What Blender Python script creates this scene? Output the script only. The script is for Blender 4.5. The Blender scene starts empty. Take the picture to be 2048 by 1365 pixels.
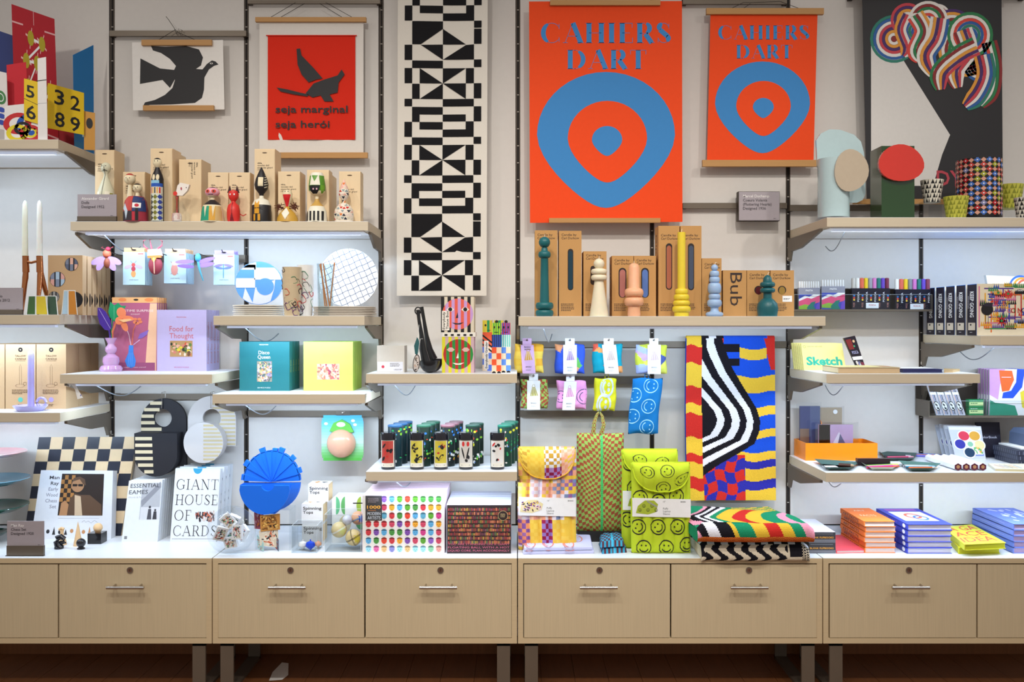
import bpy, math, random
from mathutils import Vector, Matrix
C = bpy.context.scene.collection
random.seed(5)
PI = math.pi
# ---------------------------------------------------------------- camera, world, lights, exposure
D = 4.2; F = 1865.0; EYE = 1.475; CX = 1035.0; HY = 652.0
cam = bpy.data.cameras.new('camera'); cam.sensor_width = 36.0; cam.lens = F*36/2048
cam.shift_x = (1024-CX)/2048; cam.shift_y = (HY-682.5)/2048
co = bpy.data.objects.new('camera', cam); C.objects.link(co)
co.location = (0, -D, EYE); co.rotation_euler = (PI/2, 0, 0)
bpy.context.scene.camera = co
vs = bpy.context.scene.view_settings
vs.view_transform = 'Standard'; vs.look = 'None'; vs.gamma = 1; vs.use_curve_mapping = False
vs.exposure = 0.0
wd = bpy.data.worlds.new('world'); bpy.context.scene.world = wd; wd.use_nodes = True
wd.node_tree.nodes['Background'].inputs[0].default_value = (1.0, .96, .93, 1)
wd.node_tree.nodes['Background'].inputs[1].default_value = 0.46
def area(name, loc, rot, sx, sy, power, col, spread=PI):
    l = bpy.data.lights.new(name, 'AREA'); l.shape = 'RECTANGLE'; l.size = sx; l.size_y = sy
    l.energy = power; l.color = col; l.spread = spread
    o = bpy.data.objects.new(name, l); C.objects.link(o); o.location = loc; o.rotation_euler = rot
    return o
def spot(name, loc, tgt, power, col, size, blend=.6, rad=.04):
    l = bpy.data.lights.new(name, 'SPOT'); l.energy = power; l.color = col; l.spot_size = size; l.spot_blend = blend; l.shadow_soft_size = rad
    o = bpy.data.objects.new(name, l); C.objects.link(o); o.location = loc
    o.rotation_euler = (Vector(tgt)-Vector(loc)).to_track_quat('-Z', 'Y').to_euler()
    return o
WARM = (1.0, .95, .885); COOL = (.62, .80, 1.0)
# ceiling track spots in front of the display wall
for i, (x, tx) in enumerate([(-2.2, -1.5), (-.75, -.5), (.75, .5), (2.2, 1.5)]):
    spot('track_spot', (x, -2.3, 3.6), (tx, 0, 1.35), 80 if abs(x) < 1 else 66, WARM, 1.25, .9, .05)
    spot('track_spot', (x*.8, -3.4, 3.7), (tx*1.1, -.2, .45), 100 if abs(x) < 1 else 72, WARM, 1.1, .9, .08)
# ---------------------------------------------------------------- materials
def lin(h):
    o = []
    for i in (0, 2, 4):
        v = int(h[i:i+2], 16)/255
        o.append(v/12.92 if v <= .04045 else ((v+.055)/1.055)**2.4)
    return (*o, 1)
MC = {}
def mat(key, hexc, rough=.55, metal=0, spec=.35, grain=None, bump=0, var=.04, coat=0, sss=0):
    if key in MC: return MC[key]
    m = bpy.data.materials.new(key); m.use_nodes = True; MC[key] = m
    nt = m.node_tree; b = nt.nodes['Principled BSDF']; n = nt.nodes; L = nt.links
    b.inputs['Roughness'].default_value = rough; b.inputs['Metallic'].default_value = metal
    b.inputs['Specular IOR Level'].default_value = spec; b.inputs['Coat Weight'].default_value = coat
    if sss: b.inputs['Subsurface Weight'].default_value = sss; b.inputs['Subsurface Scale'].default_value = .01
    tc = n.new('ShaderNodeTexCoord'); mp = n.new('ShaderNodeMapping'); no = n.new('ShaderNodeTexNoise')
    L.new(tc.outputs['Object'], mp.inputs[0]); L.new(mp.outputs[0], no.inputs[0])
    mp.inputs['Scale'].default_value = grain or (60, 60, 60)
    no.inputs['Scale'].default_value = 1.0; no.inputs['Detail'].default_value = 3
    c = lin(hexc); mx = n.new('ShaderNodeMix'); mx.data_type = 'RGBA'
    mx.inputs[6].default_value = tuple(max(0, x*(1-var)) for x in c[:3])+(1,)
    mx.inputs[7].default_value = tuple(min(1, x*(1+var)) for x in c[:3])+(1,)
    L.new(no.outputs[0], mx.inputs[0]); L.new(mx.outputs[2], b.inputs['Base Color'])
    if bump:
        bp = n.new('ShaderNodeBump'); bp.inputs['Strength'].default_value = bump; bp.inputs['Distance'].default_value = .002
        L.new(no.outputs[0], bp.inputs['Height']); L.new(bp.outputs[0], b.inputs['Normal'])
    return m
def c(h, r=.55): return mat('paint_%s_%d' % (h, int(r*100)), h, r)
def gl(h): return mat('gloss_'+h, h, .12, 0, .6, coat=.6)
def cl(h): return mat('cloth_'+h, h, .9, 0, .15, (700, 700, 700), .5, .08)
def knit(h): return mat('knit_'+h, h, .95, 0, .1, (260, 260, 200), .8, .14)
WALL = mat('wall_laminate', 'd4cec7', .7, 0, .2, (40, 40, 40), .05, .03)
GROOVE = c('17120f', .8)
BRONZE = mat('bronze_metal', '6b6053', .45, .35, .4, (20, 900, 20), .03, .06)
BRONZED = mat('dark_bronze', '40362d', .5, .4, .4)
OAK = mat('shelf_laminate', 'cfc1a8', .5, 0, .3, (4, 300, 300), .05, .10)
CABM = mat('cabinet_laminate', 'cbb997', .5, 0, .3, (420, 420, 5), .05, .13)
CABF = mat('cabinet_frame_laminate', 'cdb893', .5, 0, .3, (5, 300, 300), .05, .08)
TOPW = mat('white_laminate', 'e2e5e9', .35, 0, .4, (6, 200, 200), .02, .02)
KRAFT = mat('kraft_board', 'c0925c', .8, 0, .15, (300, 300, 300), .15, .06)
KRAFT2 = mat('pale_kraft_board', 'c2a27c', .8, 0, .15, (300, 300, 300), .15, .06)
PLY = mat('birch_wood', 'e6cda6', .55, 0, .25, (70, 70, 8), .05, .06)
ROD = mat('oak_rod', 'b98a52', .5, 0, .3, (8, 300, 300), .05, .12)
CHROME = mat('brushed_steel', 'b9b2aa', .25, 1, .5)
FLOORM = mat('floor_wood', '80502c', .4, 0, .4, (60, 6, 6), .05, .25)
INK = c('1c1a1c', .5); WHT = c('f4f4f2', .5); PAPER = c('eceae4', .7)
def clear(key, tint, gloss=.10, rough=.02):
    if key in MC: return MC[key]
    m = bpy.data.materials.new(key); m.use_nodes = True; MC[key] = m
    n = m.node_tree.nodes; L = m.node_tree.links; n.remove(n['Principled BSDF'])
    t = n.new('ShaderNodeBsdfTransparent'); t.inputs[0].default_value = lin(tint)
    g = n.new('ShaderNodeBsdfGlossy'); g.inputs['Roughness'].default_value = rough
    lw = n.new('ShaderNodeLayerWeight'); lw.inputs[0].default_value = .25
    ml = n.new('ShaderNodeMath'); ml.operation = 'MULTIPLY_ADD'; ml.inputs[1].default_value = .2; ml.inputs[2].default_value = gloss
    mx = n.new('ShaderNodeMixShader'); L.new(lw.outputs['Facing'], ml.inputs[0]); L.new(ml.outputs[0], mx.inputs[0])
    L.new(t.outputs[0], mx.inputs[1]); L.new(g.outputs[0], mx.inputs[2]); L.new(mx.outputs[0], n['Material Output'].inputs[0])
    return m
ACR = clear('clear_acrylic', 'fafcfd', .02); GLASS = clear('clear_glass', 'f2f7f8', .06); FILM = clear('plastic_film', 'f8fafc', .14, .12)
def emis(key, h, k):
    m = bpy.data.materials.new(key); m.use_nodes = True; b = m.node_tree.nodes['Principled BSDF']
    b.inputs['Base Color'].default_value = lin(h); b.inputs['Emission Color'].default_value = lin(h); b.inputs['Emission Strength'].default_value = k
    return m
LED = emis('led_diffuser', 'dce8ff', .3)
# ---------------------------------------------------------------- mesh builder
TXT = {}
def glyphs(t, bold):
    k = (t, bold)
    if k not in TXT:
        cu = bpy.data.curves.new('t', 'FONT'); cu.body = t; cu.resolution_u = 2; cu.offset = {0: 0, 1: .014, 2: .04}[int(bold)]
        o = bpy.data.objects.new('t', cu); C.objects.link(o)
        dg = bpy.context.evaluated_depsgraph_get(); me = o.evaluated_get(dg).to_mesh()
        vs_ = [(v.co.x, v.co.y) for v in me.vertices]; fs = [tuple(p.vertices) for p in me.polygons]
        o.evaluated_get(dg).to_mesh_clear(); bpy.data.objects.remove(o); bpy.data.curves.remove(cu)
        x0 = min([v[0] for v in vs_] or [0]); x1 = max([v[0] for v in vs_] or [1])
        TXT[k] = (vs_, fs, x0, x1)
    return TXT[k]
class Fr:
    """plane facing the room at distance d out of the wall; measured in photo units"""
    def __init__(s, d, zs=None):
        s.d = d; s.s = (D-d)/F; s.zs = zs; s.yb = None if zs is None else HY+(EYE-zs)/s.s
    def x(s, u): return (u-CX)*s.s
    def z(s, v): return EYE+(HY-v)*s.s
    def front(s, u, v, o=0): return ((u-CX)*s.s, -s.d-o, EYE+(HY-v)*s.s)
    def right(s, xr): return lambda u, v, o=0: ((xr-CX)*s.s+o, -s.d+u*s.s, EYE+(HY-v)*s.s)
    def left(s, xl, U): return lambda u, v, o=0: ((xl-CX)*s.s-o, -s.d+(U-u)*s.s, EYE+(HY-v)*s.s)
    def top(s, yt): return lambda u, v, o=0: ((u-CX)*s.s, -s.d+v*s.s, EYE+(HY-yt)*s.s+o)
    def loc(s, u, v=None): return ((u-CX)*s.s, -s.d, s.zs if v is None else s.z(v))
def quadmap(a, b, c_, d_):
    a, b, c_, d_ = map(Vector, (a, b, c_, d_)); n = (d_-a).cross(b-a).normalized()
    if n.y > 0: n = -n
    def f(u, v, o=0):
        return tuple(a*(1-u)*(1-v)+b*u*(1-v)+c_*u*v+d_*(1-u)*v+n*o)
    return f
def clip(P, ax, k, sg):
    R = []
    for i in range(len(P)):
        a, b = P[i-1], P[i]; ia, ib = sg*(a[ax]-k) >= 0, sg*(b[ax]-k) >= 0
        if ia != ib:
            t = (k-a[ax])/(b[ax]-a[ax]); R.append((a[0]+(b[0]-a[0])*t, a[1]+(b[1]-a[1])*t))
        if ib: R.append(b)
    return R
def cutup(P, st):
    out = [P]
    for ax in (0, 1):
        nx = []
        for Q in out:
            lo, hi = min(p[ax] for p in Q), max(p[ax] for p in Q); k = lo
            while k < hi-1e-6:
                R = clip(clip(Q, ax, k, 1), ax, k+st, -1)
                if len(R) > 2: nx.append(R)
                k += st
        out = nx
    return out
class MB:
    cut = 0
    def __init__(s, mp=None): s.v = []; s.f = []; s.mi = []; s.ms = []; s.fr = mp; s.map = mp.front if isinstance(mp, Fr) else mp
    def m(s, m):
        if isinstance(m, str): m = c(m)
        if m not in s.ms: s.ms.append(m)
        return s.ms.index(m)
    def face(s, pts, m):
        i = len(s.v); s.v += [tuple(p) for p in pts]; s.f.append(tuple(range(i, i+len(pts)))); s.mi.append(s.m(m))
    def mesh(s, vs_, fs, m):
        i = len(s.v); s.v += [tuple(p) for p in vs_]; k = s.m(m)
        for f in fs: s.f.append(tuple(i+j for j in f)); s.mi.append(k)
    def poly(s, pts, m, o=0, th=0):
        if s.cut and not th:
            for q in cutup(pts, s.cut): s.mesh([s.map(u, v, o) for u, v in q], [tuple(range(len(q)))], m)
            return
        n = len(pts); M_ = s.map; F0 = [M_(u, v, o) for u, v in pts]
        if not th: s.mesh(F0, [tuple(range(n))], m); return
        B = [M_(u, v, o-th) for u, v in pts]
        s.mesh(F0+B, [tuple(range(n)), tuple(range(2*n-1, n-1, -1))]+[(i, n+i, n+(i+1) % n, (i+1) % n) for i in range(n)], m)
    def rect(s, x0, y0, x1, y1, m, o=0, th=0): s.poly([(x0, y0), (x1, y0), (x1, y1), (x0, y1)], m, o, th)
    def ell(s, cx, cy, rx, ry=None, m=None, o=0, th=0, n=28, a0=0, a1=360, rot=0):
        ry = rx if ry is None else ry; full = abs(a1-a0) >= 360; k = n if full else n+1; P = []; r = math.radians(rot)
        for i in range(k):
            a = math.radians(a0+(a1-a0)*i/n); x, y = rx*math.cos(a), -ry*math.sin(a)
            P.append((cx+x*math.cos(r)-y*math.sin(r), cy+x*math.sin(r)+y*math.cos(r)))
        s.poly(P, m, o, th)
    def ring(s, cx, cy, r1, r0, m, o=0, n=28, a0=0, a1=360, sy=1):
        P = []
        for i in range(n+1):
            a = math.radians(a0+(a1-a0)*i/n); P.append((math.cos(a), -math.sin(a)*sy))
        vs_ = [s.map(cx+r1*x, cy+r1*y, o) for x, y in P]+[s.map(cx+r0*x, cy+r0*y, o) for x, y in P]
        s.mesh(vs_, [(i, i+1, n+2+i, n+1+i) for i in range(n)], m)
    def line(s, pts, w, m, o=0, closed=False):
        if s.cut and not isinstance(w, (list, tuple)):
            Q = []
            for a, b in zip(pts, pts[1:]):
                k = max(1, int(math.hypot(b[0]-a[0], b[1]-a[1])/s.cut)); Q += [(a[0]+(b[0]-a[0])*i/k, a[1]+(b[1]-a[1])*i/k) for i in range(k)]
            pts = Q+[pts[-1]]
        n = len(pts); L_, R_ = [], []
        for i in range(n):
            a = pts[i-1] if (i or closed) else pts[0]; b = pts[(i+1) % n] if (i < n-1 or closed) else pts[-1]
            dx, dy = b[0]-a[0], b[1]-a[1]; l = math.hypot(dx, dy) or 1; ww = (w[i] if isinstance(w, (list, tuple)) else w)/2
            L_.append(s.map(pts[i][0]-dy/l*ww, pts[i][1]+dx/l*ww, o)); R_.append(s.map(pts[i][0]+dy/l*ww, pts[i][1]-dx/l*ww, o))
        s.mesh(L_+R_, [(i, (i+1) % n, n+(i+1) % n, n+i) for i in range(n if closed else n-1)], m)
    def text(s, t, x, y, h, m, o=.0006, w=None, al='L', rot=0, bold=False, maxw=None, asp=1):
        vs_, fs, x0, x1 = glyphs(t, bold); k = h/.73; kx = k*asp
        if w: kx = w/(x1-x0)
        if maxw and (x1-x0)*kx > maxw: kx = maxw/(x1-x0)
        W = (x1-x0)*kx; ox = {'L': 0, 'C': -W/2, 'R': -W}[al]; r = math.radians(rot); cs, sn = math.cos(r), math.sin(r); P = []
        for a, b in vs_:
            u = (a-x0)*kx+ox; v = -b*k; P.append(s.map(x+u*cs-v*sn, y+u*sn+v*cs, o))
        s.mesh(P, fs, m)
    def scrib(s, x, y, w, h, n, m, o=.0006, seed=1):
        """small illegible print: n lines of tiny dashes"""
        R = random.Random(seed); st = h/n
        for i in range(n):
            u = x; e = x+w*(R.uniform(.6, 1) if i == n-1 else R.uniform(.88, 1))
            while u < e:
                l = min(R.uniform(1.2, 4), e-u); s.rect(u, y+i*st, u+l, y+i*st+st*.42, m, o); u += l+.7
    def box(s, x0, x1, y0, y1, z0, z1, m):
        P = [(x, y, z) for z in (z0, z1) for y in (y0, y1) for x in (x0, x1)]
        s.mesh(P, [(0, 1, 5, 4), (1, 3, 7, 5), (3, 2, 6, 7), (2, 0, 4, 6), (4, 5, 7, 6), (0, 2, 3, 1)], m)
    def lathe(s, cx, cy, prof, m, seg=28, sx=1, sy=1):
        vs_ = []; n = len(prof)
        for r, z in prof:
            for i in range(seg):
                a = 2*PI*i/seg; vs_.append((cx+r*sx*math.cos(a), cy+r*sy*math.sin(a), z))
        k = len(s.v); s.v += vs_
        for j in range(n-1):
            mm = s.m(m(j) if callable(m) else m)
            for i in range(seg): s.f.append((k+j*seg+i, k+j*seg+(i+1) % seg, k+(j+1)*seg+(i+1) % seg, k+(j+1)*seg+i)); s.mi.append(mm)
        for j, rev in ((0, True), (n-1, False)):
            if prof[j][0] > 1e-5: s.f.append(tuple(k+j*seg+i for i in (range(seg-1, -1, -1) if rev else range(seg)))); s.mi.append(s.m(m(j if j else 0) if callable(m) else m))
    def plathe(s, u, prof, m, seg=28, dy=0, sx=1, sy=1):
        """lathe from photo radii and heights: prof = [(r, v)]"""
        q = s.fr; s.lathe(q.x(u), -q.d+dy, [(r*q.s, q.z(v)) for r, v in prof], m, seg, sx, sy)
    def sph(s, x, y, z, r, m, seg=20, sx=1, sy=1, sz=1):
        s.lathe(x, y, [(r*math.sin(PI*i/12)*1.0, z-sz*r*math.cos(PI*i/12)) for i in range(13)], m, seg, sx, sy)
    def tube(s, pts, r, m, seg=8):
        pts = [Vector(p) for p in pts]; n = len(pts); vs_ = []; up = Vector((.01, .02, 1))
        for i in range(n):
            t = (pts[min(i+1, n-1)]-pts[max(i-1, 0)]).normalized(); a = t.cross(up)
            if a.length < .05: a = t.cross(Vector((0, 1, 0)))
            a.normalize(); b = t.cross(a); rr = r[i] if isinstance(r, (list, tuple)) else r
            for j in range(seg):
                q = 2*PI*j/seg; vs_.append(pts[i]+a*math.cos(q)*rr+b*math.sin(q)*rr)
        s.mesh(vs_, [(i*seg+j, i*seg+(j+1) % seg, (i+1)*seg+(j+1) % seg, (i+1)*seg+j) for i in range(n-1) for j in range(seg)]+[tuple(range(seg-1, -1, -1)), tuple((n-1)*seg+j for j in range(seg))], m)
    def grid(s, nu, nv, pos, col):
        k = len(s.v)
        for j in range(nv+1):
            for i in range(nu+1): s.v.append(tuple(pos(i/nu, j/nv)))
        for j in range(nv):
            for i in range(nu):
                m = col((i+.5)/nu, (j+.5)/nv)
                if m is None: continue
                a = k+j*(nu+1)+i; s.f.append((a, a+1, a+nu+2, a+nu+1)); s.mi.append(s.m(m))
    def slabgrid(s, th, m, n=8):
        """a board over the unit square of the map, bent exactly as its printing is"""
        M_ = s.map; s.grid(n, n, lambda u, v: M_(u, v, 0), lambda u, v: m); s.grid(n, n, lambda u, v: M_(1-u, v, -th), lambda u, v: m)
        for g in (lambda u, v: M_(u, 0, -th*(1-v)), lambda u, v: M_(u, 1, -th*v), lambda u, v: M_(0, u, -th*v), lambda u, v: M_(1, u, -th*(1-v))): s.grid(n, 1, g, lambda u, v: m)
    def mk(s, name, org, smooth=False):
        me = bpy.data.meshes.new(name); me.from_pydata([(a-org[0], b-org[1], z-org[2]) for a, b, z in s.v], [], s.f)
        for m in s.ms: me.materials.append(m)
        me.polygons.foreach_set('material_index', s.mi); me.update()
        if smooth: me.shade_smooth(); me.set_sharp_from_angle(angle=.7)
        o = bpy.data.objects.new(name, me); C.objects.link(o); return o
ORG = {}
def thing(name, label, cat, loc, group=None, kind=None):
    o = bpy.data.objects.new(name, None); C.objects.link(o); o.location = loc; o.empty_display_size = .02
    tag(o, label, cat, group, kind); ORG[o.name] = tuple(loc); return o
def tag(o, label, cat, group=None, kind=None):
    if label: o['label'] = label
    if cat: o['category'] = cat
    if group: o['group'] = group
    if kind: o['kind'] = kind
def part(mb, name, parent, smooth=False, label=None):
    org = ORG[parent.name]; o = mb.mk(name, org, smooth); o.parent = parent; ORG[o.name] = org
    if label: o['label'] = label
    return o
def solo(mb, name, label, cat, loc, group=None, smooth=False, kind=None):
    o = mb.mk(name, loc, smooth); o.location = loc; tag(o, label, cat, group, kind); ORG[o.name] = tuple(loc); return o
def dup(o, dx=0, dy=0, dz=0, label=None):
    r = o.copy(); C.objects.link(r); r.location = (o.location.x+dx, o.location.y+dy, o.location.z+dz)
    if label: r['label'] = label
    for ch in o.children:
        q = ch.copy(); C.objects.link(q); q.parent = r
        for g in ch.children:
            w = g.copy(); C.objects.link(w); w.parent = q
    return r
# ---------------------------------------------------------------- the place
W0 = Fr(0); S0 = D/F
mb = MB(W0)
for a, b in zip([-1372, -1101, -830, -560, -320, -49, 222, 492, 761, 1035, 1304, 1576, 1842, 2115, 2390, 2700, 2971, 3242], [-1101, -830, -560, -320, -49, 222, 492, 761, 1035, 1304, 1576, 1842, 2115, 2390, 2700, 2971, 3242, 3513]):
    mb.box(W0.x(a+4), W0.x(b-4), 0, .03, W0.z(1049), W0.z(-420), WALL)
mb.box(W0.x(-1372), W0.x(3513), .012, .05, 0, W0.z(-420), GROOVE)
solo(mb, 'wall_back', None, None, (0, 0, 0), kind='structure')
mb = MB(W0)
mb.box(W0.x(-1372), W0.x(3513), -.004, .012, .08, W0.z(1052), TOPW)
solo(mb, 'trim_1', None, None, (0, 0, 0), kind='structure')
mb = MB(); mb.box(W0.x(-1372), W0.x(3513), -.012, .012, .0, .075, FLOORM); solo(mb, 'baseboard_back', None, None, (0, 0, 0), kind='structure')
n_ = 2
for x in [-49, 225, 493, 763, 1036, 1304, 1576, 1842, 2115]:   # slotted uprights between the panels
    mb = MB(W0); X = W0.x(x); z0, z1 = W0.z(1049), W0.z(-400)
    mb.box(X-.010, X+.010, -.001, .012, z0, z1, BRONZED); mb.box(X-.0035, X+.0035, -.0018, .0, z0, z1, GROOVE)
    z = z0+.02
    while z < z1:
        mb.box(X-.0045, X+.0045, -.0028, 0, z, z+.0035, c('a89f94')); z += .0765
    solo(mb, 'trim_%d' % n_, None, None, (0, 0, 0), kind='structure'); n_ += 1
mb = MB(); random.seed(3)
x = -5.5
while x < 5.6:
    y = -4.6; w = .14
    while y < .05:
        l = random.uniform(.9, 1.6); mb.box(x, x+w-.0015, y, min(y+l-.002, .05), -.02, 0, FLOORM); y += l
    x += w
mb.box(-5.5, 5.6, -4.6, .05, -.05, -.02, GROOVE)
solo(mb, 'floor', None, None, (0, 0, 0), kind='structure')
# cabinets: four low units on sled legs
TZ = EYE+(HY-1117)*(D-.47)/F; BZ = EYE+(HY-1288)*(D-.47)/F
cf = Fr(.47); CABL = ['low wooden drawer cabinet at the far left, under the chess set', 'low wooden drawer cabinet under the puzzles and spinning top boxes',
  'low wooden drawer cabinet under the folded knit blankets', 'low wooden drawer cabinet at the far right, under the stacks of coloured books']
CB = [-185, 424.5, 1035, 1645.5, 2256]
DR = [[(-175, 115, 0), (118, 413, 257)], [(436, 728, 578), (731, 1023, 878)], [(1048, 1340, 1196), (1343, 1638, 1495)], [(1660, 1953, 1815), (1956, 2246, 0)]]
for i in range(4):
    x0, x1 = cf.x(CB[i]+1), cf.x(CB[i+1]-1); r = thing('drawer_cabinet', CABL[i], 'cabinet', ((x0+x1)/2, -.235, 0), 'low drawer cabinets along the wall')
    b = MB(cf); t = .021
    b.box(x0, x1, -.47, -.005, TZ-t, TZ-.0015, CABF); b.box(x0, x1, -.47, -.005, BZ, BZ+t, CABF)
    b.box(x0, x0+t, -.47, -.005, BZ+t, TZ-t, CABF); b.box(x1-t, x1, -.47, -.005, BZ+t, TZ-t, CABF); b.box(x0+t, x1-t, -.02, -.005, BZ+t, TZ-t, GROOVE)
    b.box(x0+t, x1-t, -.44, -.02, BZ+t, BZ+t+.002, GROOVE)
    part(b, 'body', r)
    b = MB(cf); b.box(x0, x1, -.469, -.005, TZ-.0015, TZ, TOPW); part(b, 'worktop', r)
    for a, e, h in DR[i]:
        b = MB(cf); b.box(cf.x(a), cf.x(e), -.468, -.448, BZ+t+.0025, TZ-t-.005, CABM); b.box(cf.x(a)+.01, cf.x(e)-.01, -.448, -.06, BZ+.03, TZ-.05, CABF); dr = part(b, 'drawer', r)
        if h:
            b = MB(cf); X = cf.x(h); zz = cf.z(1172); w = .0745; b.tube([(X-w, -.502, zz), (X+w, -.502, zz)], .006, CHROME, 10)
            for q in (-.052, .052): b.tube([(X+q, -.465, zz+.004), (X+q, -.500, zz)], .0038, CHROME, 8)
            part(b, 'handle', dr, True)
            b = MB(cf); X = cf.x(h+3); zz = cf.z(1141); 
            b.map = lambda u, v, o=0, X=X, zz=zz: (X+u, -.468-o, zz-v)
            b.ell(0, 0, .0125, .0125, CHROME, .004, .006); b.ell(0, 0, .008, .008, c('6a4a3a', .3), .0045); b.rect(-.001, -.004, .001, .004, GROOVE, .005)
            part(b, 'lock', dr)
    for sgn, X in ((1, x0+.028), (-1, x1-.028)):
        b = MB(); xa, xb = (X, X+.052) if sgn > 0 else (X-.052, X)
        b.box(xa, xb, -.462, -.45, 0, BZ, BRONZE); b.box(xa, xb, -.075, -.063, 0, BZ, BRONZE); b.box(xa, xb, -.462, -.063, 0, .012, BRONZE); b.box(xa, xb, -.462, -.063, BZ-.012, BZ-.0005, BRONZE)
        part(b, 'leg', r)
b = MB(); s2 = 4.05/F; b.mesh([((560-CX)*s2, -.33, .001), ((584-CX)*s2, -.32, .001), ((590-CX)*s2, -.27, .002), ((578-CX)*s2, -.16, .012), ((564-CX)*s2, -.15, .012), ((556-CX)*s2, -.24, .003)], [(0, 1, 2, 3, 4, 5)], PAPER)
solo(b, 'paper_scrap', 'torn white paper scrap lying on the floor under the cabinets', 'paper', ((570-CX)*s2, -.25, 0))
# shelves
SH = {}
def shelf(key, x0, x1, yt, d, label, brk=(), led=True, th=.037, power=None, xl=None):
    f = Fr(d); zs = f.z(yt); X0, X1 = f.x(x0), f.x(x1); SH[key] = zs
    r = thing('wall_shelf', label, 'shelf', ((X0+X1)/2, 0, zs), 'lit wall shelves')
    b = MB(f); b.box(X0, X1, -d, -.012, zs-th, zs-.0012, OAK); part(b, 'board', r)
    b = MB(f); b.box(X0+.0005, X1-.0005, -d+.001, -.012, zs-.0012, zs, TOPW); part(b, 'top_surface', r)
    zb = zs-th
    b = MB(f); b.box(X0+.02, X1-.02, -d+.02, -.05, zb-.004, zb, c('eef1f5', .4)); pl = part(b, 'white_underside_panel', r)
    for u in brk:
        X = W0.x(u); b = MB(); o = .006
        prof = [(-.012, zb+.004), (-.012, zb-.10), (-.035, zb-.105), (-.06, zb-.062), (-.20, zb-.058), (-d+.05, zb-.012), (-d+.05, zb-.002), (-.03, zb-.004)]
        sd = -1 if X > f.x((x0+x1)/2) else 1
        b.map = lambda u_, v_, o_=0, X=X: (X-.006+o_, u_, v_); b.poly(prof, BRONZE, .012, .012)
        b.map = lambda u_, v_, o_=0, X=X: (X+o_, u_, v_); b.ell(-.022, zb-.092, .008, .008, CHROME, .010, .018)
        part(b, 'bracket', r)
    if led:
        L_ = X1-X0-.08; xc = (X0+X1)/2
        b = MB(); b.box(X0+.04, X1-.04, -d+.045, -d+.07, zb-.013, zb-.004, LED); part(b, 'light_bar', r)
        area('shelf_light', (xc, -d+.0575, zb-.016), (math.radians(38), 0, 0), L_, .02, (power or 6.3)*L_, COOL)
        b = MB(); P = []
        X = X0+.10
        for i in range(14): t_ = i/13; P.append((X+.05*t_, -d+.08+(d-.12)*t_, zb-.008-.055*math.sin(PI*t_)*(.6+.4*t_)-.03*t_))
        b.tube(P, .0022, c('8b9096', .4), 6); part(b, 'power_cable', r)
    return r
shelf('S1', -330, 116.5, 279, .47, 'highest shelf at far left carrying the slotted picture cards', (-49, 222), power=4.6)
shelf('S2', 141, 736, 443, .38, 'high shelf carrying the painted wooden dolls and their boxes', (222, 763), power=4.9)
shelf('S3', 427, 729, 632, .47, 'shelf carrying the plate stacks and patterned tumblers', (493, 763))
shelf('S4', -330, 119, 630, .47, 'far left shelf carrying the copper candlestick', (-49, 222))
shelf('S5', -330, 120, 826, .47, 'lowest shelf at far left carrying the boxed candles with the lavender chamberstick', (-49, 222))
shelf('S6', 120, 424, 749, .47, 'shelf carrying the lilac puzzle boxes and the pink glass vase', (222, 493))
shelf('S7', 425, 730, 789, .47, 'shelf carrying the teal and lime puzzle boxes', (493, 763), power=7.4)
shelf('S8', 732, 1034, 748, .47, 'shelf carrying the striped tissue boxes and black ladles', (763, 1036), power=8)
shelf('S9', 732, 1034, 944, .47, 'shelf carrying the row of black labelled tumblers', (763, 1036), power=7.4)
shelf('S10', 1037, 1651, 633, .505, 'long shelf carrying the turned candles and kraft boxes', (1036, 1576))
shelf('S11', 1654, 2310, 435, .51, 'highest shelf on the right carrying the slab vases and patterned pots', (1576, 2115), power=4.8)
shelf('S13', 1961, 2310, 671.5, .53, 'shelf at far right carrying the black spined puzzle boxes', (1842, 2115))
shelf('S14', 1653, 1960, 748, .51, 'shelf carrying the yellow sketch pads', (1576, 1842))
shelf('S16', 1652, 2310, 946, .51, 'lowest shelf on the right carrying the orange tray and pens', (1576, 2115))
SH['C'] = TZ
def rail(x0, x1, y0, y1, label):
    f = Fr(.03); b = MB(f); b.box(f.x(x0), f.x(x1), -.03, -.018, f.z(y1), f.z(y0), BRONZE)
    for x in (x0+3, x1-3): b.box(f.x(x)-.01, f.x(x)+.01, -.019, -.0, f.z(y1), f.z(y0), BRONZED)
    solo(b, 'hanging_rail', label, 'rail', (f.x((x0+x1)/2), -.02, f.z((y0+y1)/2)), 'bronze hanging rails')
rail(219, 492, 61, 72, 'bronze rail holding up the black bird print')
rail(495, 760, 0, 7, 'bronze rail at the top edge above the red banner print')
rail(1366, 1574, -2, 8, 'bronze rail above the smaller orange poster')
rail(1366, 1574, 406, 417, 'bronze rail behind the small grey sign and lower poster edge')
rail(1580, 1838, 410, 422, 'bronze rail low behind the slab vases')
rail(1700, 2050, -12, -2, 'bronze rail at the top edge above the black poster')
rail(228, 490, 510, 525, 'bronze rail holding the paper insect packs')
rail(228, 492, 788, 800, 'bronze rail holding the black and the white ceramic vessels')
rail(496, 762, 822, 834, 'bronze rail holding the green and blue carded toy')
rail(1040, 1573, 683, 695, 'long bronze rail holding the top row of folded bags and the knit blanket')
rail(1040, 1302, 753, 769, 'bronze rail holding the second row of folded bags')
rail(1040, 1302, 822, 834, 'bronze rail holding the tall checked bag')
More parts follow.
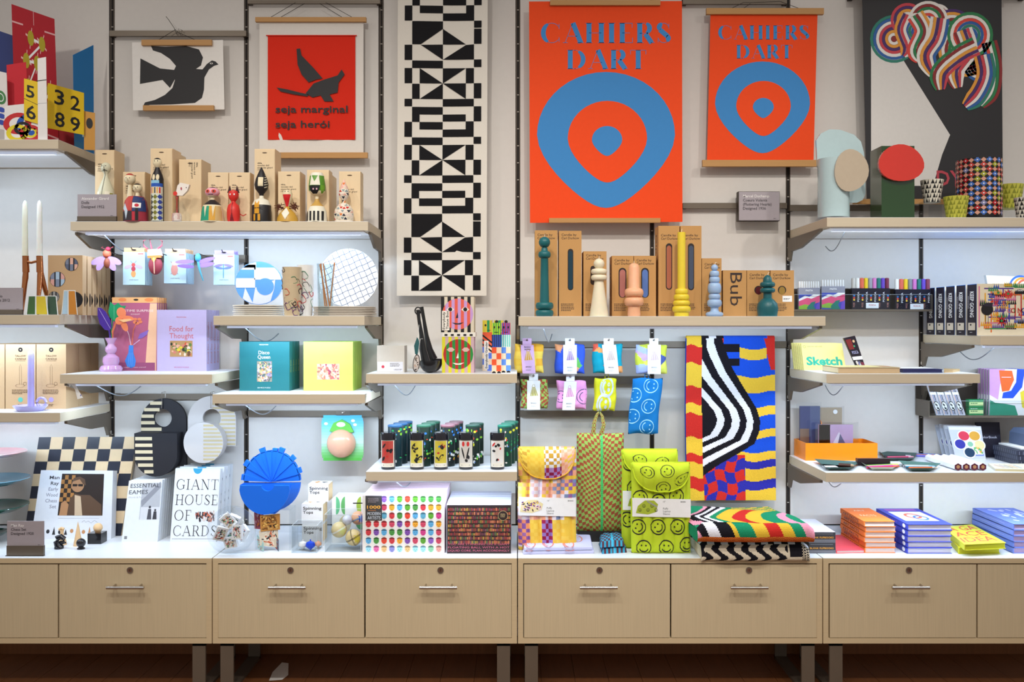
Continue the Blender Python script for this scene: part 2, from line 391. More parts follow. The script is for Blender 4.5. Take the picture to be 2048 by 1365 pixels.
# ---------------------------------------------------------------- a small serif alphabet (strokes: T thick, t thin)
SER = {
 'C': (.86, [('T', 'a', .46, .5, .40, .5, 118, 242), ('t', 'a', .46, .5, .42, .49, 40, 118), ('t', 'a', .46, .5, .42, .49, 242, 320), ('t', 'l', .80, .05, .80, .30), ('t', 'l', .80, .72, .80, .95)]),
 'A': (.92, [('T', 'l', .47, .0, .84, 1.0), ('t', 'l', .45, .02, .10, 1.0), ('t', 'l', .22, .66, .66, .66), ('t', 'l', .0, .985, .22, .985), ('t', 'l', .66, .985, .98, .985)]),
 'H': (.92, [('T', 'l', .18, 0, .18, 1), ('T', 'l', .76, 0, .76, 1), ('t', 'l', .18, .5, .76, .5), ('t', 'l', .02, .015, .34, .015), ('t', 'l', .6, .015, .92, .015), ('t', 'l', .02, .985, .34, .985), ('t', 'l', .6, .985, .92, .985)]),
 'I': (.40, [('T', 'l', .2, 0, .2, 1), ('t', 'l', .04, .015, .36, .015), ('t', 'l', .04, .985, .36, .985)]),
 'E': (.70, [('T', 'l', .18, 0, .18, 1), ('t', 'l', .03, .015, .64, .015), ('t', 'l', .03, .985, .66, .985), ('t', 'l', .18, .5, .54, .5), ('t', 'l', .64, .0, .64, .24), ('t', 'l', .66, .74, .66, 1)]),
 'F': (.66, [('T', 'l', .18, 0, .18, 1), ('t', 'l', .03, .015, .62, .015), ('t', 'l', .03, .985, .36, .985), ('t', 'l', .18, .5, .5, .5), ('t', 'l', .62, .0, .62, .24)]),
 'R': (.84, [('T', 'l', .18, 0, .18, 1), ('t', 'l', .03, .015, .42, .015), ('T', 'a', .40, .26, .24, .25, -70, 70), ('t', 'l', .18, .52, .44, .52), ('T', 'l', .44, .54, .74, 1), ('t', 'l', .03, .985, .36, .985), ('t', 'l', .7, .985, .88, .985)]),
 'S': (.66, [('t', 'a', .34, .27, .24, .26, 20, 110), ('T', 'a', .34, .27, .22, .25, 110, 200), ('T', 'l', .16, .34, .52, .66), ('T', 'a', .36, .73, .20, .24, -50, 30), ('t', 'a', .34, .73, .25, .26, 190, 310), ('t', 'l', .58, .04, .58, .28), ('t', 'l', .08, .74, .08, .97)]),
 'D': (.92, [('T', 'l', .18, 0, .18, 1), ('t', 'l', .03, .015, .44, .015), ('t', 'l', .03, .985, .44, .985), ('T', 'a', .38, .5, .42, .48, -62, 62), ('t', 'a', .38, .5, .42, .49, 62, 90), ('t', 'a', .38, .5, .42, .49, 270, 298)]),
 'T': (.80, [('T', 'l', .40, 0, .40, 1), ('t', 'l', .03, .015, .77, .015), ('t', 'l', .03, .0, .03, .24), ('t', 'l', .77, .0, .77, .24), ('t', 'l', .24, .985, .56, .985)]),
 'G': (.92, [('T', 'a', .46, .5, .40, .5, 118, 242), ('t', 'a', .46, .5, .42, .49, 40, 118), ('t', 'a', .46, .5, .42, .49, 242, 320), ('t', 'l', .80, .05, .80, .30), ('T', 'l', .78, .6, .78, .92), ('t', 'l', .62, .58, .92, .58)]),
 'N': (.96, [('t', 'l', .16, 0, .16, 1), ('T', 'l', .16, 0, .80, 1), ('t', 'l', .80, 0, .80, 1), ('t', 'l', .02, .015, .2, .015), ('t', 'l', .02, .985, .3, .985), ('t', 'l', .66, .015, .94, .015)]),
 'O': (.98, [('T', 'a', .49, .5, .42, .49, 118, 242), ('T', 'a', .49, .5, .42, .49, -62, 62), ('t', 'a', .49, .5, .43, .49, 62, 118), ('t', 'a', .49, .5, .43, .49, 242, 298)]),
 'U': (.92, [('T', 'l', .18, 0, .18, .7), ('t', 'l', .76, 0, .76, .7), ('t', 'a', .47, .68, .29, .3, 180, 360), ('t', 'l', .02, .015, .34, .015), ('t', 'l', .64, .015, .88, .015)]),
 ' ': (.4, [])}
def serif(b, t, x, y, h, m, w=None, T=.13, th=.035, gap=.06, o=.0006, sk=0):
    """y = baseline, w = full width"""
    W = sum(SER[q][0]+gap for q in t)-gap; k = (w/W) if w else h
    u = x
    for q in t:
        a, st = SER[q]
        for s_ in st:
            ww = (T*k if s_[0] == 'T' else th*h)
            if s_[1] == 'l':
                P = [(s_[2], s_[3]), (s_[4], s_[5])]
            else:
                P = [(s_[2]+s_[4]*math.cos(math.radians(s_[6]+(s_[7]-s_[6])*i/8)), s_[3]-s_[5]*math.sin(math.radians(s_[6]+(s_[7]-s_[6])*i/8))) for i in range(9)]
            Q = [(u+p[0]*k+sk*(1-p[1])*h, y-h+p[1]*h) for p in P]
            if len(P) == 9 and s_[0] == 'T': ww = [ww*(.35+.65*math.sin(PI*(i+.6)/9.2)) for i in range(9)]
            b.line(Q, ww, m, o)
        u += (a+gap)*k
# ---------------------------------------------------------------- posters on the wall
def rods(f, r, xs, y0, y1, strings=None, ytie=0):
    for i, (a, e, v0, v1) in enumerate(xs):
        b = MB(f); b.box(f.x(a), f.x(e), -f.d-.013, -f.d+.006, f.z(v1), f.z(v0), ROD); part(b, 'rod', r)
    if strings:
        b = MB()
        for s_ in strings: b.tube([f.front(*p, .006) for p in s_], .0012, c('2a2420', .8), 5)
        part(b, 'hanging_cord', r)
# bird print
f = Fr(.04); r = thing('bird_print', 'white print of a black flying bird between two oak rods', 'poster', f.loc(356, 220)[:1]+(-.04, f.z(220)))
b = MB(f); b.poly([(264, 85), (446, 80), (449, 219), (266, 221)], c('e6e1da', .7), 0, .001)
BK = c('262425', .6)
b.poly([(281, 117), (320, 137), (348, 140), (352, 155), (340, 176), (325, 160), (280, 168)], BK, .0006)
b.poly([(302, 92), (330, 94), (372, 92), (398, 99), (406, 115), (402, 131), (392, 138), (405, 139), (414, 128), (424, 121), (431, 123), (437, 129), (428, 132), (418, 139), (409, 155), (408, 180), (404, 196), (390, 206), (345, 209), (300, 210), (286, 213), (290, 205), (310, 200), (330, 190), (345, 176), (350, 160), (346, 145), (352, 132), (340, 118), (322, 106), (306, 101)], BK, .0005)
b.ell(423, 127, 3, 1.6, c('e6e1da', .7), .001); b.ell(423, 127, 1.2, 1.2, BK, .0014)
part(b, 'print', r)
rods(f, r, [(285, 425, 81, 92), (288, 429, 212, 222)], 0, 0, [[(318, 81), (352, 60), (358, 66), (392, 81)], [(356, 72), (350, 58), (338, 40), (333, 34)], [(362, 72), (358, 58), (366, 62)]])
# red banner print
f = Fr(.04); r = thing('framed_banner', 'red fabric banner with black lettering on a white backing between oak rods', 'poster', (f.x(625), -.04, f.z(315)))
b = MB(f); b.rect(519, 44, 727, 312, c('dcd5cc', .75), 0, .0015); part(b, 'white_backing', r)
b = MB(f)
RED = cl('d9301f')
def fold(u, v):
    x = 536+(711-536)*u; y = 71+(280-71)*v; o = .004+.003*math.sin(u*9+v*4)*v*v+.002*math.sin(u*25-v*12)*max(0, v-.75)*4
    return f.front(x, y, o)
b.grid(40, 30, fold, lambda u, v: RED); b.tube([f.front(533, 72, .006), f.front(714, 72, .006)], .0025, RED, 6)
b.poly([(594, 99), (601, 98), (604, 112), (628, 137), (646, 158), (634, 160), (618, 166), (604, 150), (596, 130)], BK, .009)
b.poly([(628, 168), (650, 160), (676, 152), (684, 140), (690, 150), (678, 166), (676, 186), (660, 190), (668, 204), (650, 204), (642, 192), (626, 196), (612, 188)], BK, .009)
b.poly([(554, 176), (576, 180), (600, 186), (618, 190), (616, 194), (590, 190), (562, 184)], BK, .009)
b.text('seja marginal', 552, 226, 14.5, BK, .0095, w=144, bold=True); b.text('seja herói', 552, 256, 14.5, BK, .0095, w=108, bold=True)
part(b, 'fabric_banner', r)
rods(f, r, [(512, 733, 36, 45), (515, 736, 306, 317)], 0, 0, [[(543, 35), (592, 6)], [(563, 35), (610, 8)], [(704, 35), (652, 6)], [(684, 35), (640, 8)]])
# long woven banner
f = Fr(.05); CR = cl('e0d9cd'); BL = cl('1d1c1e'); b = MB(f)
r = thing('woven_banner', 'long cream banner with black and white geometric blocks and triangles', 'banner', (f.x(888), -.05, f.z(595)))
def bx_(v): return 794+(808-799)*v*0, 0
def bwav(u, v):
    x = (797+(976-797)*u)+(-3*v)+(6*v*(1-u))*0; y = -60+(592+60)*v
    return f.front(x, y, .012+.004*math.sin(v*11)+.003*math.sin(u*7+v*3))
b.grid(12, 40, bwav, lambda u, v: CR); part(b, 'cloth', r, True)
b = MB(f)
def wo(x, y):
    v = (y+60)/652; return (x-3*v, y, .0135+.004*math.sin(v*11)+.003*math.sin((x-797)/179*7+v*3))
def q4(x0, y0, x1, y1):
    n = 6; P = [(x0+(x1-x0)*i/n, y0) for i in range(n)]+[(x1, y0)]+[(x1-(x1-x0)*i/n, y1) for i in range(n)]+[(x0, y1)]
    tri(P)
def tri(P):
    b.mesh([f.front(*wo(x, y)) for x, y in P], [tuple(range(len(P)))], BL)
X1_, X2_, X3_, X4_, X5_, X6_, X7_ = 811, 826, 841, 887, 933, 949, 964
def blkB(y):
    q4(X1_, y, X2_, y+30); tri([(X3_, y), (X4_, y+30), (X3_, y+30)]); tri([(X4_, y), (X5_, y), (X4_, y+30)]); q4(X5_, y, X6_, y+30)
    q4(X2_, y+31, X3_, y+61); tri([(X4_, y+30), (X4_, y+61), (X3_, y+61)]); tri([(X4_, y+30), (X5_, y+30), (X5_, y+61)]); q4(X6_, y+30, X7_, y+60)
def bars(y):
    q4(X1_, y, X2_, y+15); q4(X4_, y, X6_, y+15); q4(X2_, y+16, X4_, y+31); q4(X2_, y+31, X3_, y+46); q4(X4_, y+31, X5_, y+45); q4(X6_, y+15, X7_, y+45)
    q4(X1_, y+46, X2_, y+76); q4(X3_, y+46, X4_, y+61); q4(X5_, y+45, X6_, y+61); q4(X4_, y+61, X6_, y+76); q4(X2_, y+77, X4_, y+92); q4(X6_, y+76, X7_, y+90)
def blkA(y):
    tri([(X2_, y), (X4_, y), (X3_+2, y+31), (X2_, y+31)]); tri([(X4_, y), (X5_, y+31), (X4_, y+31)]); q4(X6_, y, X7_, y+30)
    q4(X1_, y+32, X2_, y+62); tri([(X3_+2, y+32), (X4_, y+31), (X4_, y+61)]); tri([(X5_, y+32), (X6_, y+31), (X6_, y+61), (X4_, y+61)])
bars(-93); bars(-31-1); blkA(60); q4(X2_, 123, X4_, 138); q4(X6_, 121, X7_, 136); blkB(138); bars(199); blkB(291); bars(352); blkA(444); q4(X2_, 506, X4_, 521); q4(X6_, 505, X7_, 519); blkB(521)
part(b, 'woven_pattern', r)
# two orange posters (plain rounded rings stand in for the printed artwork)
def drop(cx, cy, w, h, n=44):
    P = []
    for i in range(n):
        a = 2*PI*i/n; x = math.sin(a); y = -math.cos(a)
        P.append((cx+w*x*(1-.40*max(0, y)**1.6), cy+h*(y if y < 0 else y*1.16)))
    return P
OR = mat('orange_print', 'ee4a17', .65, 0, .2); BLU = mat('blue_print', '3f86c4', .65, 0, .2)
def orange(f, pts, cx, cy, W, H, tl, rds, strg, label, nm='orange_poster'):
    r = thing(nm, label, 'poster', (f.x(cx), -f.d, f.z(pts[2][1])), 'orange exhibition posters'); b = MB(f)
    b.poly(pts, OR, 0, .0015)
    b.poly(drop(cx, cy, W, H), BLU, .0006); b.poly(drop(cx+W*.02, cy+H*.06, W*.575, H*.6), OR, .0012); b.poly(drop(cx+W*.015, cy+H*.08, W*.22, H*.22), BLU, .0018)
    for t, x, y, h, w in tl: serif(b, t, x, y, h, BLU, w, .23, .024, .12)
    part(b, 'print', r); rods(f, r, rds, 0, 0, strg)
orange(Fr(.075), [(1058, 3), (1364, 2), (1365, 444), (1060, 446)], 1212, 270, 138, 126, [('CAHIERS', 1084, 86, 40, 257), ('DART', 1133, 138, 38, 160)],
  [(1100, 1320, 2, 12), (1098, 1320, 437, 446)], [[(1128, 3), (1180, -22)], [(1292, 3), (1240, -22)]], 'large orange poster with blue rounded rings hanging above the candles')
orange(Fr(.05), [(1421, 28), (1635, 30), (1627, 325), (1414, 320)], 1525, 208, 95, 85, [('CAHIERS', 1438, 79, 28, 180), ('DART', 1472, 117, 27, 113)],
  [(1412, 1646, 18, 30), (1404, 1636, 321, 334)], [[(1462, 18), (1486, 6), (1500, 6)], [(1598, 18), (1560, 4), (1500, 6)], [(1486, 18), (1500, 8)]], 'smaller orange poster with blue rounded rings, right of the large one')
# black poster with coloured waves (plain stand-in for the artwork)
f = Fr(.06); r = thing('black_poster', 'tall black and white poster with rainbow coloured bands at the top right', 'poster', (f.x(1866), -.06, f.z(400)))
b = MB(f); BP = c('2b292b', .6); b.poly([(1724, -20), (2003, -20), (2006, 402), (1734, 400)], BP, 0, .0015)
b.poly([(1742, 90), (1800, 110), (1850, 190), (1900, 270), (1884, 310), (1866, 372), (1742, 372)], c('dcd7d1', .7), .0005)
cols = ['2e7d6b', '2f5fa0', 'e8e2da', 'c9424d', '4b2d67', 'e39a3c', 'e8e2da', '8a2d2d', '2e7d4b', 'e8e2da', 'd8483c', '2f5fa0']
def arcs(cx, cy, r0, st, n, a0, a1, sh, sy=1):
    for i in range(n): b.ring(cx, cy, r0-i*st, r0-(i+1)*st+.4, c(cols[(i+sh) % 12], .65), .0008+.00005*sh+.0002*(cy > 120), 26, a0, a1, sy)
arcs(1788, 78, 48, 6, 8, 0, 360, 0); arcs(1815, 40, 34, 6, 5, 0, 360, 3); arcs(1960, 130, 34, 6, 5, 0, 360, 1); arcs(1856, 42, 40, 6, 6, 0, 360, 6); arcs(1905, 62, 44, 6, 7, 0, 360, 4); arcs(1940, 70, 46, 6.2, 7, 0, 360, 8); arcs(1876, 32, 24, 5, 5, 0, 360, 2)
def bundle(P, n, st, sh, z):
    Q = []
    for i in range(len(P)-1):
        p0, p1, p2, p3 = P[max(i-1, 0)], P[i], P[i+1], P[min(i+2, len(P)-1)]
        for k in range(6):
            t = k/6; Q.append(tuple(.5*((2*p1[j])+(p2[j]-p0[j])*t+(2*p0[j]-5*p1[j]+4*p2[j]-p3[j])*t*t+(3*p1[j]-p0[j]-3*p2[j]+p3[j])*t**3) for j in (0, 1)))
    Q.append(P[-1])
    for i in range(n):
        o = (i-(n-1)/2)*st; R = []
        for k in range(len(Q)):
            a, e = Q[max(k-1, 0)], Q[min(k+1, len(Q)-1)]; dx, dy = e[0]-a[0], e[1]-a[1]; l = math.hypot(dx, dy); w = min(1, .35+(len(Q)-k)/8)
            R.append((Q[k][0]-dy/l*o*w, Q[k][1]+dx/l*o*w))
        b.line(R, [st*.92*min(1, .35+(len(Q)-k)/8) for k in range(len(Q))], c(cols[(i+sh) % 12], .65), z)
arcs(1930, 100, 54, 6.5, 6, 0, 360, 5); arcs(1834, 62, 36, 6, 5, 0, 360, 9)
bundle([(1978, 84), (1988, 130), (1984, 180), (1962, 212)], 5, 6.5, 7, .0012); bundle([(1925, 60), (1935, 100), (1910, 140), (1915, 176)], 6, 6.5, 2, .0014)
bundle([(1812, 28), (1800, 60), (1812, 96), (1806, 112)], 4, 6, 2, .0016); bundle([(1830, 30), (1846, 62), (1832, 100), (1840, 122)], 6, 6, 5, .0018)
bundle([(1880, 36), (1872, 76), (1852, 112), (1866, 150)], 6, 6.5, 1, .002); bundle([(1952, 92), (1915, 112), (1880, 145), (1880, 180)], 6, 6.5, 3, .0022)
bundle([(1966, 110), (1972, 150), (1955, 190), (1930, 214)], 6, 6.5, 0, .0024)
b.text('DYLAN', 1873, 372, 32, c('b8434f', .6), .0012, w=126, bold=True)
part(b, 'print', r); rods(f, r, [(1712, 2022, -14, -4), (1706, 2020, 399, 409)], 0, 0)
# small grey text signs
def sign(x0, y0, x1, y1, yb, d, zs, lines, label, base=True, gr='grey text signs'):
    f = Fr(d, zs); zz = zs if zs is not None else f.z(yb); r = thing('text_sign', label, 'sign', (f.x((x0+x1)/2), -d, zz), gr)
    b = MB(f); b.rect(x0, y0, x1, y1, c('a79ea3', .6), 0, .004)
    k = 9.5 if y1-y0 < 60 else 9
    for i, t in enumerate(lines): b.text(t, x0+8, y0+11+i*8.2, 5.6, c('e9e4e2' if i == 0 else '4b4549', .6), .0006, maxw=x1-x0-10, bold=True)
    b.scrib(x1-12, y1-4, 8, 2, 1, c('4b4549', .6)); part(b, 'text_plate', r)
    if base:
        b = MB(f); z0 = zz; b.box(f.x(x0), f.x(x1), -d-.004, -d+.008, z0, f.z(y1)+.004, BRONZE); b.box(f.x(x0)-.004, f.x(x1), -d-.006, -d+.009, z0, z0+.0025, BRONZED); part(b, 'holder', r)
    else:
        b = MB(f); b.box(f.x(x0-1), f.x(x1+1), -d+.0045, -.03, f.z(y1+1), f.z(y0-1), BRONZED); part(b, 'holder', r)
sign(1478, 384, 1559, 441, 441, .07, None, ['Marcel Duchamp', 'Coeurs Volants', '(Fluttering Hearts)', 'Designed 1936'], 'grey sign fixed to the rail under the smaller orange poster', False)
sign(155, 389, 233, 435, 443, .372, SH['S2'], ['Alexander Girard', 'Dolls', 'Designed 1952'], 'grey sign at the left end of the wooden doll shelf')
sign(-30, 576, 45, 622, 631, .42, SH['S4'], ['', 'tt Studio', 'Candles 2012'], 'grey sign on the far left shelf beside the copper candlestick')
# ---------------------------------------------------------------- slotted picture cards on the highest left shelf
def card(pts, ds, paint, name, label, base=None):
    """pts: 4 corners (tl tr br bl) with two wall distances (left, right)"""
    zs = SH['S1']; A = []
    for (u, v), d in zip(pts, (ds[0], ds[1], ds[1], ds[0])): A.append(Fr(d).front(u, v))
    if base is None:
        for i in (2, 3): A[i] = (A[i][0], A[i][1], zs)
    mp = quadmap(*A); b = MB(mp); b.slabgrid(.0012, paint[0]); paint[1](b)
    lo = min(p[2] for p in A); solo(b, name, label, 'picture card', (sum(p[0] for p in A)/4, sum(p[1] for p in A)/4, lo), 'slotted picture cards')
def p_mol(b):
    P = [(.42, .2), (.68, .22), (.30, .37), (.55, .37), (.33, .55), (.56, .55, 1), (.83, .55), (.55, .75), (.85, .72), (.45, .88)]
    for i in range(9): b.line([P[i][:2], P[i+1][:2]], .02, WHT, .0003)
    for p in P:
        for a in range(4): b.line([p[:2], (p[0]+.12*math.cos(a*1.6+p[1]*9), p[1]+.08*math.sin(a*1.6+p[1]*9))], .014, c('f0c0b8'), .0002)
        b.ell(p[0], p[1], .075, .055, c('1f6a3a' if len(p) == 3 else 'b5a52c'), .0006)
    for q in ([(0, .12), (.25, .12)], [(.5, 0), (.5, .1)], [(.75, .12), (1, .12)], [(.75, .88), (1, .9)]): b.line(q, .012, c('e8b0b0'), .0004)
def p_none(b): pass
def p_num(b):
    b.text('3', .18, .42, .34, INK, .0004, w=.27, bold=True); b.text('2', .62, .46, .34, INK, .0004, w=.27, bold=True)
    b.text('8', .2, .92, .34, INK, .0004, w=.27, bold=True); b.text('9', .62, .95, .34, INK, .0004, w=.27, bold=True)
def p_num2(b): b.text('5', .15, .42, .3, INK, .0004, w=.6, bold=True); b.text('6', .15, .93, .34, INK, .0004, w=.7, bold=True); b.line([(0, .48), (1, .55)], .012, INK, .0004)
def p_sky(b):
    for i in range(5): b.line([(.1+.1*i, .5+.02*i), (.5, .55+.02*i)], .03, c('c8dcea'), .0003)
    b.rect(0, .62, .42, .66, WHT, .0003); b.rect(.4, .7, 1, .84, c('bfe0ea'), .0004); b.rect(0, .9, .4, 1, c('2e7fb0'), .0003)
def p_circ(b):
    for x, y, rr, k in ((.3, .52, .33, 'c62b2e'), (.62, .55, .34, '2556b0'), (.3, .78, .26, 'e3cf2c'), (.6, .80, .25, 'c62b2e'), (.42, .66, .2, '1a1a1c'), (.62, .78, .15, 'e3cf2c')):
        b.ring(x, y, rr, rr*.58, c(k), .0003+.0002*(rr < .3), 24, 0, 360, .9)
def p_gem(b):
    b.ell(.5, .45, .42, .12, c('3f7d45'), .0003); b.ring(.5, .45, .25, .2, WHT, .0005, 12, 0, 360, .3)
    for i in range(3): b.ell(.55, .66+.11*i, .28, .045, c('2d49a8'), .0004)
card([(-30, 52), (34, 74), (34, 150), (-30, 150)], (.30, .26), (c('1f3170'), p_none), 'picture_card', 'dark blue card slotted high at the far left edge', 1)
card([(23, 8), (109, 38), (118, 173), (32, 150)], (.30, .19), (c('b3202c'), p_mol), 'picture_card', 'tall red card with a molecule drawing, topmost of the slotted cards')
card([(146, 110), (187, 90), (188, 300), (149, 300)], (.22, .10), (c('1f77b8'), p_sky), 'picture_card', 'blue sky card standing at the right of the slotted cards')
card([(13, 130), (52, 124), (56, 212), (16, 213)], (.38, .35), (c('cf1f2f'), p_none), 'picture_card', 'plain red card in the middle of the slotted cards', 1)
card([(-12, 140), (13, 146), (16, 262), (-12, 255)], (.43, .42), (c('e4ddda'), p_gem), 'picture_card', 'white card with a green gem and blue ovals at the left edge', 1)
card([(96, 166), (168, 186), (168, 270), (94, 256)], (.36, .26), (c('e7c31c'), p_num), 'picture_card', 'square yellow card with four black numerals', 1)
card([(9, 212), (94, 203), (95, 279), (9, 279)], (.44, .44), (c('ece8e4'), p_circ), 'picture_card', 'white card printed with interlocked coloured rings, lowest of the slotted cards')
card([(48, 157), (76, 164), (76, 248), (48, 240)], (.448, .445), (c('e7c31c'), p_num2), 'picture_card', 'narrow yellow card with two black numerals in front of the rings', 1)
card([(75, 117), (92, 114), (95, 279), (76, 279)], (.455, .455), (c('ece8e4'), lambda b: [b.rect(0, .27, 1, .28, INK, .0003), b.rect(0, .55, 1, .555, c('aaa'*2), .0003)]), 'picture_card', 'tall narrow blank white card in front of the yellow cards')
card([(112, 232), (170, 252), (170, 330), (112, 300)], (.19, .14), (c('a02028'), p_none), 'picture_card', 'dark red card low behind the yellow number card')
card([(168, 222), (190, 226), (190, 330), (168, 320)], (.25, .24), (c('c9913c'), lambda b: b.ell(.5, .3, .3, .14, INK, .0004)), 'picture_card', 'ochre card with a black oval below the blue sky card')
# ---------------------------------------------------------------- wooden doll boxes
zs = SH['S2']; TX = ['vitra.', 'wooden doll', 'alexander girard', '1952']
def dollbox(x0, x1, yt, d, dep, label, txt=True, ty=None, rotd=False):
    f = Fr(d, zs); X0, X1, zt = f.x(x0), f.x(x1), f.z(yt); r = thing('doll_box', label, 'box', ((X0+X1)/2, -d, zs), 'birch boxes for the wooden dolls')
    b = MB(f); b.box(X0, X1, -d+.001, -d+dep, zs, zt, PLY); part(b, 'box_body', r)
    b = MB(f); b.rect(x0+.6, yt+2, x1-.6, f.yb-1, PLY, .0015, .002); b.ell((x0+x1)/2, yt+8, 5, 1.2, c('5c4630'), .002)
    if txt:
        ty = ty or yt+30
        if rotd:
            for i, t in enumerate(TX): b.text(t, x1-10-i*5, yt+6, 3.6, INK, .0022, maxw=34, rot=90, bold=i == 0)
        else:
            for i, t in enumerate(TX): b.text(t, x0+6, ty+i*4.6, 3.4, INK, .0022, maxw=x1-x0-9, bold=i == 0)
    part(b, 'sliding_lid', r)
dollbox(190, 229, 300, .285, .10, 'tall birch box at the left end behind the grey sign')
dollbox(246, 290, 344, .30, .09, 'short birch box behind the two-headed doll')
dollbox(337, 352, 305, .18, .12, 'tall birch box tucked behind the diamond patterned doll box', False)
dollbox(301, 345, 297, .30, .10, 'tall birch box behind the diamond patterned doll', ty=327)
dollbox(358, 403, 319, .27, .12, 'birch box with lettering turned sideways behind the dotted doll', rotd=True)
dollbox(416, 457, 345, .30, .04, 'short birch box behind the pink-faced doll', ty=372)
dollbox(458, 500, 345, .30, .06, 'short birch box behind the red cat doll', ty=372)
dollbox(509, 550, 298, .30, .10, 'tall birch box behind the black spindle doll', ty=328)
dollbox(556, 600, 343, .30, .10, 'short birch box behind the red-bearded doll', ty=371)
dollbox(614, 658, 340, .30, .07, 'short birch box behind the big-headed striped doll', False)
dollbox(655, 664, 350, .22, .10, 'birch box end showing behind the striped doll', False)
dollbox(678, 721, 343, .30, .07, 'short birch box at the right end behind the patchwork doll', ty=376)
# ---------------------------------------------------------------- wooden dolls
def doll(label, u, prof, cols, extra=None, d=.345, sx=1, wood='e8d9b4', extra_part=None):
    f = Fr(d, zs); r = thing('wooden_doll', label, 'wooden doll', (f.x(u), -d, zs), 'painted wooden dolls')
    P = [(rr, f.yb-(443-v)*(f.yb-326)/(443-326) if 0 else v+(f.yb-443)*(v-320)/123) for rr, v in prof]
    b = MB(f)
    hy = [v for _, v in prof]
    b.plathe(u, P[::-1], (lambda j: c(cols(P[::-1][j][1]), .4)) if callable(cols) else c(cols, .4), 24, sx=sx, sy=.9)
    part(b, 'body', r, True)
    b = MB(f); n0 = len(b.v)
    if extra:
        b.cut = 3.0; extra(b, f)
        # wrap the painted pattern onto the turned body
        def rad(v):
            for (r0, v0), (r1, v1) in zip(P, P[1:]):
                if v0 <= v <= v1: return r0+(r1-r0)*(v-v0)/max(1e-6, v1-v0)
            return P[-1][0]
        nv = []
        for x, y, z in b.v:
            v = HY-(z-EYE)/f.s; R = rad(v)*f.s; dx = x-f.x(u); a = max(-.97, min(.97, dx/(R*sx+1e-6))); nv.append((f.x(u)+a*R*sx, -d-R*.9*math.sqrt(1-a*a)-(-y-d)-.0009, z))
        b.v = nv; part(b, 'painted_pattern', r)
    if extra_part: extra_part(r, f)
    return r
def tess(b, x0, y0, x1, y1, m, o=.0002, n=6):
    for i in range(n): b.rect(x0+(x1-x0)*i/n, y0, x0+(x1-x0)*(i+1)/n, y1, m, o)
def eyes(b, x, y, w=4, col=INK, o=.0006, r_=.9): b.ell(x-w, y, r_, r_*1.3, col, o, n=8); b.ell(x+w, y, r_, r_*1.3, col, o, n=8)
HEAD = lambda y0, r_: [(r_*math.sin(PI*i/10)+.01, y0+r_*1.05*(1-math.cos(PI*i/10))) for i in range(10)]
def e1(b, f):
    b.line([(212, 331), (212, 350), (211, 375), (209, 410), (208, 442)], .8, INK, .0005); eyes(b, 211, 333, 4); tess(b, 196, 385, 206, 436, c('efe9d2')); tess(b, 216, 385, 224, 436, c('efe9d2')); tess(b, 224, 388, 229, 436, c('8f8a1e'))
    for k in range(6): b.line([(212, 340), (205+k*3, 344)], .5, INK, .0006)
doll('pale doll with a long tapering neck behind the grey sign', 212, HEAD(325, 10)[:8]+[(4, 347), (4.5, 353), (9, 364), (15, 378), (18, 395), (18, 443)], lambda v: 'd8d5b8', e1, .325)
def e2(b, f):
    tess(b, 249, 394, 272, 424, c('c2483e'), .0002); tess(b, 249, 425, 272, 443, c('3a2f34')); tess(b, 273, 394, 295, 425, c('2b3a6e')); tess(b, 273, 408, 288, 418, WHT, .0006); b.ell(281, 413, 4, 3.4, c('c8283a'), .001, n=12)
    b.poly([(256, 408), (259, 414), (264, 424), (260, 441), (256, 424), (251, 418)], c('c9d6e0'), .0008); tess(b, 273, 426, 278, 443, c('c23040')); tess(b, 279, 418, 284, 443, INK, .0005); tess(b, 285, 426, 295, 443, c('a03040'))
def e2p(r, f):
    for u, y0, hair, rr, nm in ((260, 347, 'b33a30', 11, 'left_head'), (275, 367, '2c2422', 9, 'right_head')):
        b = MB(f); h = HEAD(y0, rr)[:9]+[(3.6, y0+rr*2.1), (3.8, y0+rr*2.1+4), (6, 397)]
        b.plathe(u, h[::-1], lambda j, h=h, rr=rr, y0=y0, hair=hair: c(hair if h[::-1][j][1] < y0+rr*.55 else 'e8d9b4', .4), 20)
        n0 = len(b.v); b.ell(u-3.5, y0+rr*.95, .8, 1.1, INK, rr*f.s*.98, n=8); b.ell(u+3.5, y0+rr*.95, .8, 1.1, INK, rr*f.s*.98, n=8); b.line([(u, y0+rr), (u-1, y0+rr*1.35), (u+1.5, y0+rr*1.4)], .6, INK, rr*f.s*1.02)
        part(b, nm, r, True)
doll('two-headed red and navy doll', 272, [(2, 391), (15, 393), (21, 402), (24, 420), (24, 443)], lambda v: '8c3540', e2, extra_part=e2p)
def e3(b, f):
    tess(b, 303, 389, 327, 443, c('d8dccb'), .0002, 8)
    for i in range(5):
        for j, k in enumerate(('1c1a1c', '7b7a2c', '2d3f96')):
            x = 306+j*8.5; y = 395+i*10.5; b.poly([(x-4.5, y), (x, y-5), (x+4.5, y), (x, y+5)], c(k), .0006)
    tess(b, 303, 375, 327, 389, c('e8e2d0'), .0003, 8)
    for i, k in enumerate(('c4302c', 'e0a53a', '1c1a1c', 'e0a53a', 'c4302c')): b.rect(304+i*4.4, 376, 306.5+i*4.4, 388, c(k), .0006)
    tess(b, 303, 368, 327, 375, c('2354b0'), .0004, 8); tess(b, 303, 362, 322, 368, c('8fc3de'), .0005, 6); b.ell(311, 356, 3, 6, c('e8d9b4'), .0007); b.ell(319, 356, 3, 6, c('e8d9b4'), .0007); eyes(b, 315, 323, 3)
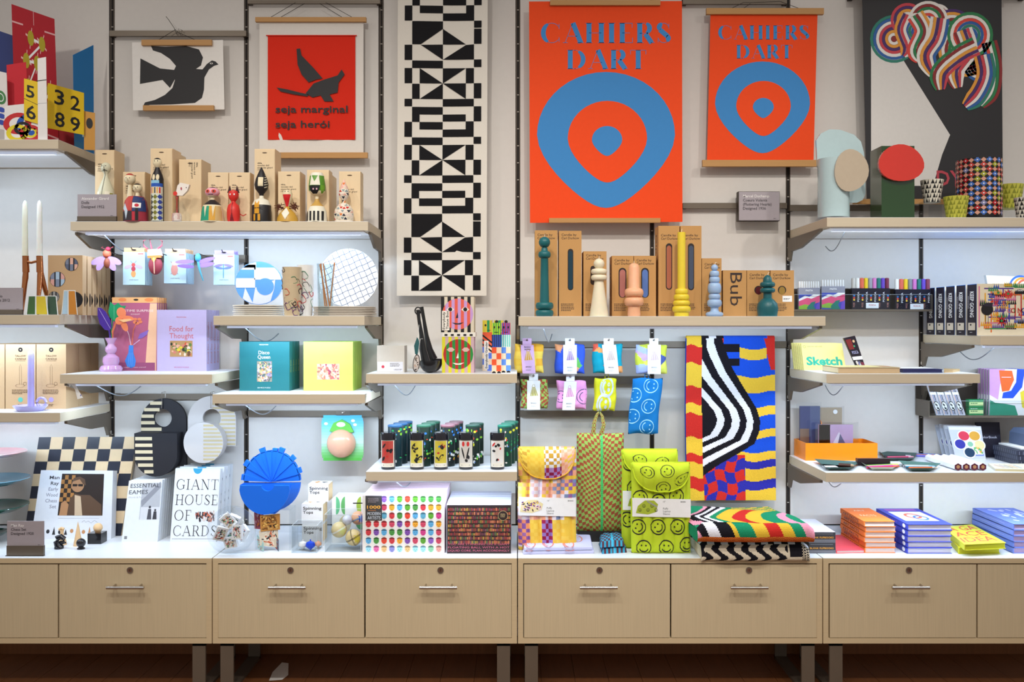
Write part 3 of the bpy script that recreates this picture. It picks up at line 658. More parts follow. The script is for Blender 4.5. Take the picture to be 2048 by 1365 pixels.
doll('tall slim doll with a diamond patterned skirt', 315, HEAD(316, 9)[:8]+[(4, 335), (5, 339), (10, 350), (12, 358), (12, 443)], lambda v: 'e8d9b4' if v < 337 and v > 320 else ('1f1c1e'), e3)
def e5(b, f):
    for u in (-6, 6): b.ell(425+u, 384, 4.2, 3.4, c('d84a34'), .0006, n=14); b.ell(425+u, 384, 1.8, 1.6, INK, .001, n=10)
    b.line([(420, 390), (430, 390)], .8, INK, .0008); tess(b, 401, 414, 424, 443, c('219a76'), .0003); tess(b, 424, 414, 436, 443, c('d9a23c'), .0003); tess(b, 436, 414, 449, 443, c('cfae74'), .0003)
    b.poly([(413, 414), (419, 414), (416, 436)], c('e8d9b4'), .0009); b.poly([(429, 414), (435, 414), (432, 436)], c('e8d9b4'), .0009)
doll('squat doll with a wide pink face and green and yellow coat', 425, [(1, 373), (9, 376), (14, 381), (14.5, 386), (11, 391), (5, 395), (4.5, 399), (12, 404), (18, 410), (21, 422), (23, 443)], lambda v: '2a2426' if v < 377 or 402 < v < 414 else ('e8a6b4' if v < 394 else 'e8d9b4'), e5)
def e6(b, f):
    eyes(b, 467, 390, 4, WHT, .0005, 1.4); b.line([(467, 405), (467, 432)], .7, INK, .0006); b.poly([(463, 443), (467, 424), (471, 443)], c('7d1420'), .0008)
def e6p(r, f):
    for u in (-8, 8):
        b = MB(f); b.poly([(467+u-4, 386), (467+u-2*(u > 0)+1, 372), (467+u+4, 386)], c('3a1016', .4), .004, .008); part(b, 'ear', r)
    b = MB(f); b.tube([f.front(479, 428, -.01), f.front(486, 432, 0), f.front(493, 429, .004)], .002, c('c42c2c', .4), 6); part(b, 'tail', r)
doll('red cat doll with dark pointed ears', 467, [(1, 379), (9, 382), (10.5, 389), (9, 396), (4, 402), (5, 405), (11, 410), (13, 420), (13, 434), (11, 443)], lambda v: 'd8342e', e6, extra_part=e6p)
def e7(b, f):
    tess(b, 519, 356, 529, 374, c('e8d9b4')); 
    for i in range(6): b.line([(531, 352+i*5), (540, 348+i*5)], 1.6, c('d8ceb4'), .0005)
    tess(b, 513, 412, 523, 429, c('dc9c28'), .0006); b.poly([(513, 412), (514, 403), (518, 410), (522, 403), (523, 412)], c('dc9c28'), .0006)
    for i in range(3): b.line([(506, 415+i*3), (530, 421-i*3)], .5, INK, .001)
    tess(b, 511, 430, 515, 443, c('dc9c28'), .0006); tess(b, 520, 430, 525, 443, c('dc9c28'), .0006)
doll('black spindle-headed doll with a yellow cat on its belly', 523, [(.3, 334), (5, 343), (11, 357), (14, 369), (12, 378), (5, 387), (4, 391), (5, 396), (14, 400), (19, 410), (19, 443)], lambda v: '262324' if v < 396 or v > 428 else 'e6e0cc', e7)
def e8(b, f):
    eyes(b, 575, 384, 3); b.poly([(567, 390), (583, 390), (580, 402), (577, 414), (573, 414), (570, 402)], c('cf1e24'), .0005); b.poly([(566, 428), (574, 416), (582, 428), (575, 441)], c('e8e2d0'), .001)
def e8p(r, f):
    for u in (560, 590):
        b = MB(f); R = random.Random(u)
        for i in range(26):
            a = R.uniform(0, 2*PI); x = u+R.uniform(-4, 4); y = 414+R.uniform(-4, 5)
            b.tube([f.front(x, y, .01), f.front(x+7*math.cos(a), y+7*math.sin(a), .012)], .0016, c('5b3020', .8), 4)
        part(b, 'hair_tuft', r)
doll('doll with a long red beard and brown tufts of hair', 575, [(1, 379), (8, 381), (10, 388), (9, 396), (6, 404), (4, 412), (7, 417), (15, 425), (20, 434), (21, 443)], lambda v: '3a2420' if v < 381 else ('e8d9b4' if v < 418 else 'c89a3c'), e8, extra_part=e8p)
def e9(b, f):
    b.poly([(620, 373), (643, 373), (641, 382), (636, 389), (628, 389), (622, 382)], INK, .0003); tess(b, 644, 372, 650, 388, c('6da32a'), .0003); eyes(b, 633, 380, 3.5, c('e8b8c4'), .0006, 1.5)
    b.poly([(622, 372), (625, 350), (632, 366), (640, 350), (643, 372)], c('ece6d4'), .0003)
    for i in range(5): tess(b, 614+i*8, 424, 618+i*8, 443, INK if i % 1 == 0 else WHT, .0004, 2)
doll('big-headed doll with a striped skirt', 634, [(11, 346), (14, 352), (16.5, 372), (16, 382), (10, 389), (4, 392), (3.5, 397), (6, 404), (14, 412), (19, 422), (20, 443)], lambda v: 'ece6d4' if v < 371 else ('57902a' if v < 389 else ('e8d9b4' if v < 405 else ('c49a4c' if v < 423 else 'e6e0cc'))), e9)
def e10(b, f):
    R = random.Random(4); K = ['e8b0a0', 'c9342e', '26283a', 'd8ccb4', '8a9a9a', 'e07a34', 'f0dcd0']
    for i in range(11):
        y = 366+i*7; 
        for j in range(-3, 4):
            x = 688+j*6+(i % 2)*3; up = (i+j) % 2
            b.poly([(x-3.5, y+(5 if up else 0)), (x+3.5, y+(5 if up else 0)), (x, y+(0 if up else 5))], c(R.choice(K)), .0004)
doll('patchwork triangle doll with a pointed pink head', 688, [(.3, 358), (4, 366), (9, 378), (10.5, 388), (8, 395), (3, 401), (3.5, 405), (12, 409), (18, 418), (19.5, 428), (18, 443)], lambda v: 'f0c0b0' if v < 382 else 'ece0cc', e10)
# spindly dotted doll
f = Fr(.345, zs); r = thing('wooden_doll', 'spindly doll with a white dotted fish-shaped head on a thin post', 'wooden doll', (f.x(362), -.345, zs), 'painted wooden dolls')
b = MB(f); b.plathe(354, [(9, 443), (9.5, 434), (8, 427), (1, 426)], c('ead8cc', .4), 20); b.plathe(354, [(2, 426), (1.5, 400), (3, 396), (1.5, 392)], c('a8483c', .4), 12)
for i in range(26): b.ell(347+(i % 6)*2.8, 429+(i//6)*3, .8, .8, c('c8343a'), .0175, n=6)
part(b, 'base', r, True)
b = MB(f); b.poly([(352, 392), (356, 372), (362, 366), (380, 370), (376, 382), (366, 392)], c('efe6dc', .4), .008, .016); b.ell(364, 378, 1.5, 3, c('b04858'), .009); b.ell(374, 376, 1, 1, INK, .009, n=8); b.ell(352, 388, 4, 4.5, c('d83a30', .4), .010, .004); part(b, 'head', r)
b = MB(f); b.plathe(362, [(18, 443), (16, 428), (8, 416), (4, 404)], ACR, 16); part(b, 'clear_skirt', r, True)
# ---------------------------------------------------------------- right top shelf: slab vases and pots
zs = SH['S11']
f = Fr(.40, zs)
def sq(cx, cy, rx, ry, n, p, ph=0, a=0): # wobbly disc outline
    R = []
    for i in range(n):
        t = 2*PI*i/n; w = 1+p*math.sin(3*t+ph)+p*.6*math.sin(2*t+ph*2); R.append((cx+rx*w*math.cos(t), cy+ry*w*math.sin(t)))
    return R
r = thing('slab_vase', 'pale blue slab vase with a beige disc in front', 'vase', (f.x(1668), -.40, zs), 'ceramic slab vases')
PB = gl('b3c9cb')
b = MB(f); b.plathe(1667, [(31, 436), (31, 330), (31, 319), (28, 319), (28, 330)], PB, 32); part(b, 'tube_body', r, True)
b = MB(f); b.poly([(1641, 275), (1650, 262), (1668, 253), (1690, 254), (1718, 264), (1732, 278), (1738, 300), (1741, 350), (1741, 385), (1735, 397), (1724, 402), (1700, 402), (1697, 330), (1644, 330)], PB, -.055, .012); part(b, 'back_slab', r)
b = MB(f); b.poly(sq(1690, 347, 33, 42, 26, .035, 1.2), gl('b9a891'), .072, .012); part(b, 'front_disc', r)
f = Fr(.42, zs)
r = thing('slab_vase', 'dark green square vase with a bright red disc on its neck', 'vase', (f.x(1796), -.42, zs), 'ceramic slab vases')
GRN = gl('1d3f17'); b = MB(f); X0, X1 = f.x(1763), f.x(1829); b.box(X0, X1, -.42, -.30, zs, f.z(292), GRN); part(b, 'square_body', r)
b = MB(f); b.poly(sq(1799, 328, 45, 37, 26, .03, .2), gl('d02c1c'), .018, .014); part(b, 'red_disc', r)
def pot(u, yt, yb_, rt, rb, d, kind, label, zb):
    f = Fr(d, zb); yb = HY+(EYE-zb)/f.s; r = thing('patterned_pot', label, 'pot', (f.x(u), -d, zb), 'triangle patterned pots'); b = MB(f)
    K = {'bw': ('e4dccb', '1c191a'), 'gr': ('c5c24a', '8c8f2a')}[kind]; n = 18; rows = 5
    b.plathe(u, [(rb, yb), (rt, yt), (rt-1.5, yt), (rb-1, yb-2)], c(K[0], .4), 36); s_ = f.s
    for i in range(rows):
        v0, v1 = yb+(yt-yb)*i/rows, yb+(yt-yb)*(i+1)/rows; r0 = rb+(rt-rb)*i/rows+.3; r1 = rb+(rt-rb)*(i+1)/rows+.3
        for j in range(n):
            a0 = 2*PI*(j+.5*(i % 2))/n; a1 = a0+2*PI/n
            P = [(r0, a0, v0), (r0, (a0+a1)/2, v0), (r0, a1, v0), (r1, a0+(a1-a0)*.5, v1)]
            Q = [(f.x(u)+q[0]*s_*math.cos(q[1]), -d+q[0]*s_*math.sin(q[1]), f.z(q[2])) for q in P]
            b.mesh(Q, [(0, 1, 3)] if j % 2 else [(1, 2, 3), (0, 1, 3)], c(K[1], .4))
    part(b, 'pot_body', r, True)
def riser(x0, x1, yt, d, dep, label, zs_, key='acrylic_riser', gr='clear acrylic risers'):
    f = Fr(d, zs_); zt = f.z(yt); b = MB(f); X0, X1 = f.x(x0), f.x(x1); t = .003
    b.box(X0, X1, -d, -d+dep, zt-t, zt, ACR); b.box(X0, X0+t, -d, -d+dep, zs_, zt-t, ACR); b.box(X1-t, X1, -d, -d+dep, zs_, zt-t, ACR)
    solo(b, key, label, 'display riser', ((X0+X1)/2, -d, zs_), gr); return zt
z1 = riser(1846, 1884, 403, .38, .12, 'clear riser under the black and white pot behind the green pot', zs)
pot(1864, 361, 403, 22, 15, .33, 'bw', 'black and white triangle pot standing on a clear riser', z1)
pot(1912, 394, 436, 24, 18, .46, 'gr', 'yellow-green triangle pot in front of the tall mosaic vase', zs)
z2 = riser(1998, 2040, 415, .26, .12, 'clear riser under the yellow-green pot at the right edge', zs)
pot(2021, 370, 413, 24, 17, .20, 'gr', 'yellow-green triangle pot raised on a clear riser near the right edge', z2)
pot(2052, 396, 436, 22, 17, .46, 'bw', 'black and white triangle pot cut off by the right edge', zs)
f = Fr(.34, zs); b = MB(f); u0 = 1958; R0 = 42; n = 24; rows = 12
r = thing('mosaic_vase', 'tall cylinder vase patterned with red, blue and pink diamonds', 'vase', (f.x(u0), -.34, zs))
b.plathe(u0, [(R0, f.yb), (R0, 321), (R0-2, 321), (R0-2, 330)], c('1a1718', .4), 48)
RR = random.Random(8); s_ = f.s
for i in range(rows):
    for j in range(n):
        a = 2*PI*j/n; v = 326+i*9.4; dv = 4.6; da = PI/n*.98; Rr = (R0+.4)*s_
        P = lambda aa, vv: (f.x(u0)+Rr*math.cos(aa), -.34+Rr*math.sin(aa), f.z(vv))
        if (i+j) % 2: b.mesh([P(a-da, v), P(a, v-dv), P(a+da, v), P(a, v+dv)], [(0, 1, 2, 3)], c('d79c84', .4))
        else:
            k = c(RR.choice(['b8232c', '4a74c4', '8c8ab4', 'c8443c', 'a7a82a', 'b8232c', '4a74c4']), .4)
            b.mesh([P(a-da, v-dv*.45), P(a+da, v-dv*.45), P(a+da, v+dv*.45), P(a-da, v+dv*.45)], [(0, 1, 2, 3)], k); b.mesh([P(a-da*.45, v-dv), P(a+da*.45, v-dv), P(a+da*.45, v+dv), P(a-da*.45, v+dv)], [(0, 1, 2, 3)], k)
            Rr *= 1.01; b.mesh([P(a-da*.25, v-1), P(a+da*.25, v-1), P(a+da*.25, v+1), P(a-da*.25, v+1)], [(0, 1, 2, 3)], WHT)
part(b, 'vase_body', r)
# ---------------------------------------------------------------- plates, tumblers and straws
zs = SH['S3']
def stackplates(u0, u1, n, d, label, gr, rimc, under, step):
    f = Fr(d, zs); R = (u1-u0)/2*f.s; X = (f.x(u0)+f.x(u1))/2; 
    for i in range(n):
        z = zs+i*step; b = MB(); jx = math.sin(i*2.3)*.002
        b.lathe(X+jx, -d, [(R*.6, z), (R*.8, z+.0004), (R*.985, z+.0008), (R, z+.0014), (R, z+.0052), (R*.96, z+.0058), (R*.62, z+.0035), (0, z+.003)], lambda j: c(rimc if j > 4 else under, .3), 40)
        solo(b, 'dinner_plate', '%s, %s' % (label, 'topmost of its stack' if i == n-1 else ('lowest of its stack' if i == 0 else 'number %s from the bottom' % ['', 'two', 'three', 'four', 'five'][i])), 'plate', (X+jx, -d, z), gr, True)
stackplates(468, 568, 6, .35, 'blue patterned plate lying behind the cream tumblers', 'blue plates stacked flat', '4a5a9a', 'ece4d4', .0078)
stackplates(628, 752, 6, .33, 'white grid plate under the standing grid plate', 'white grid plates stacked flat', 'e9e6e0', 'cfc4b4', .0066)
for u in (519, 698):
    f = Fr(.26 if u < 600 else .20, zs); b = MB(f); X = f.x(u)
    for q in (-.02, .02): b.tube([(X+q, -f.d-.03, zs+.02), (X+q, -f.d-.025, zs+.001), (X+q, -f.d+.05, zs+.001), (X+q, -f.d+.03, zs+.10)], .002, ACR, 6)
    b.tube([(X-.02, -f.d+.05, zs+.001), (X+.02, -f.d+.05, zs+.001)], .002, ACR, 6)
    solo(b, 'plate_stand', 'clear stand holding up the %s plate' % ('blue geometric' if u < 600 else 'white grid'), 'stand', (X, -f.d, zs), 'clear plate stands')
f = Fr(.26, zs); r = thing('standing_plate', 'round plate with blue and white geometric shapes standing upright', 'plate', (f.x(519), -.26, f.z(613)))
b = MB(f); b.ell(519, 567, 47, 43, gl('5f9edb'), .012, .012, 48); part(b, 'plate_body', r, False)
def inell(P, cx, cy, rx, ry):
    Q = [(cx+rx*math.cos(2*PI*i/40), cy+ry*math.sin(2*PI*i/40)) for i in range(40)]
    for i in range(40):   # clip polygon by ellipse edges
        a, e = Q[i], Q[(i+1) % 40]; R = []
        if not P: return P
        for k in range(len(P)):
            p, q = P[k-1], P[k]; s1 = (e[0]-a[0])*(p[1]-a[1])-(e[1]-a[1])*(p[0]-a[0]); s2 = (e[0]-a[0])*(q[1]-a[1])-(e[1]-a[1])*(q[0]-a[0])
            if (s1 >= 0) != (s2 >= 0): t = s1/(s1-s2); R.append((p[0]+(q[0]-p[0])*t, p[1]+(q[1]-p[1])*t))
            if s2 >= 0: R.append(q)
        P = R
    return P
b = MB(f)
for P in ([(470, 557), (512, 557), (512, 576), (470, 576)], [(510, 536), (566, 536), (566, 560), (510, 560)], [(470, 530), (513, 530), (513, 540), (470, 540)], [(492, 576), (508, 608), (485, 608)], [(512, 576), (552, 560), (550, 578), (540, 612), (506, 612)], [(480, 520), (514, 520), (514, 536), (480, 536)]):
    P = inell(P, 519, 567, 46, 42)
    if P: b.poly(P, gl('e0e3e8'), .0126)
b.ell(532, 574, 17.5, 17, gl('5f9edb'), .013)
part(b, 'glazed_pattern', r)
f = Fr(.20, zs); r = thing('standing_plate', 'large round white plate with a dark line grid standing upright', 'plate', (f.x(698), -.20, f.z(615)))
b = MB(f); b.ell(698, 556, 59, 58, gl('dcdfe3'), .012, .012, 48); part(b, 'plate_body', r)
b = MB(f); a = math.radians(-24)
for i in range(-5, 6):
    for q in (0, 1):
        k = i*11.5; L_ = math.sqrt(max(0, 57.5**2-k*k)); ca, sa = math.cos(a+q*PI/2), math.sin(a+q*PI/2)
        b.line([(698-sa*k+ca*t*L_/6, 556+ca*k+sa*t*L_/6+.8*math.sin(t*2+i)) for t in range(-6, 7)], .8, c('3a4468'), .0125)
part(b, 'line_grid', r)
def tumbler(u, yt, rt, rb, z0, d, col, curls, label, hh):
    f = Fr(d, z0); b = MB(f); yb = f.yb; b.plathe(u, [(rb, yb), (rt, yt), (rt-1, yt), (rb-1, yb-2)], c(col, .3), 32)
    R = random.Random(int(u*7+z0*1000)); s_ = f.s
    for i in range(curls):
        a0 = R.uniform(PI, 2*PI); v0 = R.uniform(yt+5, yb-4); k = R.choice(['1c1a1c', '1c1a1c', 'c8343a', '6a3a7a', '2e7d5b', 'c8442c']); rr = R.uniform(5, 9); ph = R.uniform(0, 6); pts = []
        for j in range(12):
            t = ph+j*.38; aa = a0+rr/rt*math.cos(t)*(1+.3*math.sin(t*2)); vv = max(yt+1, min(yb-1, v0+rr*math.sin(t))); rad = rb+(rt-rb)*(yb-vv)/(yb-yt)+.5
            pts.append((f.x(u)+rad*s_*math.cos(aa), -d+rad*s_*math.sin(aa), f.z(vv)))
        b.tube(pts, .0013, c(k, .4), 5)
    return solo(b, 'patterned_tumbler', label, 'tumbler', (f.x(u), -d, z0), 'squiggle patterned tumblers', True)
for (u, d, col, nm, rt) in ((611, .36, 'e6e4e0', 'white squiggle tumbler at the rear', 17), (584, .43, 'cdb997', 'tan squiggle tumbler at the front', 19.5)):
    f = Fr(d, zs); yb = f.yb; top0 = 559 if u < 600 else 566; R = []
    for i in range(4):
        yt = [569, 557, 546, 535][i] if u < 600 else [563, 552, 541, 531][i]; z0 = zs if i == 0 else f.z(yb-(569-yt if u < 600 else 563-yt))
        tumbler(u, yt, rt, rt*.76, z0, d, col, 11 if i == 0 else 5, '%s, %s' % (nm, ['lowest of its nested stack', 'second from the bottom', 'second from the top', 'topmost of its nested stack'][i]), 0)
# glass with wooden straws
f = Fr(.43, zs); r = thing('straw_glass', 'tall clear glass holding orange wooden straws', 'glass', (f.x(651), -.43, zs))
b = MB(f); b.plathe(651, [(14.5, 631.5), (17.5, 528), (16.5, 528), (13.5, 620), (0, 620)], GLASS, 28); part(b, 'glass_body', r, True)
for i, (a, e, v0) in enumerate([(640, 655, 529), (646, 660, 527), (641, 651, 527), (668, 660, 525)]):
    b = MB(f); b.tube([f.front(a, v0, -.004*i), f.front(e, 621-i, .004*i-.004)], .0028, c('d98a4a'), 8)
    solo(b, 'wooden_straw', 'orange wooden straw in the clear glass, '+['leftmost, leaning right', 'second from the left', 'third, leaning right from behind', 'rightmost, leaning left'][i], 'straw', f.front(e, 621-i, 0), 'wooden straws in the glass', True)
# ---------------------------------------------------------------- far left shelf
zs = SH['S4']; CU = mat('polished_copper', 'c07c50', .16, 1, .5); f = Fr(.36, zs)
r = thing('candlestick', 'copper double candlestick with splayed legs', 'candlestick', (f.x(64), -.36, zs))
b = MB(f)
for u, legs in ((51, ((32, 631, -.05), (49, 631, .03))), (79, ((95, 631, -.05), (86, 631, .04)))):
    b.tube([f.front(u, 512, 0), f.front(u+1, 545, 0)], [6*f.s, 6.6*f.s], CU, 16)
    for lu, lv, lo in legs:
        b.tube([f.front(u+1, 538, 0), f.front(u+1+(lu-u)*.15, 556, lo*.1), f.front(u+(lu-u)*.5, 590, lo*.5), f.front(lu, f.yb, lo)], [5*f.s, 5.6*f.s, 4*f.s, 1.6*f.s], CU, 12)
part(b, 'frame', r, True)
b = MB(f); b.tube([f.front(51, 523, .004), f.front(64, 526, .006), f.front(79, 522, .004)], 2.6*f.s, CU, 10); part(b, 'crossbar', r, True)
for u, k in ((50, 'e9ecda'), (79, 'eef0ea')):
    b = MB(f); b.plathe(u, [(6, 512), (5.2, 440), (4.6, 410), (3, 404), (.6, 401)], mat('wax_'+k, k, .35, sss=.3), 20); b.tube([f.front(u, 402), f.front(u+1, 398)], .0008, c('cccccc'), 5)
    solo(b, 'taper_candle', '%s white taper candle in the copper candlestick' % ('left' if u == 50 else 'right'), 'candle', (f.x(u), -.36, f.z(512)), 'white taper candles', True)
def facet(u0, u1, yt, tw, panes, d, label):
    f = Fr(d, zs); r = thing('glass_tealight_holder', label, 'candle holder', (f.x((u0+u1)/2), -d, zs), 'coloured glass pane holders'); n = len(panes); yb = f.yb
    for i, k in enumerate(panes):
        a, e = u0+(u1-u0)*i/n, u0+(u1-u0)*(i+1)/n; m = (u0+u1)/2; P = [(m+(a-m)*tw, yt), (m+(e-m)*tw, yt), (e, yb), (a, yb)]
        dd = [abs(i-n/2)*.012, abs(i+1-n/2)*.012]
        V = [f.front(*P[0], -dd[0]), f.front(*P[1], -dd[1]), f.front(*P[2], -dd[1]), f.front(*P[3], -dd[0])]
        b = MB(quadmap(*V)); b.rect(.06, .03, .94, .97, gl(k), .001, .003); part(b, 'glass_pane', r)
        b = MB(quadmap(*V))
        for q in ([(0, 0), (0, 1)], [(1, 0), (1, 1)], [(0, .01), (1, .01)]): b.line(q, .09 if q[0][0] == q[1][0] else .03, c('dfe3e2', .3), .0015)
        part(b, 'white_edging', r)
facet(50, 93, 592, .8, ['2c5a1c', 'd0b820'], .43, 'green and yellow glass holder in front of the copper legs')
facet(76, 113, 592, .8, ['d8c41c', '2a4a34'], .40, 'yellow and dark green glass holder behind the copper candlestick')
facet(90, 118, 581, .75, ['3a8cc0', '2c5a48'], .33, 'blue and teal glass holder, tallest of the middle pair')
facet(121, 152, 581, .7, ['a9c6d8', 'c8801c'], .43, 'pale blue and amber glass holder at the right')
fk = Fr(.34, zs); r0 = None
for i in range(6):
    d = .34-i*.052; f = Fr(d, zs)
    if i == 0:
        r = thing('candle_gift_box', 'kraft candle box with round windows at the front of its row', 'box', (f.x(130), -d, zs), 'kraft candle boxes with round windows')
        b = MB(f); b.box(f.x(96), f.x(165), -d, -d+.034, zs, f.z(511), KRAFT2); part(b, 'box_body', r)
        b = MB(f)
        for u, v, rr, ks in ((143, 529, 13.5, ('7a8296', 'e0b09c', '5a627a')), (115, 559, 15.5, ('7f8ca6', 'a9c4dc', 'd8a49c')), (108, 594, 11, ('8c8478', '9a9a9a', '7a7a80'))):
            b.ell(u, v, rr, rr, c('2c2c34'), .0006)
            for j, k in enumerate(ks):
                P = inell([(u-rr+2+j*rr*.66, v-rr), (u-rr+j*rr*.66+rr*.6, v-rr), (u-rr+j*rr*.66+rr*.6, v+rr), (u-rr+2+j*rr*.66, v+rr)], u, v, rr*.96, rr*.96)
                if P: b.poly(P, c(k), .0012)
                P = inell([(u-rr+2+j*rr*.66, v), (u-rr+j*rr*.66+rr*.6, v), (u-rr+j*rr*.66+rr*.6, v+rr), (u-rr+2+j*rr*.66, v+rr)], u, v, rr*.96, rr*.96)
                if P: b.poly(P, c(ks[j-1]), .0015)
        part(b, 'round_window', r)
        b = MB(f); b.ell(150, 600, 16, 16, INK, .0007); b.text('S', 147, 604, 10, c('c8a47c'), .0012); b.map = f.right(165.0); b.ell(10, 600, 3, 14, INK, .0006); part(b, 'black_label', r)
        r0 = r
    else: dup(r0, (.34-d)*-.05, .34-d, 0, 'kraft candle box %s in the row behind the copper candlestick' % ['', 'second', 'third', 'fourth', 'fifth', 'rearmost'][i])
# ---------------------------------------------------------------- paper insects and their packs
def ipack(x0, x1, yt, yb_, tabc, n, kind, label, dd=.19):
    f = Fr(dd); r = thing('insect_pack', label+', frontmost on its hook', 'paper model pack', (f.x((x0+x1)/2), -dd, f.z(yb_)), 'packs of paper insects')
    b = MB(f); b.rect(x0, yt+8, x1, yb_, c('b4d0de'), 0, .006); b.text('small insects', (x0+x1)/2, yb_-9, 2.6, c('555a60'), .0005, al='C'); b.rect(x1-14, yt+11, x1-3, yt+13, c('d86a5a'), .0005)
    cx = (x0+x1)/2-1; cy = (yt+yb_)/2+3
    if kind == 'bee':
        for s_ in (-1, 1):
            b.ell(cx+s_*11, cy-2, 8, 4, c('b9a4dc'), .0006, n=14, rot=s_*20)
        b.ell(cx, cy-6, 4, 4, c('c0504a'), .0008, n=12); b.ell(cx, cy+2, 4.5, 5, c('b03a48'), .0009, n=12); b.ell(cx, cy+12, 5, 7, c('dd9a5c'), .0008, n=12); b.line([(cx-2, cy-9), (cx-6, cy-14)], .7, INK, .0006); b.line([(cx+2, cy-9), (cx+6, cy-14)], .7, INK, .0006)
    elif kind == 'beetle':
        b.ell(cx, cy+4, 7, 12, c('c8887c'), .0008, n=14); b.ell(cx, cy-8, 6, 4, c('d8b4a4'), .0009, n=12); b.ring(cx, cy-14, 8, 6.6, c('9a6a74'), .0006, 14, 190, 350); b.ring(cx, cy+16, 8, 7, c('9a6a74'), .0006, 14, 20, 160)
    else:
        for s_ in (-1, 1):
            b.ell(cx+s_*10, cy-7, 10, 2.6, c('8a78b8'), .0006, n=14, rot=s_*12); b.ell(cx+s_*8, cy-2, 8, 2.4, c('6a7ab0'), .0006, n=14, rot=-s_*8)
        b.line([(cx, cy-10), (cx, cy+18)], 1.6, c('4a8aa8'), .0009)
    part(b, 'printed_card', r)
    b = MB(f); b.rect(x0+2, yt, x1-1, yt+8.5, c(tabc), .0003, .004); b.ell((x0+x1)/2, yt+4.5, 5, 1.8, c('3a2f2a'), .0006, n=12); part(b, 'hang_tab', r)
    for i in range(1, n): dup(r, 0, i*.0185, 0, label+', %s behind the front one on its hook' % ['', 'first', 'second', 'third', 'fourth', 'fifth'][i])
    X = f.x((x0+x1)/2); z = f.z(yt+4); b = MB(); b.tube([(X, -.03, z), (X, -dd-.02, z), (X, -dd-.03, z+.008)], .0022, BRONZED, 6); b.box(X-.008, X+.008, -.036, -.0305, z-.03, z+.008, BRONZED)
    solo(b, 'peg_hook', 'bronze peg hook carrying the %s packs' % kind, 'hook', (X, -.03, z), 'bronze peg hooks')
ipack(246, 290, 496, 570, 'e8b07c', 5, 'bee', 'pale blue pack with a printed bee')
ipack(328, 372, 498, 567, 'e0b48c', 6, 'beetle', 'pale blue pack with a printed beetle')
ipack(427, 469, 501, 570, 'a894cc', 4, 'dragonfly', 'pale blue pack with a printed dragonfly')
def pegwire(u, v, d):
    f = Fr(d); b = MB(); q = Fr(.03); b.tube([f.front(u, v, -.002), f.front(u+8, v+4, -.05), (f.x(u)+.03, -.05, EYE+(HY-516)*q.s), (f.x(u)+.03, -.030, EYE+(HY-516)*q.s)], .0022, BRONZED, 6)
    return b
f = Fr(.24)
r = thing('paper_insect', 'lilac winged paper bee hanging at the left end of the rail', 'paper insect', f.front(212, 520), 'assembled paper insects')
for x0, y0, rot, l in ((197, 522, 24, 15), (230, 522, -24, 15), (203, 530, 60, 13), (225, 531, -55, 13)):
    b = MB(f); b.ell(x0, y0, l, 6.5, c('b696dc'), .006+(.004 if l < 14 else 0), .0012, 20, rot=180-rot); part(b, 'wing', r)
b = MB(f); b.sph(*f.front(214, 508), 8*f.s, c('cf6a4c'), 14, sz=1.1); b.sph(*f.front(216, 527, .008), 6.5*f.s, c('8c4a34'), 14, sz=1.6); part(b, 'body', r, True)
b = MB(f); b.sph(*f.front(217, 499, .004), 5*f.s, c('b02a44'), 12)
for s_ in (-1, 1): b.tube([f.front(217+s_*3, 500, .004), f.front(214+s_*10, 496, .008), f.front(208 if s_ < 0 else 228, 494, .008)], .0012, c('a03a44'), 5)
part(b, 'head', r, True); part(pegwire(218, 504, .24), 'holding_wire', r)
r = thing('paper_insect', 'brown paper stag beetle with curved pink horns', 'paper insect', f.front(308, 520), 'assembled paper insects')
b = MB(f); b.sph(*f.front(311, 531), 14*f.s, c('8a3440'), 18, sx=1, sy=.5, sz=1.35); b.line([(311, 516), (312, 548)], 2, c('d8a48c'), .018); b.poly([(305, 517), (316, 516), (311, 527)], c('d09a3c'), .017); part(b, 'wing_case', r, True)
b = MB(f); b.poly([(297, 500), (322, 498), (326, 512), (296, 513)], c('e8b4b0'), .010, .010); b.poly([(297, 512), (325, 511), (324, 516), (298, 517)], c('d8783c'), .014, .01); part(b, 'chest', r)
for P in ([(297, 499), (289, 492), (288, 483), (293, 480)], [(317, 498), (325, 492), (326, 483), (321, 480)], [(305, 498), (303, 490), (301, 480), (304, 480)]):
    b = MB(f); b.tube([f.front(*p, .008) for p in P], [.004, .0032, .0022, .001], c('b04a58'), 6); part(b, 'horn', r, True)
part(pegwire(316, 505, .24), 'holding_wire', r)
r = thing('paper_insect', 'violet winged paper dragonfly with a long blue tail', 'paper insect', f.front(396, 526), 'assembled paper insects')
for x0, y0, rot, l, h in ((370, 524, -2, 19, 4.5), (372, 533, 4, 17, 4), (413, 521, -16, 19, 4.5), (413, 530, -10, 17, 4.5)):
    b = MB(f); b.ell(x0, y0, l, h, c('8f6fd0' if h > 4 else '7a5cc4'), .004, .0012, 20, rot=rot); part(b, 'wing', r)
b = MB(f); b.sph(*f.front(396, 516), 6*f.s, c('4a9ac8'), 12, sz=1.5); b.tube([f.front(396, 522), f.front(400, 540, .006), f.front(408, 562, .01)], [.006, .0045, .0025], c('3f8a9c'), 8); part(b, 'body', r, True)
part(pegwire(398, 508, .24), 'holding_wire', r)
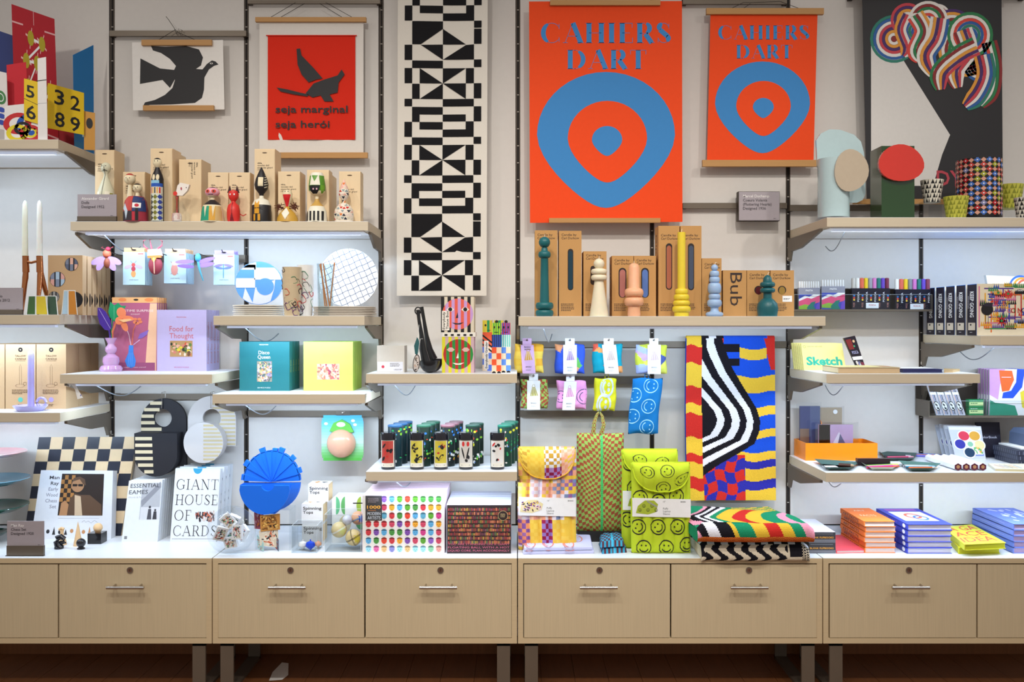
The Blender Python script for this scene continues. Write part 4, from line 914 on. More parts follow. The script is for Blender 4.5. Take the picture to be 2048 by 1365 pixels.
# ---------------------------------------------------------------- lilac puzzle shelf
zs = SH['S6']
def bframe(zs_, yb): # plane whose foot lands at photo row yb
    s_ = (EYE-zs_)/(yb-HY); return Fr(D-s_*F, zs_)
f = Fr(.17, zs); r = thing('bouquet_pack', 'tall pink paper bouquet pack with a printed blue vase, frontmost', 'paper model pack', (f.x(270), -.30, zs), 'pink paper bouquet packs')
b = MB(f); b.rect(222, 606, 314, f.yb, c('b26480'), 0, .012); b.rect(222, 606, 300, f.yb-16, c('b3607f'), .0003); b.poly([(300, 607), (314, 607), (312, f.yb), (290, f.yb)], c('edc09c'), .0005); b.rect(222, f.yb-16, 310, f.yb, c('9a5078'), .0007)
b.text('SPRINGTIME SURPRISE', 225, 624, 4.6, c('f3e3e0'), .0009, w=82); b.text('BOUQUET', 262, 630, 2.4, c('f3e3e0'), .0009, w=18)
b.text('recreate a paper bouquet yourself', 232, f.yb-6, 2.2, c('f0d8e4'), .0012, w=60)
b.poly([(258, 691), (267, 691), (267, 706), (272, 722), (270, 733), (263, 737), (254, 733), (250, 722), (257, 706)], c('3f86e0'), .0012)
for i in range(3): b.line([(257+i*3+2, 706), (256+i*4, 734)], .8, c('6aa4ee'), .0015)
b.line([(262, 691), (258, 670), (253, 657)], 1.6, c('e8c4d0'), .0012); b.line([(264, 691), (267, 660), (274, 645)], 2, c('e0785c'), .0012); b.line([(267, 690), (280, 680)], 1.6, c('d8b4d8'), .0012)
b.poly([(276, 678), (280, 668), (298, 660), (294, 670), (284, 677)], c('8a6ac0'), .0014)
for dx, dy in ((-4, -3), (4, -3), (0, 5), (6, 2), (-5, 3)): b.ell(275+dx, 642+dy, 4, 3, c('e2835c'), .0014, n=12)
part(b, 'printed_box', r)
b = MB(f); b.rect(224, 595, 314, 606, c('eeb478'), 0, .008); b.ell(245, 600, 8, 3.5, c('e88a50'), .0005, n=14); b.ell(298, 600, 9, 3.5, c('e88a50'), .0005, n=14); b.ell(272, 600, 5, 2, c('3a2f2a'), .0005, n=12); part(b, 'hang_tab', r)
for i in range(1, 5): dup(r, -.0006, i*.026, 0, 'tall pink paper bouquet pack behind the front one, %s in its row' % ['', 'second', 'third', 'fourth', 'rearmost'][i])
def pbox(nm, x0, x1, yt, yb, dep, n, gap, zs_, colr, art, label, gr, side=None, cat='puzzle box', f=None, ords=('second', 'third', 'fourth', 'fifth', 'sixth', 'rearmost'), kind='box_body', art_nm='printed_front'):
    f = f or bframe(zs_, yb); yb = f.yb; d = f.d; r = thing(nm, label+', frontmost of its row', cat, (f.x((x0+x1)/2), -d, zs_), gr)
    b = MB(f); b.box(f.x(x0), f.x(x1), -d, -d+dep, zs_, f.z(yt), colr if not isinstance(colr, str) else c(colr)); part(b, kind, r)
    b = MB(f); art(b, f, yb)
    if side: b.map = (f.right(x1) if (x0+x1)/2 < CX else f.left(x0, dep/f.s)); side(b, f, yb, dep/f.s)
    if b.v: part(b, art_nm, r)
    R = [r]
    for i in range(1, n): R.append(dup(r, 0, i*(dep+gap), 0, label+', %s in its row' % (ords[i-1] if i < n-1 else 'rearmost')))
    return R
def aff(b, f, yb):
    P = c('c86a72'); b.text('PIECEWORK', 363, 636, 2.6, P, w=20, al='C'); b.text('Food for', 363, 663, 11, P, .0006, w=48, al='C'); b.text('Thought', 363, 677, 11, P, .0006, w=48, al='C')
    b.rect(340, 682, 385, 714, c('b08a5c'), .0005); R = random.Random(2)
    for i in range(46): b.ell(R.uniform(343, 382), R.uniform(688, 711), R.uniform(1.5, 4), R.uniform(1.5, 4), c(R.choice(['5a7a3c', 'd8a48c', 'c8442c', '2e3a2c', 'd8c43c', '8c9a5c', 'e8d4c0', '6a4a34', 'c87a6c'])), .0008+i*.00001, n=8)
    b.text('500 PIECE PUZZLE', 363, 736, 2.4, P, w=30, al='C')
def sff(b, f, yb, w): b.text('Food for Thought', w*.70, 728, w*.5, c('c8848c'), .0006, w=84, rot=-90)
LIL = c('b8add6'); pbox('puzzle_box', 314, 413, 620, 743, .040, 4, .004, zs, LIL, aff, 'lilac food puzzle box', 'lilac puzzle boxes', sff)
# pink glass vase with paper flowers
f = bframe(zs, 744); PK = mat('pink_glass', 'c49ac4', .12, 0, .6, coat=.5, sss=.2)
f2 = Fr(f.d-.035, zs); r = thing('bubble_vase', 'pink bubble-shaped glass vase holding paper flowers', 'vase', (f2.x(222), -f2.d, zs)); yb = f2.yb
b = MB(f2); b.plathe(222, [(20, yb), (22, yb-5), (19, yb-11), (14, yb-13), (16, yb-20), (15, yb-28), (9, yb-33), (7, yb-35), (11, yb-41), (11, yb-47), (7, yb-52), (6, yb-55), (9, yb-62), (12, yb-67), (11, yb-67), (5, yb-55), (0, yb-54)], PK, 32); part(b, 'vase_body', r, True)
def stem(P, w, k): b = MB(f2); b.tube([f2.front(*p) for p in P], w, c(k), 8); return b
r = thing('paper_flower', 'purple paper leaf standing in the pink vase', 'paper flower', f2.front(218, 684), 'paper flowers in the pink vase')
part(stem([(222, 685), (219, 665), (217, 650)], .004, '4a2f8c'), 'stem', r); b = MB(f2); b.poly([(196, 616), (203, 616), (212, 624), (221, 640), (224, 655), (220, 662), (210, 660), (200, 648), (196, 632)], c('4b2f96'), .004, .002); b.line([(199, 618), (222, 658)], .8, c('b8a8dc'), .0055); part(b, 'leaf_blade', r)
r = thing('paper_flower', 'green frilled paper leaf behind the purple leaf in the pink vase', 'paper flower', f2.front(222, 684), 'paper flowers in the pink vase')
b = MB(f2); b.poly([(218, 604), (226, 611), (234, 606), (240, 612), (250, 612), (243, 622), (234, 634), (226, 644), (218, 636), (214, 624)], c('1f9a66'), -.012, .002); b.line([(226, 612), (226, 640)], .8, c('7ad0a8'), -.0105); part(b, 'leaf_blade', r); part(stem([(224, 682), (223, 660), (225, 640)], .003, '1f8a5a'), 'stem', r)
r = thing('paper_flower', 'orange paper flower on a curved stem in the pink vase', 'paper flower', f2.front(226, 684), 'paper flowers in the pink vase')
part(stem([(226, 684), (225, 664), (231, 648), (241, 643)], .0045, 'e2805c'), 'stem', r)
for dx, dy, rx, ry, ro in ((-3, -14, 9, 11, -20), (11, -3, 12, 5, 10), (3, 12, 6, 12, -25), (-7, 2, 8, 8, 0)):
    b = MB(f2); b.ell(247+dx, 640+dy, rx, ry, c('ee8a60'), .006+abs(dx)*.0004, .002, 18, rot=ro); part(b, 'petal', r)
b = MB(f2); b.poly([(239, 640), (262, 638), (267, 641), (250, 645)], c('f3c48c'), .014, .002); part(b, 'flower_centre', r)
# ---------------------------------------------------------------- boxed candles, lowest left shelf
zs = SH['S5']; PK2 = KRAFT2; BR = c('4a3423')
def atal(col):
    def A(b, f, yb):
        u = f.cx0
        b.ell(u, 700, 4.5, 4.5, INK, .0006); b.ell(u, 700, 1.5, 1.5, KRAFT2, .0009, n=10)
        b.text('TALLOW', u, 714, 3.6, BR, .0006, w=22, al='C', bold=True); b.text('CANDLE', u, 720, 3.6, BR, .0006, w=22, al='C', bold=True); b.line([(u-10, 722), (u+10, 722)], .5, BR, .0006)
        b.line([(u-2, 770), (u-2, 734), (u, 729), (u+2, 734), (u+2, 770)], .4, BR, .0006); b.ring(u-1, 772, 9, 8.4, BR, .0006, 20, 0, 360, .4); b.ring(u+9, 768, 3.4, 2.9, BR, .0006)
        b.scrib(u-17, 780, 34, 10, 4, BR, .0006, int(u)); b.ell(u, 800, 4.8, 4.8, c(col), .0006); b.scrib(u-5, 809, 10, 5, 2, BR, .0006, 3)
    return A
for i, (a, e, k, nm) in enumerate([(-62, -2, 'd8b04c', 'leftmost, cut off by the edge'), (-1, 9.5, 'd8b04c', 'narrow slice visible at the left edge'), (11, 71, '5ab8a8', 'with a green dot, behind the lavender chamberstick'), (73, 132, 'a99ad8', 'with a purple dot')]):
    if i == 1: continue
    if i == 0: a, e = -52, 9
    f = bframe(zs, 818.5); f.cx0 = (a+e)/2
    r = thing('candle_box', 'kraft candle box, '+nm if i else 'kraft candle box mostly cut off by the left edge', 'box', (f.x((a+e)/2), -f.d, zs), 'kraft boxes of the chamberstick candles')
    b = MB(f); b.box(f.x(a), f.x(e), -f.d, -f.d+(.11 if i < 3 else .11), zs, f.z(689), KRAFT2); part(b, 'box_body', r); b = MB(f); atal(k)(b, f, 818); part(b, 'printed_front', r)
    for j in range(1, 3): dup(r, 0, j*.114, 0, 'kraft candle box in the %s row%s' % (['', 'middle', 'rear'][j], ' at the left edge' if i == 0 else (' behind the green dotted box' if i == 2 else ' behind the purple dotted box, its side showing')))
f = bframe(zs, 822); f = Fr(min(f.d, .42), zs); LV = mat('lavender_wax', 'b4acea', .35, sss=.3); LVC = gl('bdb6ea')
r = thing('chamberstick', 'lavender chamberstick dish with a loop handle', 'candle holder', (f.x(61), -f.d, zs)); yb = f.yb
b = MB(f); b.plathe(61, [(23, yb), (30, yb-7), (33, yb-11), (32, yb-11), (27, yb-6), (9, yb-4), (9, yb-9), (7, yb-9), (7, yb-4), (0, yb-4)], LVC, 36, sy=1); part(b, 'dish', r, True)
b = MB(f); P = []
for i in range(15):
    a = math.radians(-60+300*i/14); P.append(f.front(85-9*math.cos(a)*-1-2, yb-17-9*math.sin(a), 0))
b.tube(P, .0055, LVC, 10); part(b, 'loop_handle', r, True)
b = MB(f); yt = yb-5; b.plathe(62, [(6.3, yt), (6, 712), (5.4, 705), (2.5, 701), (.5, 700.5)], LV, 20); b.tube([f.front(62, 702), f.front(61, 699), f.front(59, 696)], .001, WHT, 5)
solo(b, 'taper_candle', 'lavender taper candle standing in the chamberstick', 'candle', (f.x(62), -f.d, f.z(yt)), None, True)
f = Fr(.08, zs); f = Fr(.46); b = MB(f); b.poly([(-20, 812), (2, 812), (3, 816), (0, 822), (-20, 822)], gl('9ad0c4'), 0, .04)
# white paper tag under the lilac shelf
f = Fr(.44); b = MB(f); b.poly([(136, 767), (150, 767), (157, 782), (166, 796), (155, 799), (150, 780), (143, 770), (139, 774)], WHT, 0, .0006); b.poly([(160, 793), (162, 788), (163, 792), (160, 793)], c('5a5ab0'), .0004)
solo(b, 'price_tag', 'crumpled white paper tag hanging under the lilac puzzle shelf', 'tag', f.front(150, 768))
# ---------------------------------------------------------------- teal and lime puzzle boxes
zs = SH['S7']
def coll(b, x0, y0, x1, y1, ks, n, seed, s0=1.5, s1=4, o=.0008):
    R = random.Random(seed)
    for i in range(n):
        mg = min(2, (x1-x0)*.08); x, y = R.uniform(x0+mg, x1-mg), R.uniform(y0+mg, y1-mg); a = R.uniform(0, PI); w, h = R.uniform(s0, s1), R.uniform(s0*.5, s1*.5); ca, sa = math.cos(a), math.sin(a)
        P = [(min(x1, max(x0, x+dx*ca-dy*sa)), min(y1, max(y0, y+dx*sa+dy*ca))) for dx, dy in ((-w, -h), (w, -h), (w, h), (-w, h))]
        b.poly(P, c(R.choice(ks)), o+i*.000004)
TEAL = c('1d6a70'); LIME = c('b9dd5c')
def adq(b, f, yb):
    b.text('PIECEWORK', 528, 691, 2.4, WHT, .0006, w=18, al='C'); b.text('Disco', 528, 709, 7.5, WHT, .0006, w=22, al='C'); b.text('Queen', 528, 718, 7.5, WHT, .0006, w=25, al='C')
    b.rect(514, 723, 544, 764, c('8a8478'), .0005); coll(b, 514, 723, 544, 764, ['e8c47c', 'c8a09c', '5a5a6c', 'e8e0d0', 'd88a5c', '9a8cb0', '4a6a5c', 'c8d07c', '6c4a3c'], 150, 3, 1.2, 3.5); b.text('500 PIECE PUZZLE', 528, 777, 2.2, WHT, .0006, w=26, al='C')
def sdq(b, f, yb, w): b.text('Disco Queen', w*.7, 745, w*.4, c('d8c86c'), .0006, w=24, rot=-90)
pbox('puzzle_box', 479, 579, 684, 782.5, .040, 4, .006, zs, TEAL, adq, 'teal disco puzzle box', 'teal puzzle boxes', sdq)
def alm(b, f, yb):
    b.text('Floral', 656, 714, 6, c('b8cc5c'), .0006, w=20, al='C'); b.rect(634, 728, 679, 760, c('e0a08c'), .0005)
    coll(b, 634, 728, 679, 760, ['f0b8a4', 'c8605c', 'e8d0b4', '9a3c5c', 'e88a6c', 'd8a07c', 'f4d4c8', 'a8705c'], 150, 5, 1.2, 3.6)
pbox('puzzle_box', 607, 706, 684, 782.5, .040, 5, .004, zs, LIME, alm, 'lime green floral puzzle box', 'lime puzzle boxes')
# ---------------------------------------------------------------- carded toy on the rail (plain ball stands in for the moulded face)
f = Fr(.10); r = thing('carded_toy', 'green and blue hanging card with a peach ball under a green cone cap', 'toy', (f.x(685), -.10, f.z(922)))
b = MB(f); n = 16
for i in range(n):
    v0, v1 = 831+91*i/n, 831+91*(i+1)/n; t = i/(n-1); A = (0x4c, 0xb4, 0xdc); B_ = (0xc4, 0xe6, 0xd4); G_ = (0x5c, 0xb8, 0x4c); q = (A, B_, t*1.7) if t < .59 else (B_, G_, (t-.59)/.41)
    k = '%02x%02x%02x' % tuple(int(q[0][j]+(q[1][j]-q[0][j])*min(1, q[2])) for j in range(3)); ins = (6 if i in (0, n-1) else (2 if i in (1, n-2) else 0))*.6
    b.rect(643+ins, v0, 727-ins, v1, c(k), 0, .002)
for x, y in ((652, 848), (706, 842), (710, 850)): b.ell(x, y, 4, 3, WHT, .0006, n=8)
part(b, 'printed_card', r)
b = MB(f); b.poly([(660, 862), (668, 846), (684, 839), (700, 848), (708, 864), (684, 868)], c('6ac04c'), .014, .013); b.ell(683, 849, 9, 5, c('dcecd0'), .0146, n=16); part(b, 'cone_cap', r)
b = MB(f); b.sph(*f.front(683, 887, .004), 29*f.s, mat('peach_plastic', 'e8b090', .25, coat=.3), 28, sy=.75); part(b, 'peach_ball', r, True)
b = MB(f); b.rect(672, 821, 700, 832, FILM, .001, .001); b.text('S', 685, 830, 5, c('55555c'), .002, al='C'); b.tube([f.front(685, 826, .003), (f.x(685), -.03, f.z(827))], .003, CHROME, 6); part(b, 'clear_hanger', r)
# ---------------------------------------------------------------- hanging ceramic vessels
f = Fr(.05); r = thing('wall_vessel', 'black oval ceramic wall vessel with cream stripes and a round hole', 'vase', f.front(330, 948), 'striped wall vessels')
BKC = mat('black_stoneware', '232227', .6, grain=(900, 900, 900), bump=.3, var=.2); CRC = mat('cream_stoneware', 'd8c7a4', .6, grain=(900, 900, 900), bump=.2)
def ovalh(b, cx, y0, y1, w, hx, hy, hr, m, o, th, m2=None):
    """oval with a hole, as left and right halves"""
    n = 20; h = w
    for side in (-1, 1):
        P = []
        for i in range(n+1):
            a = PI/2*i/n*1.0; P.append((cx+side*w*math.sin(a), y0+h-h*math.cos(a)))
        P.append((cx+side*w, y1)); P.append((cx, y1))
        Q = [(hx, hy+hr)]+[(hx+side*hr*math.sin(PI*i/n), hy+hr*math.cos(PI*i/n)) for i in range(1, n+1)]
        if abs(hx-cx) > .1: Q = [(cx, hy+hr)]+[(p[0] if side*(p[0]-cx) > 0 else cx, p[1]) for p in Q]
        b.poly(P+Q, m, o, th)
b = MB(f); ovalh(b, 330, 797, 932, 45, 328, 836, 18, BKC, .016, .016); part(b, 'back_plate', r)
b = MB(f)
for i in range(5):
    y = 803+i*13; xx = 330-45*math.sqrt(max(0, 1-((842-y-3)/45)**2)) if y < 839 else 285; x1_ = 327 if abs(y+3-836) > 18 else 328-math.sqrt(18**2-(y+3-836)**2)
    if i == 4: x1_ = 326
    b.rect(xx, y, x1_, y+6.5, CRC, .0166)
part(b, 'cream_stripes', r)
b = MB(f); P = [(284, 863)]+[(284+84*(1-math.cos(PI*i/20))/2 if 0 else 326+42*math.sin(-PI/2+PI*i/20), 905+43*math.cos(-PI/2+PI*i/20)) for i in range(21)]+[(368, 863)]
b.poly(P, BKC, .085, .066); part(b, 'front_pocket', r)
b = MB(f)
for i in range(6):
    y = 870+i*13; xx = 285 if y < 903 else 326-42*math.sqrt(max(0, 1-((y+6-905)/43)**2)); b.rect(xx+1, y, 319+i*.6, y+6.5, CRC, .0856)
part(b, 'pocket_stripes', r)
r = thing('wall_vessel', 'off-white arched ceramic wall vessel with a round pocket and ribbed stripes', 'vase', f.front(430, 922), 'striped wall vessels')
WC = mat('white_stoneware', 'c6c0bd', .7, grain=(1200, 1200, 1200), bump=.3, var=.1); RC = mat('oat_stoneware', 'c2b28c', .7, grain=(20, 20, 900), bump=.5, var=.12)
b = MB(f); ovalh(b, 426, 792, 892, 48, 426, 836, 18, WC, .016, .016); part(b, 'back_plate', r)
b = MB(f)
for i in range(11):
    y = 806+i*8; x0_ = 426 if y < 812 else (426+math.sqrt(max(0, 18**2-(y+2-836)**2)) if abs(y+2-836) < 18 else 427); x1_ = 426+48*math.sqrt(max(0, 1-((840-y-2)/48)**2)) if y < 838 else 474; b.rect(x0_+1, y, x1_-1, y+4, RC, .0166)
part(b, 'ribbed_stripes', r)
b = MB(f); b.ell(418, 882, 39, 40, WC, .075, .056, 44); part(b, 'round_pocket', r)
b = MB(f)
for i in range(10):
    y = 846+i*7.4; b.rect(418, y, 418+38*math.sqrt(max(.02, 1-((y+2-882)/40)**2)), y+4, RC, .0756)
part(b, 'pocket_stripes', r)
for u in (331, 428):
    b = MB(); q = Fr(.03); X = q.x(u); b.tube([(X, -.031, q.z(797)), (X, -.031, q.z(784)), (X, -.075, q.z(784)), (X, -.075, q.z(815))], .0016, CHROME, 6); solo(b, 'wire_hook', 'thin steel hook carrying the %s vessel' % ('black' if u < 400 else 'off-white'), 'hook', (X, -.03, q.z(790)), 'thin steel hooks')
# ---------------------------------------------------------------- tissue boxes, ladles, grinders
zs = SH['S8']
f = bframe(zs, 745.5); r = thing('gift_box', 'small grey box with a white label and a red stamp', 'box', (f.x(782), -f.d, zs)); b = MB(f); b.box(f.x(754), f.x(809), -f.d, -f.d+.09, zs, f.z(692), c('cbc5bb')); part(b, 'box_body', r)
b = MB(f); b.rect(755, 724, 806, 744, c('dcdce4'), .0004); b.ell(766, 734, 3, 3, c('c83a4c'), .0008, n=12); b.scrib(780, 727, 20, 8, 3, c('777'*2), .0008); b.text('LADLE SET', 788, 741, 2.8, INK, .0008, w=16); part(b, 'label', r)
PLS = mat('black_silicone', '1b1b1d', .3, coat=.3)
def ladle(pts, cx, cy, rr, sc, label, d):
    f = Fr(d, zs); r = thing('soup_ladle', label, 'ladle', (f.x(cx), -d, zs)); 
    b = MB(f); b.tube([f.front(*p) for p in pts], [4*f.s, 3.4*f.s, 4.5*f.s, 7*f.s, 9*f.s][:len(pts)], PLS, 12); part(b, 'handle', r, True)
    b = MB(f); R = rr*f.s; X = f.x(cx); b.lathe(X, -d, [(R*math.sin(PI/2*i/8), zs+R*sc*(1-math.cos(PI/2*i/8))) for i in range(9)]+[(R*.93*math.cos(PI/2*i/6), zs+R*sc-(R*sc*.93)*math.sin(PI/2*i/6)) for i in range(7)], PLS, 28); part(b, 'bowl', r, True)
    return r, f
r, f = ladle([(836, 620, 0), (838, 640, 0), (843, 670, 0), (846, 700, 0), (852, 726, 0)], 859, 724, 21, 1.15, 'large black ladle standing on its bowl beside the tissue boxes', .40)
b = MB(f); b.tube([f.front(836+6*math.cos(a), 622+7*math.sin(a), 0) for a in [PI*2*i/12 for i in range(13)]], .003, PLS, 6); part(b, 'hanging_loop', r, True)
r, f = ladle([(842, 614, -.02), (847, 640, -.02), (852, 672, -.02), (858, 700, -.02), (866, 720, -.02)], 869, 716, 17, 1.5, 'second black ladle leaning behind the large one', .30)
f = Fr(.45, zs); b = MB(f); b.poly([(833, 678)]+[(833+6*math.cos(a), 693+18*math.sin(a)) for a in [-1.5+3.0*i/10 for i in range(11)]]+[(830, 708), (828, 692)], gl('1d5a5c'), 0, .002); b.line([(836, 676), (838, 650)], .7, WHT, .001)
solo(b, 'hang_tag', 'teal oval tag tied to the ladles', 'tag', f.front(833, 711), 'ladle tags')
b = MB(f); b.ell(833, 727, 7, 18, INK, .006, .002, rot=6); b.ell(833, 727, 5.6, 16, c('c9bfb8'), .0068, rot=6); coll(b, 829, 714, 837, 742, ['3a3a3c', '8a7a6c', 'e0dcd8', 'c8a48c'], 26, 4, 1, 2.4, .0074); b.line([(836, 710), (841, 678), (846, 678)], .7, WHT, .007)
solo(b, 'hang_tag', 'black rimmed oval photo tag standing in front of the ladles', 'tag', f.front(833, 745), 'ladle tags')
def facebox(x0, x1, yt, f, z0, st, head, hst, eye, lbl, label):
    r = thing('tissue_box', label, 'tissue box', (f.x((x0+x1)/2), -f.d, z0), 'striped face tissue boxes'); yb = HY+(EYE-z0)/f.s
    w = f.x(x1)-f.x(x0); b = MB(f); b.box(f.x(x0), f.x(x1), -f.d, -f.d+w*.95, z0, f.z(yt), c(st[1])); part(b, 'box_body', r)
    b = MB(f); n = len(hst); k = 5
    for i in range(k*2):
        if i % 2 == 0: b.rect(x0+(x1-x0)*i/(k*2), yt, x0+(x1-x0)*(i+1)/(k*2), yb, c(st[0]), .0003)
    cx, cy, R = (x0+x1)/2+.5, (yt+yb)/2-1, (x1-x0)/2-2
    m = 10
    for i in range(m):
        a, e = cx-R+2*R*i/m, cx-R+2*R*(i+1)/m; P = [(a+(e-a)*t/4, cy-math.sqrt(max(0, R*R-(a+(e-a)*t/4-cx)**2))) for t in range(5)]; Q = [(x, 2*cy-y) for x, y in P[::-1]]
        b.poly(P+Q, c(hst[i % 2]), .0006)
    for s_ in (-1, 1):
        ex = cx+s_*15; b.poly([(ex-8, cy-9), (ex-3, cy-13.5), (ex+3, cy-13.5), (ex+8, cy-9), (ex+3, cy-5), (ex-3, cy-5)], c(eye[0]), .001); b.ell(ex, cy-9.3, 4, 4, c(eye[1]), .0013)
    b.poly([(cx, cy-4), (cx+1, cy+8), (cx-4, cy+8)], c(eye[2]), .001); b.poly([(cx-12, cy+17), (cx, cy+18.5), (cx+12, cy+16.5), (cx+5, cy+21), (cx-5, cy+21)], c(eye[2]), .001)
    part(b, 'printed_face', r)
    if lbl:
        b = MB(f); b.rect(x0+2, yt+28, x0+17, yb-4, c('efe8dc'), .0016, .0004); b.text('Everybody', x0+8, yb-6, 5, INK, .002, w=35, rot=-90, bold=True); b.text('Tissue Box', x0+15, yb-6, 5, INK, .002, w=37, rot=-90, bold=True); part(b, 'name_label', r)
    return r
f = bframe(zs, 746); zt = f.z(674); facebox(884, 948, 674, f, zs, ('d9d22e', 'c9a8b0'), 0, ('b52a26', '2a8a3c'), ('d8b4a8', 'd8b4a8', 'efe4d8'), False, 'lower tissue box with a red and green striped face on yellow stripes')
b = MB(f); b.box(f.x(885), f.x(951), -f.d-.001, -f.d+.115, zt, zt+.018, c('e8e2d4'))
for i in range(5): b.rect(889+i*12.6, 668.5, 895+i*12.6, 672.5, INK, .0014)
solo(b, 'tissue_box_tray', 'cream and black checked box rim between the two tissue boxes', 'box', (f.x(918), -f.d, zt))
facebox(882, 948, 594, f, zt+.0182, ('1c1a1c', 'd8ccb4'), 0, ('e2604c', 'c49ad0'), ('efe4d8', '1c1a1c', '26222c'), True, 'upper tissue box with a pink and lilac striped face on black stripes')
f = bframe(zs, 742); r = thing('grinder_box', 'tall checked grinder box with a long name label', 'box', (f.x(983), -f.d, zs)); b = MB(f); b.box(f.x(965), f.x(984), -f.d, -f.d+.09, zs, f.z(641), c('e8d4b4')); part(b, 'box_body', r)
b = MB(f)
for i in range(4):
    for j in range(2): b.rect(965+j*9.5, 694+i*12, 974.5+j*9.5, 706+i*12, c('5a78d0' if (i+j) % 2 == 0 else 'efd4b0'), .0004)
b.rect(965, 641, 984, 665, c('d8c43c'), .0004); b.rect(974, 641, 979, 665, c('2a9a5c'), .0006); b.ell(971, 651, 2, 2.4, INK, .0008, n=10); b.line([(974, 661), (981, 661)], 1, INK, .0009); b.rect(965, 665, 984, 694, c('e8603c'), .0005)
for i in range(3): b.poly([(965, 669+i*9), (984, 684+i*9), (984, 688+i*9), (965, 673+i*9)], INK, .0008)
b.rect(968, 682, 977, 739, c('efe8dc'), .0012); b.text('Everybody Grinder', 975, 737, 4.6, INK, .0016, w=53, rot=-90, bold=True); part(b, 'printed_front', r)
dup(r, .047, .06, 0, 'checked grinder box standing behind the two face grinders')
def grinder(u, d, kf, ks, label):
    f = Fr(d, zs); r = thing('face_grinder', label, 'spice grinder', (f.x(u), -d, zs), 'painted face grinders'); yb = f.yb; w = 9.5
    b = MB(f); b.box(f.x(u-w), f.x(u+w), -d, -d+2*w*f.s, zs, f.z(695), c('efd4b0'))
    for i in range(4):
        for j in range(2): 
            if (i+j) % 2 == 0: b.rect(u-w+j*w, 695+i*12, u+j*w, 707+i*12, c(kf[3]), .0004)
    b.ell(u-5, yb, 4, 4, INK, .0006, a1=180, n=12); b.ell(u+5, yb, 4, 4, INK, .0006, a1=180, n=12); part(b, 'base', r)
    b = MB(f); b.box(f.x(u-w), f.x(u+w), -d, -d+2*w*f.s, f.z(694.9), f.z(670), c(kf[0]))
    for i in range(5): b.rect(u-w+i*4, 670, u-w+i*4+2, 694, c(kf[1]), .0004)
    part(b, 'middle', r)
    b = MB(f); b.box(f.x(u-w+1), f.x(u+w-1), -d+.001, -d+2*w*f.s-.001, f.z(669.9), f.z(646), c(ks[0]))
    for i in range(4): b.rect(u-w+1+i*4.4, 646, u-w+3.2+i*4.4, 670, c(ks[1]), -.0004)
    for s_ in (-1, 1): b.ell(u+s_*4.5, 655, 1.6, 2.6, INK, .0004, n=10)
    b.line([(u-4, 665), (u+4, 665)], 1.2, INK, .0004); part(b, 'face_top', r); b = MB(f); b.sph(*f.front(u, 644, -w*f.s), 3.4*f.s, INK, 10); part(b, 'knob', r, True)
grinder(993, .43, ('3a5ac0', '1c2a4c', 0, 'e8562c'), ('2a9a4c', 'b8d82c'), 'green striped face grinder in front')
grinder(1012, .38, ('e8e4d8', '4ab8a0', 0, '5a8ad8'), ('c8384c', '6a5ac0'), 'red and violet striped face grinder behind the green one')
# ---------------------------------------------------------------- black tumblers and patterned cans
zs = SH['S9']; BG = mat('black_enamel', '18161c', .15, coat=.5); LB = c('e2dac8')
def canlbl(b, f, u, R, yt, yb, a0, a1, m, off=.0005, n=10, dy=0):
    """curved label around a can; angles from the front"""
    s_ = f.s; rr = R*s_+off; V = []
    for i in range(n+1):
        a = math.radians(a0+(a1-a0)*i/n)
        for v in (yt, yb): V.append((f.x(u)+rr*math.sin(a), -f.d+dy-rr*math.cos(a), f.z(v)))
    b.mesh(V, [(2*i, 2*i+2, 2*i+3, 2*i+1) for i in range(n)], m)
def canblob(b, f, u, R, x, y, rx, ry, m, off, dy=0, n=12, rot=0):
    s_ = f.s; rr = R*s_+off; V = []
    for i in range(n):
        t = 2*PI*i/n; px, py = rx*math.cos(t), ry*math.sin(t); c_, s2 = math.cos(rot), math.sin(rot); q = x+px*c_-py*s2; a = math.asin(max(-.99, min(.99, q/R)))
        V.append((f.x(u)+rr*math.sin(a), -f.d+dy-rr*math.cos(a), f.z(y+px*s2+py*c_)))
    b.mesh(V, [tuple(range(n))], m)
LBL = ['black tumbler with a red cloaked figure label, leftmost in front', 'black tumbler with a yellow label of marching figures', 'black tumbler with a yellow, red and blue label, in the middle', 'black tumbler with a label of two red stockinged legs', 'black tumbler with a split red and black picture, rightmost in front']
CN = [('38628c', 3), ('3a6a54', 3), ('8a6068', 3), ('2c4c40', 2), ('2e7a64', 3)]
